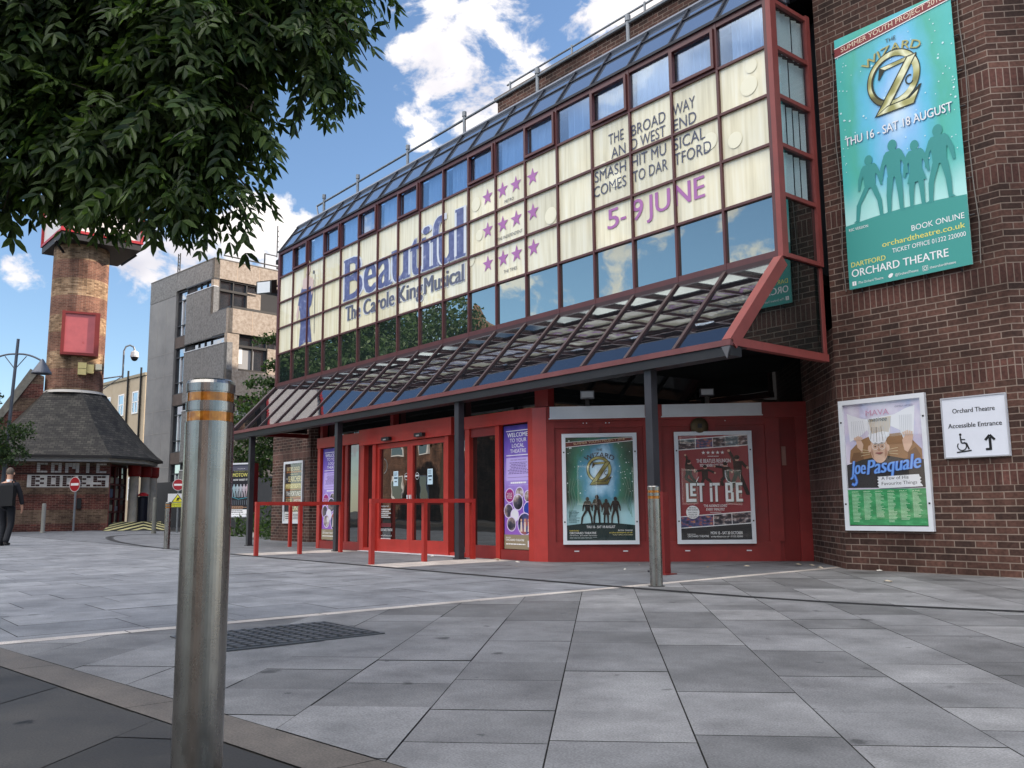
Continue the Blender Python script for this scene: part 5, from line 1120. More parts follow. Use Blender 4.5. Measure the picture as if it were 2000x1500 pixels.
def banner():
    o = V(-5.60, YW-.05, 3.42); w, h = 1.48, 3.31
    t = thing('hanging_banner', 'tall teal and blue Wizard of Oz banner roped to the brick wall', 'banner', o)
    mb = MB(); nx, nz = 10, 20; n = -Y
    def D(i, j):
        x, z = i/nx, j/nz; e = min(x, 1-x, z*2, (1-z)*2, .12)/.12
        return o+X*(w*x)+Z*(h*z)-Y*(.0025*e*math.sin(7*x+3.2*z)+.0012*math.sin(23*z+4*x)*e)
    for i in range(nx):
        for j in range(nz): mb.poly([D(i, j), D(i+1, j), D(i+1, j+1), D(i, j+1)], A_BANNER, [(i/nx, j/nz), ((i+1)/nx, j/nz), ((i+1)/nx, (j+1)/nz), (i/nx, (j+1)/nz)], True)
    mb.build('sheet', t)
    mb = MB(); bd = Board(mb, o-Y*.0042, X, -Y, .00006); rg = random.Random(8)
    stars_dots(bd, w, h, .40, .92, 80, flat(206, 236, 240, .5), rg)
    bd.pol([(0, h*.925), (w, h*.962), (w, h*.995), (0, h*.962)], flat(128, 50, 52, .5)); bd.line([(0, h*.925), (w, h*.962)], .012, W_); bd.line([(0, h*.962), (w, h*.995)], .010, W_)
    bd.text('SUMMER YOUTH PROJECT 2018', w*.06, h*.936, h*.019, flat(226, 206, 180), w=w*.88, fn=lambda x, y: (x, y+x*h*.037/w))
    dk = flat(78, 82, 70, .5); gd = flat(176, 172, 110, .5)
    bd.text('THE', w*.5, h*.900, h*.015, dk, al='c', bold=.01)
    for m, d in ((dk, 0), (gd, .008)): bd.text('WIZARD', w*.5-d, h*.855+d, h*.030, m, w=w*.50, al='c', bold=.012, fn=arc_fn(w*.5, h*.865, w*.42))
    bd.text('OF', w*.5, h*.853, h*.013, dk, al='c')
    oz_logo(bd, w*.50, h*.755, w*.215)
    bd.text('THU 16 - SAT 18 AUGUST', w*.5, h*.555, h*.032, flat(70, 110, 150), w=w*.90, al='c', bold=.02) ; bd.text('THU 16 - SAT 18 AUGUST', w*.495, h*.557, h*.032, W_, w=w*.90, al='c', bold=.014)
    sil = flat(58, 146, 142, .5); hill = flat(62, 152, 144, .5)
    bd.pol([(0, 0), (w, 0), (w, h*.245)]+[(w*(1-i/12), h*(.245+.012*math.sin(math.pi*i/12)-.0*i)) for i in range(1, 12)]+[(0, h*.245)], hill)
    for x, hh, sk, st in ((.24, .25, False, .16), (.45, .28, False, .05), (.63, .25, True, .05), (.82, .28, False, .09)): walker(bd, w*x, h*.25, h*hh, sil, st, sk)
    ye = flat(226, 220, 110, .5)
    bd.text('RSC VERSION', w*.03, h*.222, h*.010, W_, w=w*.17); bd.text('BOOK ONLINE', w*.97, h*.165, h*.020, W_, al='r', w=w*.41); bd.text('orchardtheatre.co.uk', w*.97, h*.132, h*.020, ye, al='r', w=w*.66, bold=.02); bd.text('TICKET OFFICE 01322 220000', w*.97, h*.102, h*.016, W_, al='r', w=w*.58)
    bd.text('DARTFORD', w*.03, h*.083, h*.018, ye, w=w*.30, bold=.014); bd.text('ORCHARD THEATRE', w*.03, h*.045, h*.028, W_, w=w*.80, bold=.024)
    bd.rect(w*.03, h*.012, w*.065, h*.028, W_); bd.text('f', w*.042, h*.014, h*.011, hill); bd.text('/The Orchard Theatre', w*.08, h*.015, h*.009, W_, w=w*.22)
    bd.pol([(w*.34, h*.018), (w*.35, h*.026), (w*.37, h*.029), (w*.385, h*.026), (w*.375, h*.016), (w*.355, h*.012)], W_); bd.text('@OrchardTheatre', w*.40, h*.015, h*.009, W_, w=w*.19)
    bd.ring(w*.645, h*.020, w*.010, w*.014, W_, 16); bd.line([(w*.625, h*.012), (w*.665, h*.012), (w*.665, h*.029), (w*.625, h*.029), (w*.625, h*.012)], .004, W_); bd.text('theorchardtheatre', w*.68, h*.015, h*.009, W_, w=w*.20)
    mb.build('lettering', t)
    rope = flat(120, 116, 110, .8)
    for x, s in ((0, -1), (w, 1)):
        for j in range(8): mb = MB(); mb.tube([o+X*x+Z*(h*(.04+.13*j)), o+X*(x+s*.05)+Z*(h*(.04+.13*j)+.01)+Y*.03], .010, M_BLACK, 6); mb.build('eyelet_hook', t)
        mb = MB(); mb.tube([o+X*(x+s*.07)+Z*(h*j/7+.02*math.sin(j*2.3))+Y*.03+X*(.02*math.sin(j*1.7)*s) for j in range(8)], .006, rope, 5); mb.build('rope', t)
    for i in range(4): mb = MB(); mb.tube([o+X*(w*(.1+.27*i))-Z*.0, o+X*(w*(.1+.27*i))-Z*.05+Y*.03], .010, M_BLACK, 6); mb.build('eyelet_hook', t)
banner()

def corner_flood():
    c = V(-22.2, 9.65, 6.75); t = thing('floodlight', 'black and white floodlight on an arm at the far corner of the theatre', 'floodlight', c)
    mb = MB(); d = V(.50, -.82, -.28).normalized(); mb.fb(c, d.cross(Z).normalized(), d, -.24, .24, -.16, .2, -.16, .10, M_BLACK); mb.build('housing', t, bevel=.02)
    mb = MB(); mb.fb(c, d.cross(Z).normalized(), d, -.20, .20, -.13, .17, .105, .115, flat(226, 230, 232, .3)); mb.build('lens', t)
    mb = MB(); mb.tube([c-d*.1, c+V(.1, .36, .1)], .03, M_BLACK); mb.build('arm', t)
corner_flood()

# ------------------------------------------------------------------ rails, bollards
def handrail(x, ys, label, h=.93):
    t = thing('handrail', label, 'handrail', (x, ys[0], 0), 'red handrails before the entrance')
    for y in ys:
        mb = MB(); mb.box(x-.032, x+.032, y-.032, y+.032, 0, h-.062, M_RED); mb.build('post', t)
    mb = MB(); mb.box(x-.034, x+.034, ys[0]-.034, ys[-1]+.034, h-.06, h, M_RED); mb.build('top_rail', t, bevel=.004)
handrail(-11.18, (6.56, 7.46, 8.36), 'red square tube handrail in front of the double doors')
handrail(-14.90, (6.44, 7.26, 8.08), 'red square tube handrail left of the double doors with three posts')
handrail(-18.05, (8.56, 9.4), 'short red handrail close to the far brick pier')
def stub():
    t = thing('guard_post', 'stout dark red steel post beside the steel bollard under the canopy', 'post', (-6.95, 7.97, 0), 'red handrails before the entrance')
    mb = MB(); mb.box(-7.0, -6.9, 7.92, 8.02, 0, .95, M_REDDARK); mb.build('shaft', t, bevel=.004)
    mb = MB(); mb.box(-7.05, -6.85, 7.87, 8.07, .001, .012, M_REDDARK); mb.build('base_plate', t)
stub()
def bollard(loc, r, h, label, k=1):
    t = thing('steel_bollard', label, 'bollard', loc, 'steel bollards with orange bands'); c = Vector(loc)
    b = [h-.045*k, h-.105*k, h-.165*k, h-.225*k] if k == 1 else [h-.05, h-.085, h-.115, h-.15]
    b1, b2, b3, b4 = h-.033, h-.061, h-.083, h-.113
    if k != 1: b1, b2, b3, b4 = h*.955, h*.925, h*.90, h*.865
    mb = MB(); q = .003
    mb.lathe(c, [(r, 0), (r, b4), (r-q, b4), (r-q, b3), (r, b3), (r, b2), (r-q, b2), (r-q, b1), (r, b1), (r, h-.012), (r-.003, h-.004), (r-.009, h), (0, h+.001)], M_STEEL, 48); mb.build('shaft', t)
    o_, o2 = ORANGE
    for lo, hi in ((b4, b3), (b2, b1)):
        mb = MB(); mb.lathe(c, [(r-.0025, lo+.003), (r-.0025, hi-.003)], o_, 48); mb.build('reflective_band', t)
    mb = MB(); mb.lathe(c, [(r+.02, .001), (r+.02, .004), (r, .006)], M_DARK, 32); mb.build('base_joint', t)
    return t
def orange_mat():
    m, nt, N, L, o = base_mat('amber_reflective_tape'); p = N('ShaderNodeBsdfPrincipled'); tc = N('ShaderNodeTexCoord')
    n = N('ShaderNodeTexNoise'); n.inputs['Scale'].default_value = 60; L(tc.outputs['Object'], n.inputs['Vector'])
    r = ramp(N, [(.3, (.26, .085, .008)), (.6, (.42, .15, .012)), (.75, (.55, .26, .05))]); L(n.outputs[0], r.inputs[0]); L(r.outputs[0], p.inputs['Base Color'])
    p.inputs['Roughness'].default_value = .22; p.inputs['Metallic'].default_value = .55; p.inputs['Coat Weight'].default_value = .6; p.inputs['Coat Roughness'].default_value = .06
    b = N('ShaderNodeBump'); b.inputs['Strength'].default_value = .18; b.inputs['Distance'].default_value = .001; L(n.outputs[0], b.inputs['Height']); L(b.outputs[0], p.inputs['Normal']); L(p.outputs[0], o.inputs[0]); return m
ORANGE = (orange_mat(), None)
bollard((-2.285, .85, 0), .0615, 1.112, 'large steel bollard with two orange bands in the near foreground')
bollard((-5.98, 6.73, 0), .063, .985, 'scuffed steel bollard in front of the red poster screen', 2)
bollard((-19.27, 6.35, 0), .062, .98, 'distant steel bollard on the open plaza left of the canopy', 2)
def dull_post(x, y, h, r, label, m):
    t = tag(structure_thing(MBpost(x, y, h, r, m), 'grey_post', (x, y, 0)), label, 'bollard', 'plain posts near the comic shop')
def MBpost(x, y, h, r, m):
    mb = MB(); mb.lathe((x, y, 0), [(r*1.25, 0), (r*1.25, .05), (r, .06), (r, h-.05), (r*.8, h), (0, h+.005)], m, 14); return mb
def structure_thing(mb, n, loc): return mb.build(n, None, loc)
dull_post(-38.89, 8.0, 1.15, .075, 'pale grey post before the comic shop brickwork', flat(150, 148, 140, .7, var=.2))
dull_post(-33.46, 10.54, 1.3, .075, 'tall grey post at the right end of the striped ramp', flat(110, 110, 104, .7, var=.2))

def cover():
    o = V(-5.70, 1.95, .0); t = thing('tread_cover', 'dark ribbed metal inspection cover set in the paving behind the near bollard', 'inspection cover', o)
    m, m2 = flat(40, 42, 45, .6, .4, .3, .3), flat(92, 94, 97, .5, .4, .4, .3); mb = MB()
    mb.box(-5.70, -4.94, 1.95, 2.97, .0015, .004, m)
    for i in range(9):
        for j in range(12):
            x, y = -5.675+i*.082, 1.975+j*.083; mb.box(x, x+.055, y, y+.052, .004, .012, m2)
    mb.build('plate', t)
    mb = MB()
    for q in ((-5.72, -4.92, 1.93, 1.95), (-5.72, -4.92, 2.97, 2.99), (-5.72, -5.70, 1.95, 2.97), (-4.94, -4.92, 1.95, 2.97)): mb.box(*q, .0015, .008, m2)
    mb.build('rim', t)
cover()
def litter():
    rg = random.Random(21); spots = [(-9.9, 8.2, .05), (-10.5, 8.3, .09), (-7.0, 9.6, .05), (-6.7, 10.3, .06), (-6.5, 10.3, .05), (-6.2, 10.0, .05), (-8.6, 8.6, .03), (-7.8, 8.2, .03), (-12.2, 8.3, .05), (-5.4, 9.95, .05), (-4.6, 8.6, .06), (-3.2, .55, .02), (-3.0, .35, .025), (-2.8, .62, .02), (-3.4, .5, .018), (-2.9, .75, .02), (-17, 8.3, .06), (-7.3, 9.2, .03), (-8.2, 8.9, .025), (-9.2, 7.6, .03)]
    labs = 'scrap of pale litter lying on the paving'
    for i, (x, y, s) in enumerate(spots):
        mb = MB(); m = flat(*rg.choice(((206, 202, 192), (180, 168, 148), (150, 132, 108))), .7); n = 6
        p = [V(x+s*math.cos(k*math.pi/3)*rg.uniform(.5, 1.1), y+s*.7*math.sin(k*math.pi/3)*rg.uniform(.5, 1.1), .006+s*.35*rg.random()) for k in range(n)]; c = V(x, y, .008+s*.4)
        for k in range(n): mb.poly([c, p[k], p[(k+1) % n]], m)
        o = mb.build('litter_scrap', None, (x, y, 0)); tag(o, labs, 'litter', 'scraps of litter on the paving')
litter()
# ------------------------------------------------------------------ comic shop with the brick tower
KC = V(-44.18, 10.03, 0); KR = V(.2214, .9752, 0); KD = V(-.9752, .2214, 0)     # right and away, seen from the plaza
def kiosk():
    t = thing('comic_shop', 'small brick comic shop under a dark conical roof with a round banded brick tower', 'shop', KC)
    def P(r, d, z): return KC+KR*r+KD*d+Z*z
    tile, nt, N, L, o = base_mat('dark_roof_tiles'); p = N('ShaderNodeBsdfPrincipled'); uv = N('ShaderNodeUVMap')
    b = N('ShaderNodeTexBrick'); b.inputs['Scale'].default_value = 1; b.inputs['Brick Width'].default_value = .22; b.inputs['Row Height'].default_value = .13; b.inputs['Mortar Size'].default_value = .012
    b.inputs['Color1'].default_value = (.020, .019, .018, 1); b.inputs['Color2'].default_value = (.060, .055, .050, 1); b.inputs['Mortar'].default_value = (.008, .008, .008, 1); L(uv.outputs[0], b.inputs['Vector'])
    n = N('ShaderNodeTexNoise'); n.inputs['Scale'].default_value = 1.6; n.inputs['Detail'].default_value = 9; L(uv.outputs[0], n.inputs['Vector'])
    x = N('ShaderNodeMix'); x.data_type = 'RGBA'; x.blend_type = 'MULTIPLY'; x.inputs[0].default_value = .8; L(b.outputs[0], x.inputs[6]); r = ramp(N, [(.35, (.5, .5, .5)), (.65, (1.6, 1.55, 1.4))]); L(n.outputs[0], r.inputs[0]); L(r.outputs[0], x.inputs[7]); L(x.outputs[2], p.inputs['Base Color'])
    bp = N('ShaderNodeBump'); bp.inputs['Strength'].default_value = .8; bp.inputs['Distance'].default_value = .02; L(b.outputs['Fac'], bp.inputs['Height']); bp.invert = True; L(bp.outputs[0], p.inputs['Normal']); p.inputs['Roughness'].default_value = .75; L(p.outputs[0], o.inputs[0])
    # brick base
    mb = MB(); foot = [(-2.75, -2.3), (1.62, -2.3), (1.62, -1.6), (2.45, 1.2), (.9, 3.0), (-2.75, 3.0)]
    pts = [(r_, d_) for r_, d_ in foot]
    for i in (0, 3, 4, 5):
        a, c = pts[i], pts[(i+1) % len(pts)]; mb.poly([P(*a, 0), P(*c, 0), P(*c, 3.05), P(*a, 3.05)], M_KBRICK)
    mb.build('brick_wall', t)
    # shop window beside the brick front
    mb = MB(); a, c = P(1.62, -1.6, 0), P(2.45, 1.2, 0); u = (c-a); W = u.length; u.normalize(); nn = u.cross(Z)
    red = flat(96, 22, 24, .5, var=.2)
    for q in (0, .33, .66, 1): mb.fb(a, u, nn, W*q-.05, W*q+.05, 0, 2.9, -.04, .04, red)
    for z in (.0, .75, 1.35, 2.0, 2.85): mb.fb(a, u, nn, .05, W-.05, z, z+.07, -.04, .03, red)
    mb.fb(P(1.62, -2.3, 0), KD, KR, .0, .7, 0, 2.95, 0, .03, red)
    f = mb.build('shop_window', t)
    mb = MB(); mb.fb(a, u, nn, .02, W-.02, .05, 2.85, -.02, -.012, M_DOORGLASS); mb.build('glass', f)
    mb = MB(); rg = random.Random(4)
    for i in range(3):
        for z in (.82, 1.42, 2.07):
            mb.fb(a, u, nn, W*(.05+.32*i), W*(.27+.32*i), z+.03, z+.03+rg.uniform(.2, .45), -.011, -.006, flat(*rg.choice(((170, 160, 140), (120, 70, 60), (150, 150, 156), (90, 100, 120))), .6, var=.3))
    mb.build('shop_display', f)
    # roof
    mb = MB(); ax = .15
    ring = [(-3.2, -2.9), (1.6, -3.25), (3.3, -1.6), (4.1, 1.2), (3.2, 3.6), (-1.0, 4.2), (-3.6, 3.2), (-4.3, .2)]
    top = [(-1.1, -.85), (.3, -1.32), (1.05, -.85), (1.35, .0), (1.05, .9), (0, 1.35), (-1.0, .95), (-1.35, .05)]
    for i in range(8):
        j = (i+1) % 8
        lo0, lo1 = V(*ring[i], 3.22), V(*ring[j], 3.22); hi0, hi1 = V(*top[i], 6.2), V(*top[j], 6.2); K = 8; prev = (lo0, lo1); h0 = 0
        for k in range(1, K+1):
            f_ = k/K; g_ = f_**1.18                     # slightly concave flare
            a_ = V(lo0.x+(hi0.x-lo0.x)*f_, lo0.y+(hi0.y-lo0.y)*f_, 3.22+2.98*g_); c_ = V(lo1.x+(hi1.x-lo1.x)*f_, lo1.y+(hi1.y-lo1.y)*f_, 3.22+2.98*g_)
            q = [prev[0], prev[1], c_, a_]; Lw = (lo1-lo0).length; hh = h0+(a_-prev[0]).length
            mb.poly([P(*v) for v in q], tile, [(-(prev[1]-prev[0]).length/2+i*3, h0), ((prev[1]-prev[0]).length/2+i*3, h0), ((c_-a_).length/2+i*3, hh), (-(c_-a_).length/2+i*3, hh)]); prev = (a_, c_); h0 = hh
    mb.build('roof', t)
    mb = MB(); wh = flat(168, 164, 160, .6, var=.2); dk = flat(34, 30, 30, .6)
    for i in range(8):
        j = (i+1) % 8; q = .94
        A, B = ring[i], ring[j]
        mb.poly([P(A[0], A[1], 3.12), P(B[0], B[1], 3.12), P(B[0], B[1], 3.23), P(A[0], A[1], 3.23)], dk)
        mb.poly([P(A[0]*q, A[1]*q, 2.96), P(B[0]*q, B[1]*q, 2.96), P(B[0]*q, B[1]*q, 3.12), P(A[0]*q, A[1]*q, 3.12)], wh)
        mb.poly([P(A[0]*q, A[1]*q, 3.12), P(B[0]*q, B[1]*q, 3.12), P(B[0], B[1], 3.12), P(A[0], A[1], 3.12)], dk)
    mb.poly([P(a_*.94, b_*.94, 2.965) for a_, b_ in ring][::-1], flat(120, 118, 116, .7)); mb.build('eaves', t)
    # white painted block letters
    mb = MB(); bd = Board(mb, P(-2.75, -2.3, 0), KR, -KD, .0003); wp = flat(196, 192, 188, .8, var=.3); bk = flat(58, 34, 30, .85, var=.35)
    G = {'C': ('111', '100', '100', '100', '111'), 'O': ('111', '101', '101', '101', '111'), 'M': ('101', '111', '111', '101', '101'), 'I': ('010', '010', '010', '010', '010'), 'B': ('110', '101', '110', '101', '110'), 'K': ('101', '110', '100', '110', '101'), 'S': ('111', '100', '111', '001', '111')}
    G['M'] = ('1111', '1111', '1011', '1001', '1001')
    def word(wd, x0, z1, cw, ch, sp, m):
        x = x0
        for c in wd:
            g = G[c]
            for r_, row in enumerate(g):
                for k, v in enumerate(row):
                    if v == '1': bd.rect(x+k*cw+.006, z1-(r_+1)*ch+.006, x+(k+1)*cw-.006, z1-r_*ch-.006, m)
            x += (len(g[0])+sp)*cw
    word('COMIC', 1.50, 2.92, .139, .085, .9, wp)
    bd.rect(1.17, 1.87, 4.34, 2.40, wp); word('BOOKS', 1.32, 2.365, .166, .092, .6, bk)
    mb.build('painted_lettering', t)
    mb = MB(); bd = Board(mb, P(-2.75, -2.32, 0), KR, -KD); mb.fb(P(-2.75, -2.3, 0), KR, -KD, 0, 4.36, 2.42, 2.47, 0, .03, flat(40, 26, 24, .8)); mb.build('brick_ledge', t)
    # porch columns
    for r_, d_ in ((2.78, .4), (3.35, 1.4), (3.75, 2.3)):
        mb = MB(); mb.lathe(P(r_, d_, 0), [(.23, .3), (.21, 2.45)], flat(216, 204, 186, .75, var=.2), 20); cl = mb.build('column', t)
        mb = MB(); mb.lathe(P(r_, d_, 0), [(.25, 2.45), (.29, 2.55), (.29, 2.98)], flat(150, 28, 26, .5, var=.15), 20); mb.build('capital', cl)
    mb = MB(); mb.prism([P(1.5, -1.5, 0), P(4.0, -.3, 0), P(4.4, 3.4, 0), P(2.0, 3.4, 0)], (0, 0, .30), flat(70, 68, 66, .9, var=.2)); mb.build('porch_floor', t)
    # tower
    mb = MB(); c = KC+Z*0; mb.lathe(c, [(1.22, 6.0), (1.19, 13.1)], M_TOWERBRICK, 40); mb.build('tower', t)
    mb = MB(); mb.lathe(c, [(1.42, 6.14), (1.24, 6.28)], flat(178, 174, 168, .8), 40); mb.build('tower_flashing', t)
    mb = MB(); fr = flat(128, 44, 42, .5, var=.1)
    o_ = P(0, -1.30, 0)
    for q in ((-.66, .90, 9.72, 9.82), (-.66, .90, 7.82, 7.94), (-.66, -.52, 7.94, 9.72), (.70, .90, 7.94, 9.72)): mb.fb(o_, KR, -KD, *q, -.5, .16, fr)
    wf = mb.build('tower_window', t); mb = MB(); mb.fb(o_, KR, -KD, -.52, .70, 7.94, 9.72, -.4, .10, flat(190, 98, 100, .3, .5, var=.12)); mb.build('panel', wf)
    # sign box on the tower
    a = rad(14.5); br = (KR*math.cos(a)+KD*math.sin(a)); bdv = (-KR*math.sin(a)+KD*math.cos(a)); s = 1.74; cen = KC+KR*.38+KD*.1
    mb = MB(); mb.fb(cen, br, -bdv, -s, s, 13.05, 13.35, -s, s, flat(40, 38, 40, .6)); mb.fb(cen, br, -bdv, -s+.05, s-.05, 13.35, 16.4, -s+.05, s-.05, flat(216, 210, 206, .4, var=.06))
    sb = mb.build('sign_box', t); mb = MB(); rd = flat(168, 44, 50, .45)
    for sx in (-1, 1):
        for sy in (-1, 1): mb.fb(cen, br, -bdv, sx*s-.06, sx*s+.06, 13.36, 16.5, sy*s-.06, sy*s+.06, rd)
    for z in (13.36, 16.38):
        for sy in (-1, 1): mb.fb(cen, br, -bdv, -s+.06, s-.06, z, z+.12, sy*s-.05, sy*s+.05, rd); mb.fb(cen, bdv, br, -s+.06, s-.06, z, z+.12, sy*s-.05, sy*s+.05, rd)
    mb.build('red_trim', sb)
    mb = MB()
    for sx in (-1, 1): mb.bar(cen+br*sx*1.2+Z*12.5-bdv*.6, cen+br*sx*1.8+Z*13.05-bdv*.9, .08, .08, M_BLACK)
    mb.build('bracket', t)
    # stone capped buttress on the left of the roof
    mb = MB(); st = noise_mat('weathered_stone', [(.14, .13, .11), (.26, .24, .2)], 4)
    mb.prism([P(-1.25, -.6, 4.2), P(-1.25, -.6, 6.9), P(-1.75, -.6, 7.05), P(-3.6, -.6, 3.8), P(-3.6, -.6, 3.3)], KD*.55, M_KBRICK); bt = mb.build('buttress', t)
    mb = MB(); mb.prism([P(-1.5, -.66, 7.02), P(-1.8, -.66, 7.2), P(-3.8, -.66, 3.7), P(-3.6, -.66, 3.55)], KD*.68, st); mb.build('coping', bt)
    # alarm boxes
    bx = flat(206, 190, 130, .5, var=.1); o_ = P(0, -1.27, 0)
    for q in ((.10, .45, 6.95, 7.22), (.10, .45, 7.24, 7.50), (.47, .76, 7.05, 7.45)):
        mb = MB(); mb.fb(o_+KD*(.0 if q[0] < .4 else .12), KR, -KD, *q, -.2, .14, bx); mb.build('alarm_box', t)
    mb = MB(); mb.fb(P(.95, -1.3, 7.2), KR, -KD, -.13, .13, 0, .26, -.3, .2, flat(216, 206, 180, .5)); mb.build('alarm_box', t)
    mb = MB(); mb.fb(P(.45, -2.32, .95), KR, -KD, -.09, .09, 0, .45, 0, .12, K_); mb.build('meter_box', t)
    # striped ramp
    rp = thing('striped_ramp', 'yellow and black striped ramp leading up to the shop porch', 'ramp', P(2.3, -2.6, 0))
    a0, a1, b0, b1 = P(1.35, -4.2, .01), P(4.0, -4.2, .01), P(1.9, -1.75, .34), P(3.9, -1.2, .34)
    mb = MB(); k_ = flat(34, 34, 30, .8, var=.2)
    mb.poly([a0, a1, b1, b0], k_); mb.poly([a1, V(a1.x, a1.y, 0), V(b1.x, b1.y, 0), b1], k_); mb.poly([b1, V(b1.x, b1.y, 0), V(b0.x, b0.y, 0), b0], k_); mb.build('deck', rp)
    mb = MB(); ye = flat(188, 182, 132, .7, var=.15)
    def S_(u, v): 
        q = (a0*(1-u)+a1*u)*(1-v)+(b0*(1-u)+b1*u)*v; return q+Z*.006
    for k in range(-2, 8):
        for sg in (0, 1):                     # chevrons meeting on a seam right of the middle
            u0 = .62
            def st_(t0, t1):
                pts = []
                for (s_, tt) in ((0, t0), (1, t0), (1, t1), (0, t1)): pts.append((s_, tt))
                return pts
            v0 = k*.36; th = .17; sl = 1.0
            if sg == 0: poly = [(u0, v0+.55), (u0, v0+.55+th), (0, v0+th-.55), (0, v0-.55)]
            else: poly = [(u0, v0+.55+th), (u0, v0+.55), (1, v0-.25), (1, v0-.25+th)]
            c_ = clip([(x_, y_) for x_, y_ in poly], [(0, 1, 0), (0, -1, 1), (1, 0, 0), (-1, 0, 1)])
            if c_:
                pp = [S_(*q) for q in c_]; nrm = (pp[1]-pp[0]).cross(pp[2]-pp[0]); mb.poly(pp if nrm.z > 0 else pp[::-1], ye)
    mb.build('stripe', rp)
    # bin with a red lid
    bn = thing('litter_bin', 'dark bin with a red lid between the white porch columns', 'bin', P(3.2, .2, 0)); c = ORIGIN[bn.name]
    mb = MB(); mb.lathe(c, [(.20, .01), (.22, .1), (.22, 1.45), (.24, 1.5), (0, 1.52)], flat(26, 26, 38, .4), 18); mb.build('body', bn)
    mb = MB(); mb.lathe(c, [(.24, 1.53), (.24, 1.60), (.12, 1.68), (0, 1.7)], flat(206, 40, 50, .4), 18); mb.build('lid', bn)
    # camera on a bracket
    cm = thing('cctv_camera', 'white dome camera on a hooked pole bracketed to the brick tower', 'camera', P(1.3, -.4, 6.9)); b_ = P(1.3, -.4, 0)
    mb = MB(); mb.tube([P(1.2, -.4, 6.95), P(2.0, -.6, 7.1)], .035, M_GALV, 6); mb.tube([P(1.2, -.4, 6.45), P(1.95, -.6, 7.06)], .025, M_GALV, 6); mb.tube([P(2.0, -.6, 7.0), P(2.0, -.6, 8.3), P(2.08, -.6, 8.5), P(2.25, -.6, 8.58), P(2.42, -.6, 8.5), P(2.47, -.6, 8.3)], .04, M_GALV, 8); mb.build('bracket', cm)
    mb = MB(); mb.lathe(P(2.47, -.6, 0), [(.05, 8.34), (.16, 8.26), (.19, 8.1), (.19, 8.02)], flat(206, 206, 206, .4), 16); mb.build('housing', cm)
    mb = MB(); mb.ball(P(2.47, -.6, 8.02), .17, .17, .19, flat(30, 32, 36, .15)); mb.build('dome', cm)
kiosk()

# ------------------------------------------------------------------ road signs
def no_entry(x, y, zc, r, label, n, extra=None):
    t = thing('no_entry_sign', label, 'road sign', (x, y, 0), 'no entry signs'); c = V(x, y, zc); u = Z.cross(n).normalized()
    mb = MB(); mb.tube([V(x, y, 0), V(x, y, zc+r*.6)], .04, M_GALV, 10); mb.build('post', t)
    mb = MB(); bd = Board(mb, c+n*.055, u, n, .002); mb.tube([c+n*.03, c+n*.054], r, M_GALV, 28)
    bd.disc(0, 0, r*.99, flat(206, 204, 204, .4), n=32); bd.disc(0, 0, r*.92, flat(150, 24, 34, .4), n=32); bd.rect(-r*.72, -r*.16, r*.72, r*.16, flat(226, 222, 222, .4)); mb.build('disc', t)
    if extra: extra(t, u, n)
N_ = V(.774, -.633, 0).normalized()
no_entry(-39.57, 9.27, 1.93, .31, 'round red no entry sign in front of the comic shop brickwork', V(.45, -.89, 0).normalized())
def caution(t, u, n):
    o = V(-33.83, 11.5, 0)+n*.06-u*.37+Z*.95
    mb = MB(); bd = Board(mb, o, u, n, .002); w, h = .74, .50; mb.fb(o, u, n, 0, w, 0, h, -.02, -.002, M_GALV)
    bd.rect(0, 0, w, h, flat(206, 206, 206, .5)); bd.rect(0, 0, w, .16, flat(206, 206, 60, .5)); ye, k = flat(216, 206, 50, .5), K_
    bd.pol([(.13, .17), (.61, .17), (.37, .49)], k); bd.pol([(.18, .195), (.56, .195), (.37, .45)], ye); bd.pol([(.30, .24), (.36, .30), (.33, .33), (.42, .36), (.46, .30), (.40, .27), (.44, .22), (.38, .24)], k)
    bd.text('Caution', w*.5, .095, .045, k, al='c', w=.42, bold=.02); bd.text('Trip hazard', w*.5, .03, .035, k, al='c', w=.46); mb.build('caution_plate', t)
no_entry(-33.83, 11.5, 1.78, .22, 'round red no entry sign above a yellow caution plate', N_, caution)

def totem():
    c = V(-28.45, 11.70, 0); t = thing('poster_totem', 'double sided poster totem with red sides on two legs beyond the canopy', 'poster stand', c)
    n = V(.48, -.88, 0).normalized(); u = Z.cross(n).normalized(); w, h = .86, 1.78; o = c-u*(w/2)
    mb = MB(); mb.fb(o, u, n, 0, w, .58, .58+h, -.34, -.01, flat(112, 30, 34, .5)); b = mb.build('case', t)
    mb = MB(); f = .05
    for q in ((0, w, .58, .58+f), (0, w, .58+h-f, .58+h), (0, f, .58+f, .58+h-f), (w-f, w, .58+f, .58+h-f)): mb.fb(o, u, n, *q, -.008, .04, M_ALU)
    mb.build('frame', t); mb = MB(); art_motown(Board(mb, o+u*f+Z*(.58+f)+n*.0, u, n), w-2*f, h-2*f); mb.build('print', t)
    for q in (.2, .66):
        mb = MB(); mb.fb(o, u, n, q-.04, q+.04, 0, .58, -.22, -.14, M_BLACK); mb.build('leg', t)
    c2 = V(-24.6, 11.6, 0); t2 = thing('small_notice_board', 'narrow red edged notice board on a dark post beside the brick pier', 'notice board', c2)
    mb = MB(); mb.fb(c2, V(.77, .63, 0), V(.63, -.77, 0), -.16, .16, 1.0, 2.05, -.06, .06, flat(120, 30, 34, .5)); mb.fb(c2, V(.77, .63, 0), V(.63, -.77, 0), -.16, -.10, 1.0, 2.05, .061, .075, M_ALU); mb.build('board', t2)
    mb = MB(); mb.tube([c2, c2+Z*1.0], .05, M_BLACK, 8); mb.build('post', t2)
totem()

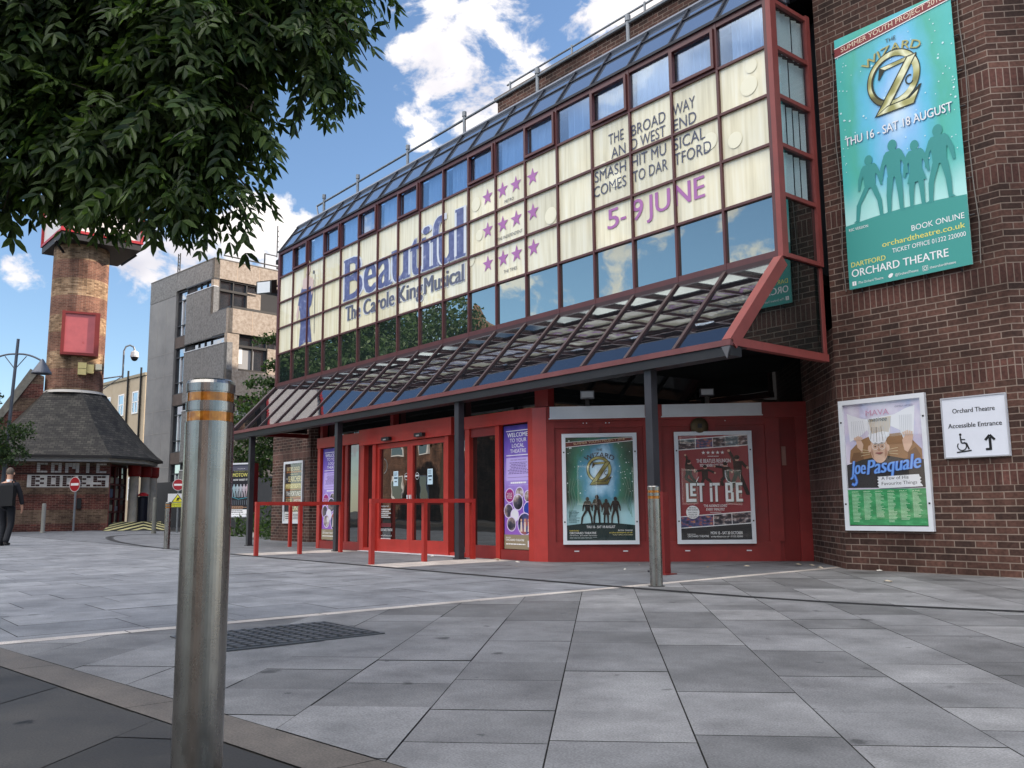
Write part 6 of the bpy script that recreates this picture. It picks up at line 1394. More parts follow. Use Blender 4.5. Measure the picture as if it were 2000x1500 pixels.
# ------------------------------------------------------------------ street lamp
def lamp():
    b = V(-38.75, 6.45, 0); t = thing('street_lamp', 'tall grey street lamp with conical shades hanging from curved arms', 'street lamp', b); m = flat(84, 88, 98, .4, .5, .3, .1); u = V(.633, .774, 0)
    mb = MB(); mb.tube([b, b+Z*.9], .11, m, 12); mb.tube([b+Z*.9, b+Z*7.55+u*.25], [.075, .055], m, 12); mb.build('column', t)
    tp = b+u*.2
    for s in (1, -1):
        mb = MB(); e = tp+u*s*1.05+Z*6.62
        pts = [tp+Z*6.95-u*.0]+[tp+u*s*(1.05*k/8)+Z*(6.95+.02*math.sin(math.pi*k/8)-.30*(k/8)**2) for k in range(1, 9)]
        mb.tube(pts, .035, m, 8); mb.tube([tp+Z*6.35, tp+u*s*.42+Z*6.86], .018, m, 6); ar = mb.build('arm', t)
        mb = MB(); mb.lathe(e, [(.0, .14), (.05, .10), (.36, -.42), (.365, -.46), (.33, -.46), (.30, -.42), (0, -.36)], m, 24); mb.build('shade', t)
lamp()

# ------------------------------------------------------------------ office block
def office():
    a, b = V(-.9927, -.1207, 0), V(-.1207, .9927, 0); C0 = V(-44.26, 16.41, 0)
    t = thing('office_block', 'grey concrete office block with stepped balconies and strip windows', 'building', C0)
    def fl(mb, s0, s1, z0, z1, d0, d1, m): mb.fb(C0, a, -b, s0, s1, z0, z1, d0, d1, m)        # left face, d out from it
    def fr(mb, s, t0, t1, z0, z1, d0, d1, m): mb.fb(C0+a*s, b, -a, t0, t1, z0, z1, d0, d1, m)    # right face at offset s
    mb = MB(); D = 14
    # solid core behind the glazing
    mb.fb(C0, a, -b, .30, 7.45, 0, 13.5, -D, -.30, flat(60, 60, 62, .9))
    mb.fb(C0, a, -b, -1.3, .30, 0, 10.0, -D, -.30, flat(60, 60, 62, .9)); mb.build('core', t)
    mb = MB(); m = M_CONCP
    fl(mb, 4.25, 7.5, 0, 12.58, -.3, .0, M_CONCP); fl(mb, 4.25, 7.5, 12.60, 13.85, -.3, .004, M_CONC); fl(mb, .0, 4.23, 12.82, 13.85, -.3, .0, M_CONC)
    for k in range(5):
        z = 12.35-3.15*k; e = 0 if k == 0 else -1.6
        lo = z-2.75
        if lo < 0: lo = 0
        if z < 0: break
        fl(mb, e, 3.05, lo, z, -.3, .0, M_CONC)
        if k: fl(mb, 3.06, 4.24, z+.05-.0, z+.55, -.3, -.1, flat(104, 98, 94, .9, var=.2)) if False else None
        fl(mb, 3.06, 4.24, max(0, z-2.75), max(.01, z-2.15), -.3, -.05, flat(96, 86, 82, .9, var=.3))
    mb.build('left_panels', t)
    # raised joints between the cast panels
    mb = MB(); j = flat(150, 148, 146, .9)
    for s in (5.35, 6.4): fl(mb, s-.012, s+.012, 0, 12.58, 0, .006, j)
    for s in (1.0, 2.1):
        for k in range(4): fl(mb, s-.01, s+.01, max(0, 9.6-3.15*k), 12.34-3.15*k, 0, .005, j)
    for z in (9.45, 8.2, 6.3, 5.05, 3.15): fl(mb, 4.26, 7.49, z-.012, z+.012, .0062, .009, j)
    mb.build('panel_joints', t)
    # strip windows
    for k in range(4):
        z = 12.35-3.15*k; e = 0 if k == 0 else -1.3
        mb = MB(); fm = flat(54, 54, 58, .5)
        for s in (3.10, 4.12): fl(mb, s, s+.06, z-2.15, z+.42, -.22, -.10, fm)
        for zz in (z-2.15, z-.16, z+.36, z-1.55): fl(mb, 3.16, 4.12, zz, zz+.06, -.22, -.10, fm)
        fl(mb, 3.62, 3.68, z-2.09, z-.16, -.22, -.10, M_ALU)
        w = mb.build('window', t); mb = MB(); fl(mb, 3.16, 4.12, z-2.1, z+.4, -.19, -.18, M_WINGLASS); mb.build('glass', w)
        mb = MB(); fl(mb, e, 3.05, z+.01, z+.05, -.25, .02, M_ALU)
        for q in range(5): fl(mb, .3+q*.68, .34+q*.68, z+.05, z+.44, -.22, -.12, fm)
        fl(mb, e, 3.05, z+.40, z+.47, -.28, .0, fm)
        w = mb.build('clerestory_window', t); mb = MB(); fl(mb, e+.05, 3.05, z+.05, z+.42, -.19, -.18, M_WINGLASS); mb.build('glass', w)
        mb = MB(); fl(mb, 2.2, 3.05, z+.05, z+.42, -.178, -.15, flat(64, 62, 64, .7)); mb.build('blank_panel', w)
    # right face: roof band, piers, windows, balconies
    mb = MB(); rw = noise_mat('sunlit_aggregate', [(.24, .19, .15), (.36, .30, .25), (.47, .41, .35)], 7, 10, .9, .7, 60)  # right-face concrete with warm sunlight painted into its colour
    fr(mb, 0, 0, 9.5, 12.82, 13.85, -.3, .0, rw); fr(mb, 0, 0, .30, 10.9, 12.82, -.3, -.02, rw); fr(mb, 0, 1.95, 2.75, 10.9, 12.35, -.3, -.06, rw)
    for k in range(3):
        z = 10.95-3.15*k
        fr(mb, -1.6, 0, 9.5, z-1.25, z, -.2, .0, rw)
        fr(mb, -1.58, .0, .66, z-3.6, z-1.25, -.3, -.02, rw); fr(mb, -1.5, 2.35, 9.5, z-3.6, z-1.8, -.3, -.03, rw)
        fl(mb, -1.6, 0, z-1.25, z, -.25, -.002, M_CONC)
    mb.build('right_panels', t)
    mb = MB(); j = flat(196, 176, 156, .9)  # joint colour warmed to go with the painted sunlight
    for k in range(3):
        z = 10.95-3.15*k
        for q in (1.35, 2.9): fr(mb, -1.6, q-.012, q+.012, z-1.25, z, 0, .006, j)
    for q in (1.3, 2.6): fr(mb, 0, q-.012, q+.012, 12.82, 13.85, 0, .006, j)
    mb.build('panel_joints', t)
    for k in range(4):
        z0, s, t0, t1 = (10.95, 0, .33, 1.95) if k == 0 else (10.95-3.15*k, -1.5, .68, 2.33); mb = MB(); fm = flat(36, 34, 36, .5); zt = z0+1.85
        if z0 < 0: break
        for q in (t0, (t0+t1)/2-.03, t1-.06): fr(mb, s, q, q+.06, z0+.1, zt, -.22, -.08, fm)
        for zz in (z0+.0, zt-.62, zt-.06): fr(mb, s, t0, t1+(.5 if zz > zt-.7 else 0), zz, zz+(.12 if zz < zt-.1 else .06), -.24, -.06, fm)
        w = mb.build('window', t); mb = MB(); fr(mb, s, t0, t1+.5, z0+.1, zt, -.20, -.19, M_WINGLASS); mb.build('glass', w)
        if k:
            mb = MB(); fr(mb, s, t0+.05, t0+.95, z0+.15, zt-.7, -.18, -.17, flat(150, 150, 152, .8)); fr(mb, s, t0+.05, t0+.3, z0+.4, zt-.65, -.165, -.16, W_); mb.build('blind', w)
            mb = MB(); fr(mb, s, t0, t1, z0-.75, z0-.02, -.3, -.1, flat(30, 28, 30, .6)); mb.build('spandrel', w)
    mb = MB(); z = 11.02
    mb.bar(C0-a*1.55+b*.2+Z*z, C0-a*1.55+b*6+Z*z, .10, .12, M_BLACK); mb.bar(C0-a*1.55+b*.2+Z*z, C0-a*.2+b*.2+Z*(z+.0), .10, .12, M_BLACK); mb.build('balcony_rail', t)
    mb = MB(); mb.fb(C0, a, -b, -.02, 7.5, 13.852, 13.90, -9.5, .02, flat(120, 116, 112, .8)); mb.bar(C0+b*.5+Z*14.1, C0+b*9+Z*14.1, .08, .05, M_BLACK); mb.build('roof_edge', t)
    for nm, s, dd, h, lab in (('radio_mast', 6.2, 1.0, 15.6, 'thin lattice radio mast on the left of the office roof'), ('radio_mast', .2, 3.0, 16.5, 'slim aerial on a bracket at the right of the office roof')):
        c = C0+a*s+b*dd; r = thing(nm, lab, 'mast', c+Z*13.9, 'aerials on the office roof'); mb = MB()
        if s > 1:
            for q in ((-.12, 0), (.12, 0)): mb.tube([c+a*q[0]+Z*13.9, c+a*q[0]+Z*h], .035, M_BLACK, 6)
            for k in range(8): mb.tube([c-a*.12+Z*(14+.2*k), c+a*.12+Z*(14.15+.2*k)], .02, M_BLACK, 5)
        else:
            mb.tube([c+Z*13.9, c+Z*14.75], .04, M_BLACK, 6); mb.tube([c+Z*14.75, c+b*.75+Z*14.75], .035, M_BLACK, 6); mb.tube([c+b*.75+Z*14.7, c+b*.75+Z*h], .03, M_BLACK, 6)
            for k in range(5): mb.tube([c+b*.75+Z*(15+.3*k), c+b*.83+Z*(15+.3*k)], .03, M_BLACK, 6)
        mb.build('mast', r)
    mb = MB(); w_ = flat(60, 62, 66, .8, var=.2); fl(mb, -9, 4.3, 0, 2.3, .5, .7, w_); o = mb.build('yard_wall', None, C0-b*.5); tag(o, 'low dark grey wall in front of the concrete office block', 'wall')
office()

def pale():
    a, b = V(-.9927, -.1207, 0), V(-.1207, .9927, 0); C0 = V(-63.65, 19.02, 0)
    t = thing('tan_building', 'plain tan building with white windows behind the comic shop', 'building', C0); wm = noise_mat('tan_render', [(.42, .34, .24), (.50, .42, .31)], 1.2, 8, .9, .2)
    def fl(mb, s0, s1, z0, z1, d0, d1, m): mb.fb(C0, a, -b, s0, s1, z0, z1, d0, d1, m)
    mb = MB(); fl(mb, 0, 9, 0, 10.3, -9, 0, wm); mb.build('wall', t); mb = MB(); fl(mb, -.05, 9.05, 10.302, 10.5, -9, .08, flat(150, 140, 120, .8)); mb.build('parapet', t)
    for s in (1.0, 3.4, 5.8):
        for z in (1.6, 4.6, 7.7):
            mb = MB(); w, h = (1.0, 1.6)
            for q in ((s, s+.1, z, z+h), (s+w-.1, s+w, z, z+h), (s+.1, s+w-.1, z, z+.1), (s+.1, s+w-.1, z+h-.1, z+h), (s+.1, s+w-.1, z+h*.5, z+h*.5+.07), (s+w/2-.03, s+w/2+.03, z+.1, z+h*.5)): fl(mb, *q, -.05, .04, W_)
            f = mb.build('window', t); mb = MB(); fl(mb, s+.1, s+w-.1, z+.1, z+h-.1, .003, .012, M_WINGLASS); mb.build('glass', f)
    for s in (.55, 2.7):
        mb = MB(); p = C0+a*s-b*.1; mb.tube([p, p+Z*10.9], .07, K_, 8); mb.build('drainpipe', t)
    c = V(-72, 20, 0); r = thing('red_roofed_building', 'building with a low red metal roof just showing beside the brick tower', 'building', c); mb = MB(); mb.fb(c, a, -b, -3, 6, 0, 10.4, -8, 0, flat(120, 110, 110, .8)); mb.build('wall', r)
    mb = MB(); mb.prism([c-a*3+b*.0+Z*10.4-b*.4, c-a*3+b*8+Z*10.4, c-a*3+b*4+Z*12.2], a*9, flat(170, 52, 60, .6)); mb.build('roof', r)
pale()

# ------------------------------------------------------------------ trees
M_LEAF = leaf_mat('near_leaves', (.008, .024, .007), (.09, .14, .042), .35)
M_LEAF2 = leaf_mat('mid_leaves', (.02, .045, .015), (.07, .12, .035), .3)
M_LEAF3 = leaf_mat('far_leaves', (.018, .036, .014), (.055, .09, .03), .25)
def rvec(rg):
    while True:
        v = V(rg.uniform(-1, 1), rg.uniform(-1, 1), rg.uniform(-1, 1))
        if .05 < v.length < 1: return v.normalized()
def near_tree():
    rg = random.Random(5); base = V(-6.9, -1.7, 0)
    t = thing('overhanging_tree', 'large tree with drooping feathery leaves hanging over the plaza from the left', 'tree', base)
    blobs = [(-4.49,.74,2.90,.56),(-4.30,1.13,2.92,.57),(-3.75,1.36,2.72,.39),(-4.46,.90,2.39,.37),(-4.16,1.12,2.33,.36),(-3.87,1.30,2.38,.32),(-3.77,1.32,2.09,.21),(-3.65,1.40,2.36,.20),(-3.87,1.22,2.00,.15),(-3.71,1.42,1.99,.14),(-3.75,1.50,2.84,.31),(-3.63,1.75,3.08,.27),(-3.42,1.75,2.78,.22),(-3.44,1.76,2.62,.15),(-3.40,1.89,3.02,.12),(-4.62,.75,2.18,.17),(-4.27,1.02,2.11,.14),(-3.61,1.48,2.27,.14),(-5.35,.27,3.16,.80),(-5.34,.43,2.50,.48),(-4.67,.93,3.94,.80),(-4.08,1.65,3.94,.69),(-5.47,.40,4.80,1.16),(-4.70,1.28,5.08,1.02)]
    mb = MB(); mb.tube([base, base+V(.05, .1, 1.2), base+V(.2, .4, 2.6), base+V(.55, .9, 3.6)], [.26, .20, .17, .13], M_BARK, 14); mb.build('trunk', t)
    mb = MB(); top = base+V(.55, .9, 3.6)
    for i, (x, y, z, r) in enumerate(blobs):
        c = V(x, y, z+.2+r*.2); mid = (top+c)/2+V(0, 0, .25+.1*rg.random())
        if r > .3: mb.tube([top-V(.1, .2, .3), mid, c], [.05, .028, .008], M_BARK, 6)
        else: mb.tube([V(-4.2, 1.05, 2.9), (V(-4.2, 1.05, 2.9)+c)/2+V(0, 0, .08), c], [.018, .010, .004], M_BARK, 5)
    mb.build('limbs', t)
    mb = MB()
    for i in range(70):
        x, y, z, r = blobs[rg.randrange(18)]; v = rvec(rg); a_ = V(x, y, z+.22)+v*r*.3; b_ = V(x, y, z+.22)+v*r*1.0-Z*.05
        mb.tube([a_+Z*.05, (a_+b_)/2+Z*.03, b_], [.005, .004, .002], M_BARK, 4)
    mb.build('twigs', t)
    vs, fs = [], []
    def leaflet(p, d, side, L, w):
        """one pointed oval leaflet folded along its midrib"""
        nrm = d.cross(side).normalized(); k = len(vs); fold = nrm*w*.25
        vs.extend([p, p+d*L*.32+side*w*.48+fold, p+d*L*.68+side*w*.40+fold-Z*L*.03, p+d*L-Z*L*.06, p+d*L*.68-side*w*.40+fold-Z*L*.03, p+d*L*.32-side*w*.48+fold]); fs.append((k, k+1, k+2, k+3)); fs.append((k, k+3, k+4, k+5))
    def compound(p, d, s):
        n = rg.randint(4, 6); L = s*rg.uniform(.24, .36); side = d.cross(Z)
        if side.length < .1: side = d.cross(X)
        side.normalize(); tw = Matrix.Rotation(rg.uniform(-.9, .9), 3, d); side = tw @ side; q = p.copy(); dd = d.copy()
        for i in range(n):
            dd = (dd-Z*.09).normalized(); q = q+dd*L/n
            for sg in (-1, 1):
                ld = (dd*.55+side*sg*.75-Z*.28+rvec(rg)*.16).normalized(); ls = ld.cross(dd.cross(side)).normalized(); leaflet(q, ld, ls, s*rg.uniform(.072, .098), s*rg.uniform(.026, .034))
        leaflet(q, (dd-Z*.15).normalized(), side, s*.09, s*.03)
    tot = 0
    for i, (x, y, z, r) in enumerate(blobs):
        inview = i < 18; c = V(x, y, z+(.245 if inview else .25))-V(.633, .774, 0)*(.08 if inview else .2); r = max(.06, r-.115) if inview else r*.9; n = int((760 if inview else 300)*r*r*4.2)+14
        for k in range(n):
            v = rvec(rg); rr = r*(rg.random()**.42); p = c+V(v.x, v.y, v.z*.95)*rr*.92
            out = (v*.8+V(0, 0, -.55)+rvec(rg)*.45).normalized(); compound(p, out, rg.uniform(.72, .98) if inview else 1.1)
    for i in range(95):
        x, y, z, r = blobs[rg.randrange(2, 18)]; rr = max(.06, r-.11); v = rvec(rg); v.z = -abs(v.z)*.8; q = V(x, y, z+.245)-V(.633, .774, 0)*.06+v.normalized()*rr*.85; dd = (v*.6+V(.2, .25, -.6)+rvec(rg)*.3).normalized()
        for k in range(rg.randint(1, 3)): compound(q, (dd+rvec(rg)*.45).normalized(), rg.uniform(.5, .75)); q = q+dd*.05-Z*.012
    me = bpy.data.meshes.new('crown'); me.from_pydata([tuple(p-base) for p in vs], [], fs); me.materials.append(M_LEAF); o = bpy.data.objects.new('crown', me); COL.objects.link(o); o.parent = t
near_tree()
def leafy(name, label, base, trunk_h, tr, blobs, mat, n_per, leaf, seed, group=None, branches=None, trunk_top=None, droop=.2):
    rg = random.Random(seed); base = Vector(base); t = thing(name, label, 'tree', base, group)
    mb = MB(); tt = base+Vector(trunk_top) if trunk_top else base+Z*trunk_h
    mb.tube([base, base+(tt-base)*.5+V(rg.uniform(-.1, .1), rg.uniform(-.1, .1), 0), tt], [tr, tr*.75, tr*.5], M_BARK, 10); mb.build('trunk', t)
    mb = MB()
    for (x, y, z, r) in blobs: mb.tube([tt-Z*trunk_h*.2, (tt+base+V(x, y, z))/2+rvec(rg)*.2, base+V(x, y, z)], [tr*.4, tr*.22, tr*.06], M_BARK, 6)
    if mb.v: mb.build('limbs', t)
    vs, fs = [], []
    def leaf_(p, d, s):
        a = d.cross(rvec(rg)).normalized(); k = len(vs); vs.extend([p-d*s*.5, p+a*s*.30, p+d*s*.55, p-a*s*.30]); fs.append((k, k+1, k+2, k+3))
    for (x, y, z, r) in blobs:
        c = base+V(x, y, z)
        for k in range(int(n_per*r*r)):
            v = rvec(rg); q = c+V(v.x, v.y, v.z*.85)*r*(rg.random()**.38)
            for j in range(rg.randint(4, 7)): leaf_(q+rvec(rg)*leaf*1.6*rg.random(), (rvec(rg)-Z*droop).normalized(), leaf*rg.uniform(.7, 1.25))
    for (p0, p1, w) in (branches or []):
        a, b = base+Vector(p0), base+Vector(p1)
        for k in range(int((b-a).length*70)):
            u = rg.random(); q = a+(b-a)*u-Z*rg.random()*w+rvec(rg)*w*.5*(1-u*.5)
            for j in range(4): leaf_(q+rvec(rg)*leaf, ((b-a).normalized()*.5+rvec(rg)-Z*.4).normalized(), leaf*rg.uniform(.7, 1.2))
    me = bpy.data.meshes.new('crown'); me.from_pydata([tuple(p-base) for p in vs], [], fs); me.materials.append(mat); o = bpy.data.objects.new('crown', me); COL.objects.link(o); o.parent = t
    return t
rg0 = random.Random(9)
leafy('broadleaf_tree', 'green tree with long sideways branches between the office block and the theatre', (-28.6, 13.6, 0), 5.0, .16,
      [(-.6, -.9, 3.4, 1.1), (-1.0, -1.3, 4.2, .8), (.3, -.2, 4.2, 1.3), (.6, .3, 5.4, 1.1), (-.2, -.6, 2.5, 1.0), (.8, .4, 3.0, 1.2), (-1.2, -1.5, 2.8, .7), (.9, .8, 6.4, .8), (.2, 1.2, 2.2, 1.1)],
      M_LEAF2, 260, .13, 31, branches=[((.8, .5, 7.0), (-.9, -1.1, 6.9), .25), ((.6, .3, 6.0), (-.5, -.9, 5.9), .22), ((.5, .2, 5.5), (-1.1, -1.3, 5.3), .25), ((.9, .6, 8.8), (.5, .2, 7.4), .3), ((.8, .4, 5.2), (-.6, -.9, 4.7), .3)], trunk_top=(.8, .5, 6.8))
leafy('small_tree', 'dark small tree in front of the left side of the comic shop', (-39.0, 5.1, 0), 2.6, .10,
      [(0, .2, 3.4, 1.0), (.6, .9, 3.6, 1.0), (.5, .9, 2.9, .8), (-.6, -.6, 3.6, 1.1), (.9, 1.5, 3.0, .6), (0, .2, 4.5, .75), (-.9, -1.2, 4.6, .9), (.3, .6, 5.2, .5), (1.1, 1.7, 3.9, .5), (.1, .2, 2.6, .7)], M_LEAF3, 210, .13, 32)
# planting at the foot of the brick pier
def weeds():
    rg = random.Random(2)
    for i, (x, y, r, h, lab) in enumerate(((-24.3, 10.9, .45, .9, 'tuft of weeds growing against the brick pier'), (-26.6, 11.2, .4, .6, 'low green weeds below the poster totem'), (-23.2, 10.6, .3, .5, 'small weed at the outer corner of the brick pier'))):
        b = V(x, y, 0); vs, fs = [], []
        for k in range(240):
            p = b+V(rg.uniform(-r, r), rg.uniform(-r, r), rg.random()**1.5*h); d = (rvec(rg)+Z*.7).normalized(); a = d.cross(rvec(rg)).normalized(); s = .09*rg.uniform(.6, 1.4); q = len(vs); vs.extend([p, p+d*s+a*s*.3, p+d*s*2, p+d*s-a*s*.3]); fs.append((q, q+1, q+2, q+3))
        for k in range(12):
            p = b+V(rg.uniform(-r, r)*.5, rg.uniform(-r, r)*.5, 0); q = len(vs); e = p+V(rg.uniform(-.1, .1), rg.uniform(-.1, .1), h); vs.extend([p-X*.008, p+X*.008, e]); fs.append((q, q+1, q+2))
        me = bpy.data.meshes.new('weed_plant'); me.from_pydata([tuple(p-b) for p in vs], [], fs); me.materials.append(M_LEAF2); o = bpy.data.objects.new('weed_plant', me); COL.objects.link(o); o.location = b; tag(o, lab, 'plant', 'weeds by the pier')
    # dark fence closing the gap beyond the pier
    c = V(-27.5, 14.6, 0); t = thing('timber_fence', 'dark timber fence in the gap between the brick pier and the office yard', 'fence', c); mb = MB(); m = flat(30, 30, 32, .8, var=.3)
    for i in range(36): mb.box(-31.5+i*.25, -31.5+i*.25+.235, 14.6, 14.63, .05, 2.5, m)
    mb.build('boards', t); mb = MB()
    for i in range(5): mb.box(-31.5+i*2.2, -31.4+i*2.2, 14.64, 14.74, 0, 2.5, m)
    mb.build('fence_posts', t)
    for i, (x, y, s) in enumerate(((-24.0, 10.3, .2), (-23.6, 10.15, .14), (-24.5, 10.4, .13))):
        mb = MB(); rgp = random.Random(i); mb.ball((x, y, s*.4), s, s*.8, s*.5, flat(150, 148, 144, .9, var=.2), 8, 5); o = mb.build('rubble_stone', None, (x, y, 0)); tag(o, 'pale lump of rubble on the ground beside the far brick pier', 'stone', 'rubble by the pier')
weeds()

# ------------------------------------------------------------------ the far side of the square, seen mirrored in the glass
def opposite():
    c = V(-62, -24, 0); t = thing('gabled_building', 'old brick building with a shaped gable on the far side of the square', 'building', c)
    mb = MB(); mb.box(-72, -52, -36, -24, 0, 12, M_DARKBRICK); mb.prism([(-60, -23.9, 12), (-52, -23.9, 12), (-52, -23.9, 12.8), (-53.4, -23.9, 13.3), (-54, -23.9, 15.2), (-55.2, -23.9, 15.8), (-56, -23.9, 17.2), (-56.8, -23.9, 15.8), (-58, -23.9, 15.2), (-58.6, -23.9, 13.3), (-60, -23.9, 12.8)], (0, -.5, 0), M_DARKBRICK); mb.build('wall', t)
    mb = MB(); mb.prism([(-72.3, -24.5, 12), (-72.3, -36.3, 12), (-72.3, -30.4, 15.5)], (20.6, 0, 0), flat(60, 56, 56, .8)); mb.build('roof', t)
    for x in (-70, -66, -62, -56):
        for z in (1.4, 5.4):
            mb = MB(); mb.box(x-.6, x+.6, -24.0, -23.92, z, z+2.2, W_); f = mb.build('window', t); mb = MB(); mb.box(x-.5, x+.5, -23.915, -23.905, z+.1, z+2.1, M_WINGLASS); mb.build('glass', f)
    t = thing('low_white_building', 'low pale building with a flat roof across the square', 'building', (-30, -30, 0)); mb = MB(); mb.box(-44, -18, -40, -30, 0, 4.5, flat(170, 164, 158, .8, var=.1)); mb.build('wall', t)
    mb = MB(); mb.box(-44.3, -17.7, -40.3, -29.7, 4.502, 4.8, flat(70, 68, 68, .8)); mb.build('roof', t)
    for x in range(-42, -19, 4):
        mb = MB(); mb.box(x-1, x+1, -30.0, -29.94, .6, 3.2, flat(60, 60, 64)); f = mb.build('window', t); mb = MB(); mb.box(x-.9, x+.9, -29.935, -29.92, .7, 3.1, M_WINGLASS); mb.build('glass', f)
    t = thing('brick_terrace', 'dark brick terrace on the side of the square behind the viewer', 'building', (20, -16, 0)); mb = MB(); mb.box(7, 40, -26, -14, 0, 7.5, M_DARKBRICK); mb.build('wall', t)
    mb = MB(); mb.prism([(6.7, -13.7, 7.5), (6.7, -26.3, 7.5), (6.7, -20, 11)], (33.6, 0, 0), flat(50, 46, 46, .8)); mb.build('roof', t)
    for x in range(9, 38, 4):
        for z in (.9, 4.3):
            mb = MB(); mb.box(x-.7, x+.7, -14.0, -13.92, z, z+2, W_); f = mb.build('window', t); mb = MB(); mb.box(x-.6, x+.6, -13.915, -13.905, z+.1, z+1.9, M_WINGLASS); mb.build('glass', f)
    for i, (x, y, s, lab) in enumerate(((-47.5, -8.5, 1.62, 'tall dark tree across the square nearest the gabled building'), (-42.5, -12.5, 1.4, 'round tree across the square in front of the gable'), (-54, -5, 1.6, 'dark tree at the far left edge of the square'), (-62, -3.5, 1.3, 'dark tree beyond the far left edge of the square'), (-36, -24, 1.0, 'tree across the square before the low pale building'), (-27, -26, .8, 'small tree at the right end of the low pale building'))):
        leafy('plane_tree', lab, (x, y, 0), 4*s, .25*s, [(0, 0, 6*s, 2.6*s), (1.6*s, .5*s, 5*s, 2*s), (-1.7*s, -.4*s, 5.2*s, 2.1*s), (.3*s, 1*s, 8*s, 1.8*s), (-.5*s, -1.4*s, 7*s, 1.7*s)], M_LEAF3, 120, .25, 40+i, 'trees across the square')
opposite()

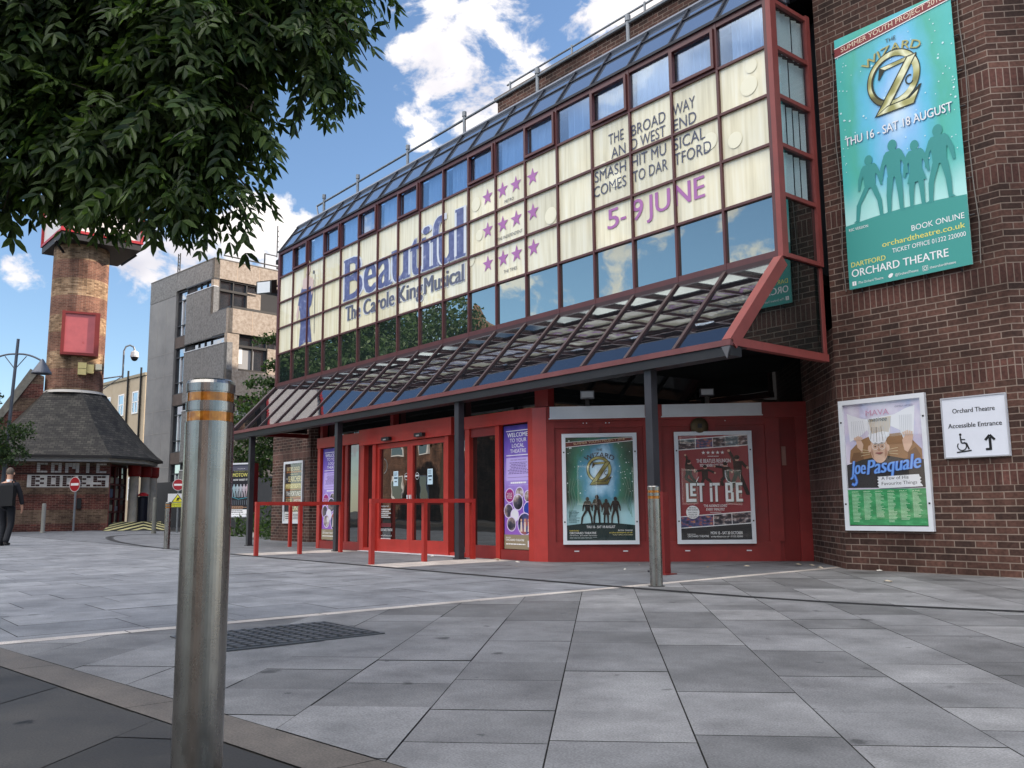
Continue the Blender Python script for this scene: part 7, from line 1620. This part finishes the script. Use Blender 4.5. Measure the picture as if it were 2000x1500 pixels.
# ------------------------------------------------------------------ the person walking away
def person():
    b = V(-24.46, 4.22, 0); u, d = V(.633, .774, 0), V(-.774, .633, 0)     # right and away
    t = thing('person', 'person in a dark suit with a black shoulder bag walking away at the left', 'person', b)
    def P(r, f, z): return V(0, 0, 0)+u*r+d*f+Z*z
    def skin(name, nodes, edges, m, root=0, sub=1, par=t):
        me = bpy.data.meshes.new(name); me.from_pydata([tuple(n[0]) for n in nodes], edges, []); me.materials.append(m)
        o = bpy.data.objects.new(name, me); COL.objects.link(o); o.parent = par
        sk = o.modifiers.new('skin', 'SKIN'); sk.use_smooth_shade = True
        for i, n in enumerate(nodes):
            v = me.skin_vertices[0].data[i]; r = n[1]; v.radius = (r, r) if isinstance(r, (int, float)) else r; v.use_root = i == root
        if sub: s = o.modifiers.new('sub', 'SUBSURF'); s.levels = sub; s.render_levels = sub
        return o
    skm = flat(196, 150, 126, .6); suit = flat(30, 31, 38, .8, var=.2); trou = flat(26, 28, 34, .8, var=.2); bagm = flat(14, 14, 17, .6)
    H = 1.85
    # body: pelvis, spine, neck, head, arms with hands, legs
    nd = [(P(0, 0, .98), .10), (P(0, .01, 1.20), .095), (P(0, .02, 1.42), .105), (P(0, .03, 1.55), .06), (P(0, .04, 1.63), .065), (P(0, .05, 1.73), (.078, .095)), (P(0, .05, 1.82), (.06, .07)),
          (P(-.19, .02, 1.48), .06), (P(-.25, -.06, 1.20), .045), (P(-.25, .02, .94), .035), (P(-.25, .04, .87), .032),
          (P(.19, .02, 1.48), .06), (P(.26, .06, 1.20), .045), (P(.29, .12, .96), .035), (P(.29, .14, .89), .032),
          (P(-.10, 0, .92), .09), (P(-.11, .10, .52), .062), (P(-.12, .02, .10), .036), (P(-.12, .17, .04), .035),
          (P(.10, 0, .92), .09), (P(.11, .02, .52), .062), (P(.12, -.20, .14), .042), (P(.12, -.12, .04), .035)]
    ed = [(0, 1), (1, 2), (2, 3), (3, 4), (4, 5), (5, 6), (2, 7), (7, 8), (8, 9), (9, 10), (2, 11), (11, 12), (12, 13), (13, 14), (0, 15), (15, 16), (16, 17), (17, 18), (0, 19), (19, 20), (20, 21), (21, 22)]
    for w, s in ((10, -1), (14, 1)):          # four fingers and a thumb on each hand, loosely curled
        c = nd[w][0]
        for k in range(4):
            f0 = c+d*(.022-.015*k)+Z*-.02; n0 = len(nd); L = (.075, .085, .08, .062)[k]
            nd += [(f0-Z*.025, .009), (f0-Z*(.025+L*.5)+u*(-s*.004), .008), (f0-Z*(.02+L)-u*(s*.022), .0065)]; ed += [(w, n0), (n0, n0+1), (n0+1, n0+2)]
        n0 = len(nd); nd += [(c+d*.035-Z*.015, .010), (c+d*.05-Z*.06-u*s*.01, .008)]; ed += [(w, n0), (n0, n0+1)]
    body = skin('body', nd, ed, skm)
    # ears and hair
    mb = MB(); o0 = V(*b); c = b+P(0, .05, 1.76); mb.ball(c+Z*.02-d*.012, .088, .088, .105, flat(104, 92, 82, .8, var=.3), 16, 10); mb.build('hair', t)
    mb = MB()
    for s in (-1, 1): mb.ball(b+P(s*.085, .06, 1.735), .016, .02, .032, skm, 8, 6)
    mb.build('ears', t)
    jk = [(P(0, 0, .80), (.20, .165)), (P(0, .01, 1.15), (.175, .13)), (P(0, .02, 1.38), (.205, .13)), (P(0, .025, 1.50), (.12, .09)), (P(-.205, .02, 1.46), .078), (P(-.27, -.05, 1.20), .064), (P(-.265, .01, .95), .052), (P(.205, .02, 1.46), .078), (P(.28, .06, 1.20), .064), (P(.305, .11, .97), .052)]
    skin('jacket', jk, [(0, 1), (1, 2), (2, 3), (2, 4), (4, 5), (5, 6), (2, 7), (7, 8), (8, 9)], suit)
    mb = MB(); mb.lathe(b+P(0, .03, 0), [(.075, 1.53), (.068, 1.59)], W_, 14); mb.build('shirt_collar', t)
    tr = [(P(0, 0, 1.06), (.165, .14)), (P(-.105, 0, .86), .105), (P(-.115, .10, .52), .080), (P(-.125, .03, .03), .076), (P(.105, 0, .86), .105), (P(.115, .02, .52), .080), (P(.125, -.20, .07), .076)]
    skin('trousers', tr, [(0, 1), (1, 2), (2, 3), (0, 4), (4, 5), (5, 6)], trou)
    for sx, fy, z, pit in ((-.125, .08, .045, 0), (.125, -.16, .06, .5)):
        mb = MB(); mb.ball(b+P(sx, fy, z), .055, .055, .045, K_, 10, 6); mb.ball(b+P(sx, fy+.09, z-.01), .05, .05, .035, K_, 10, 6); mb.ball(b+P(sx, fy+.04, z-.005), .052, .06, .04, K_, 10, 6); mb.build('shoe', t)
    mb = MB(); c = b+P(.10, -.19, 1.22); mb.fb(c, u, -d, -.15, .17, -.27, .22, -.06, .08, bagm); bg = mb.build('shoulder_bag', t, bevel=.04)
    mb = MB(); mb.tube([b+P(.20, -.15, 1.40), b+P(.14, -.10, 1.54), b+P(.12, .05, 1.565), b+P(.10, .16, 1.45)], .016, bagm, 6); mb.build('strap', bg)
person()
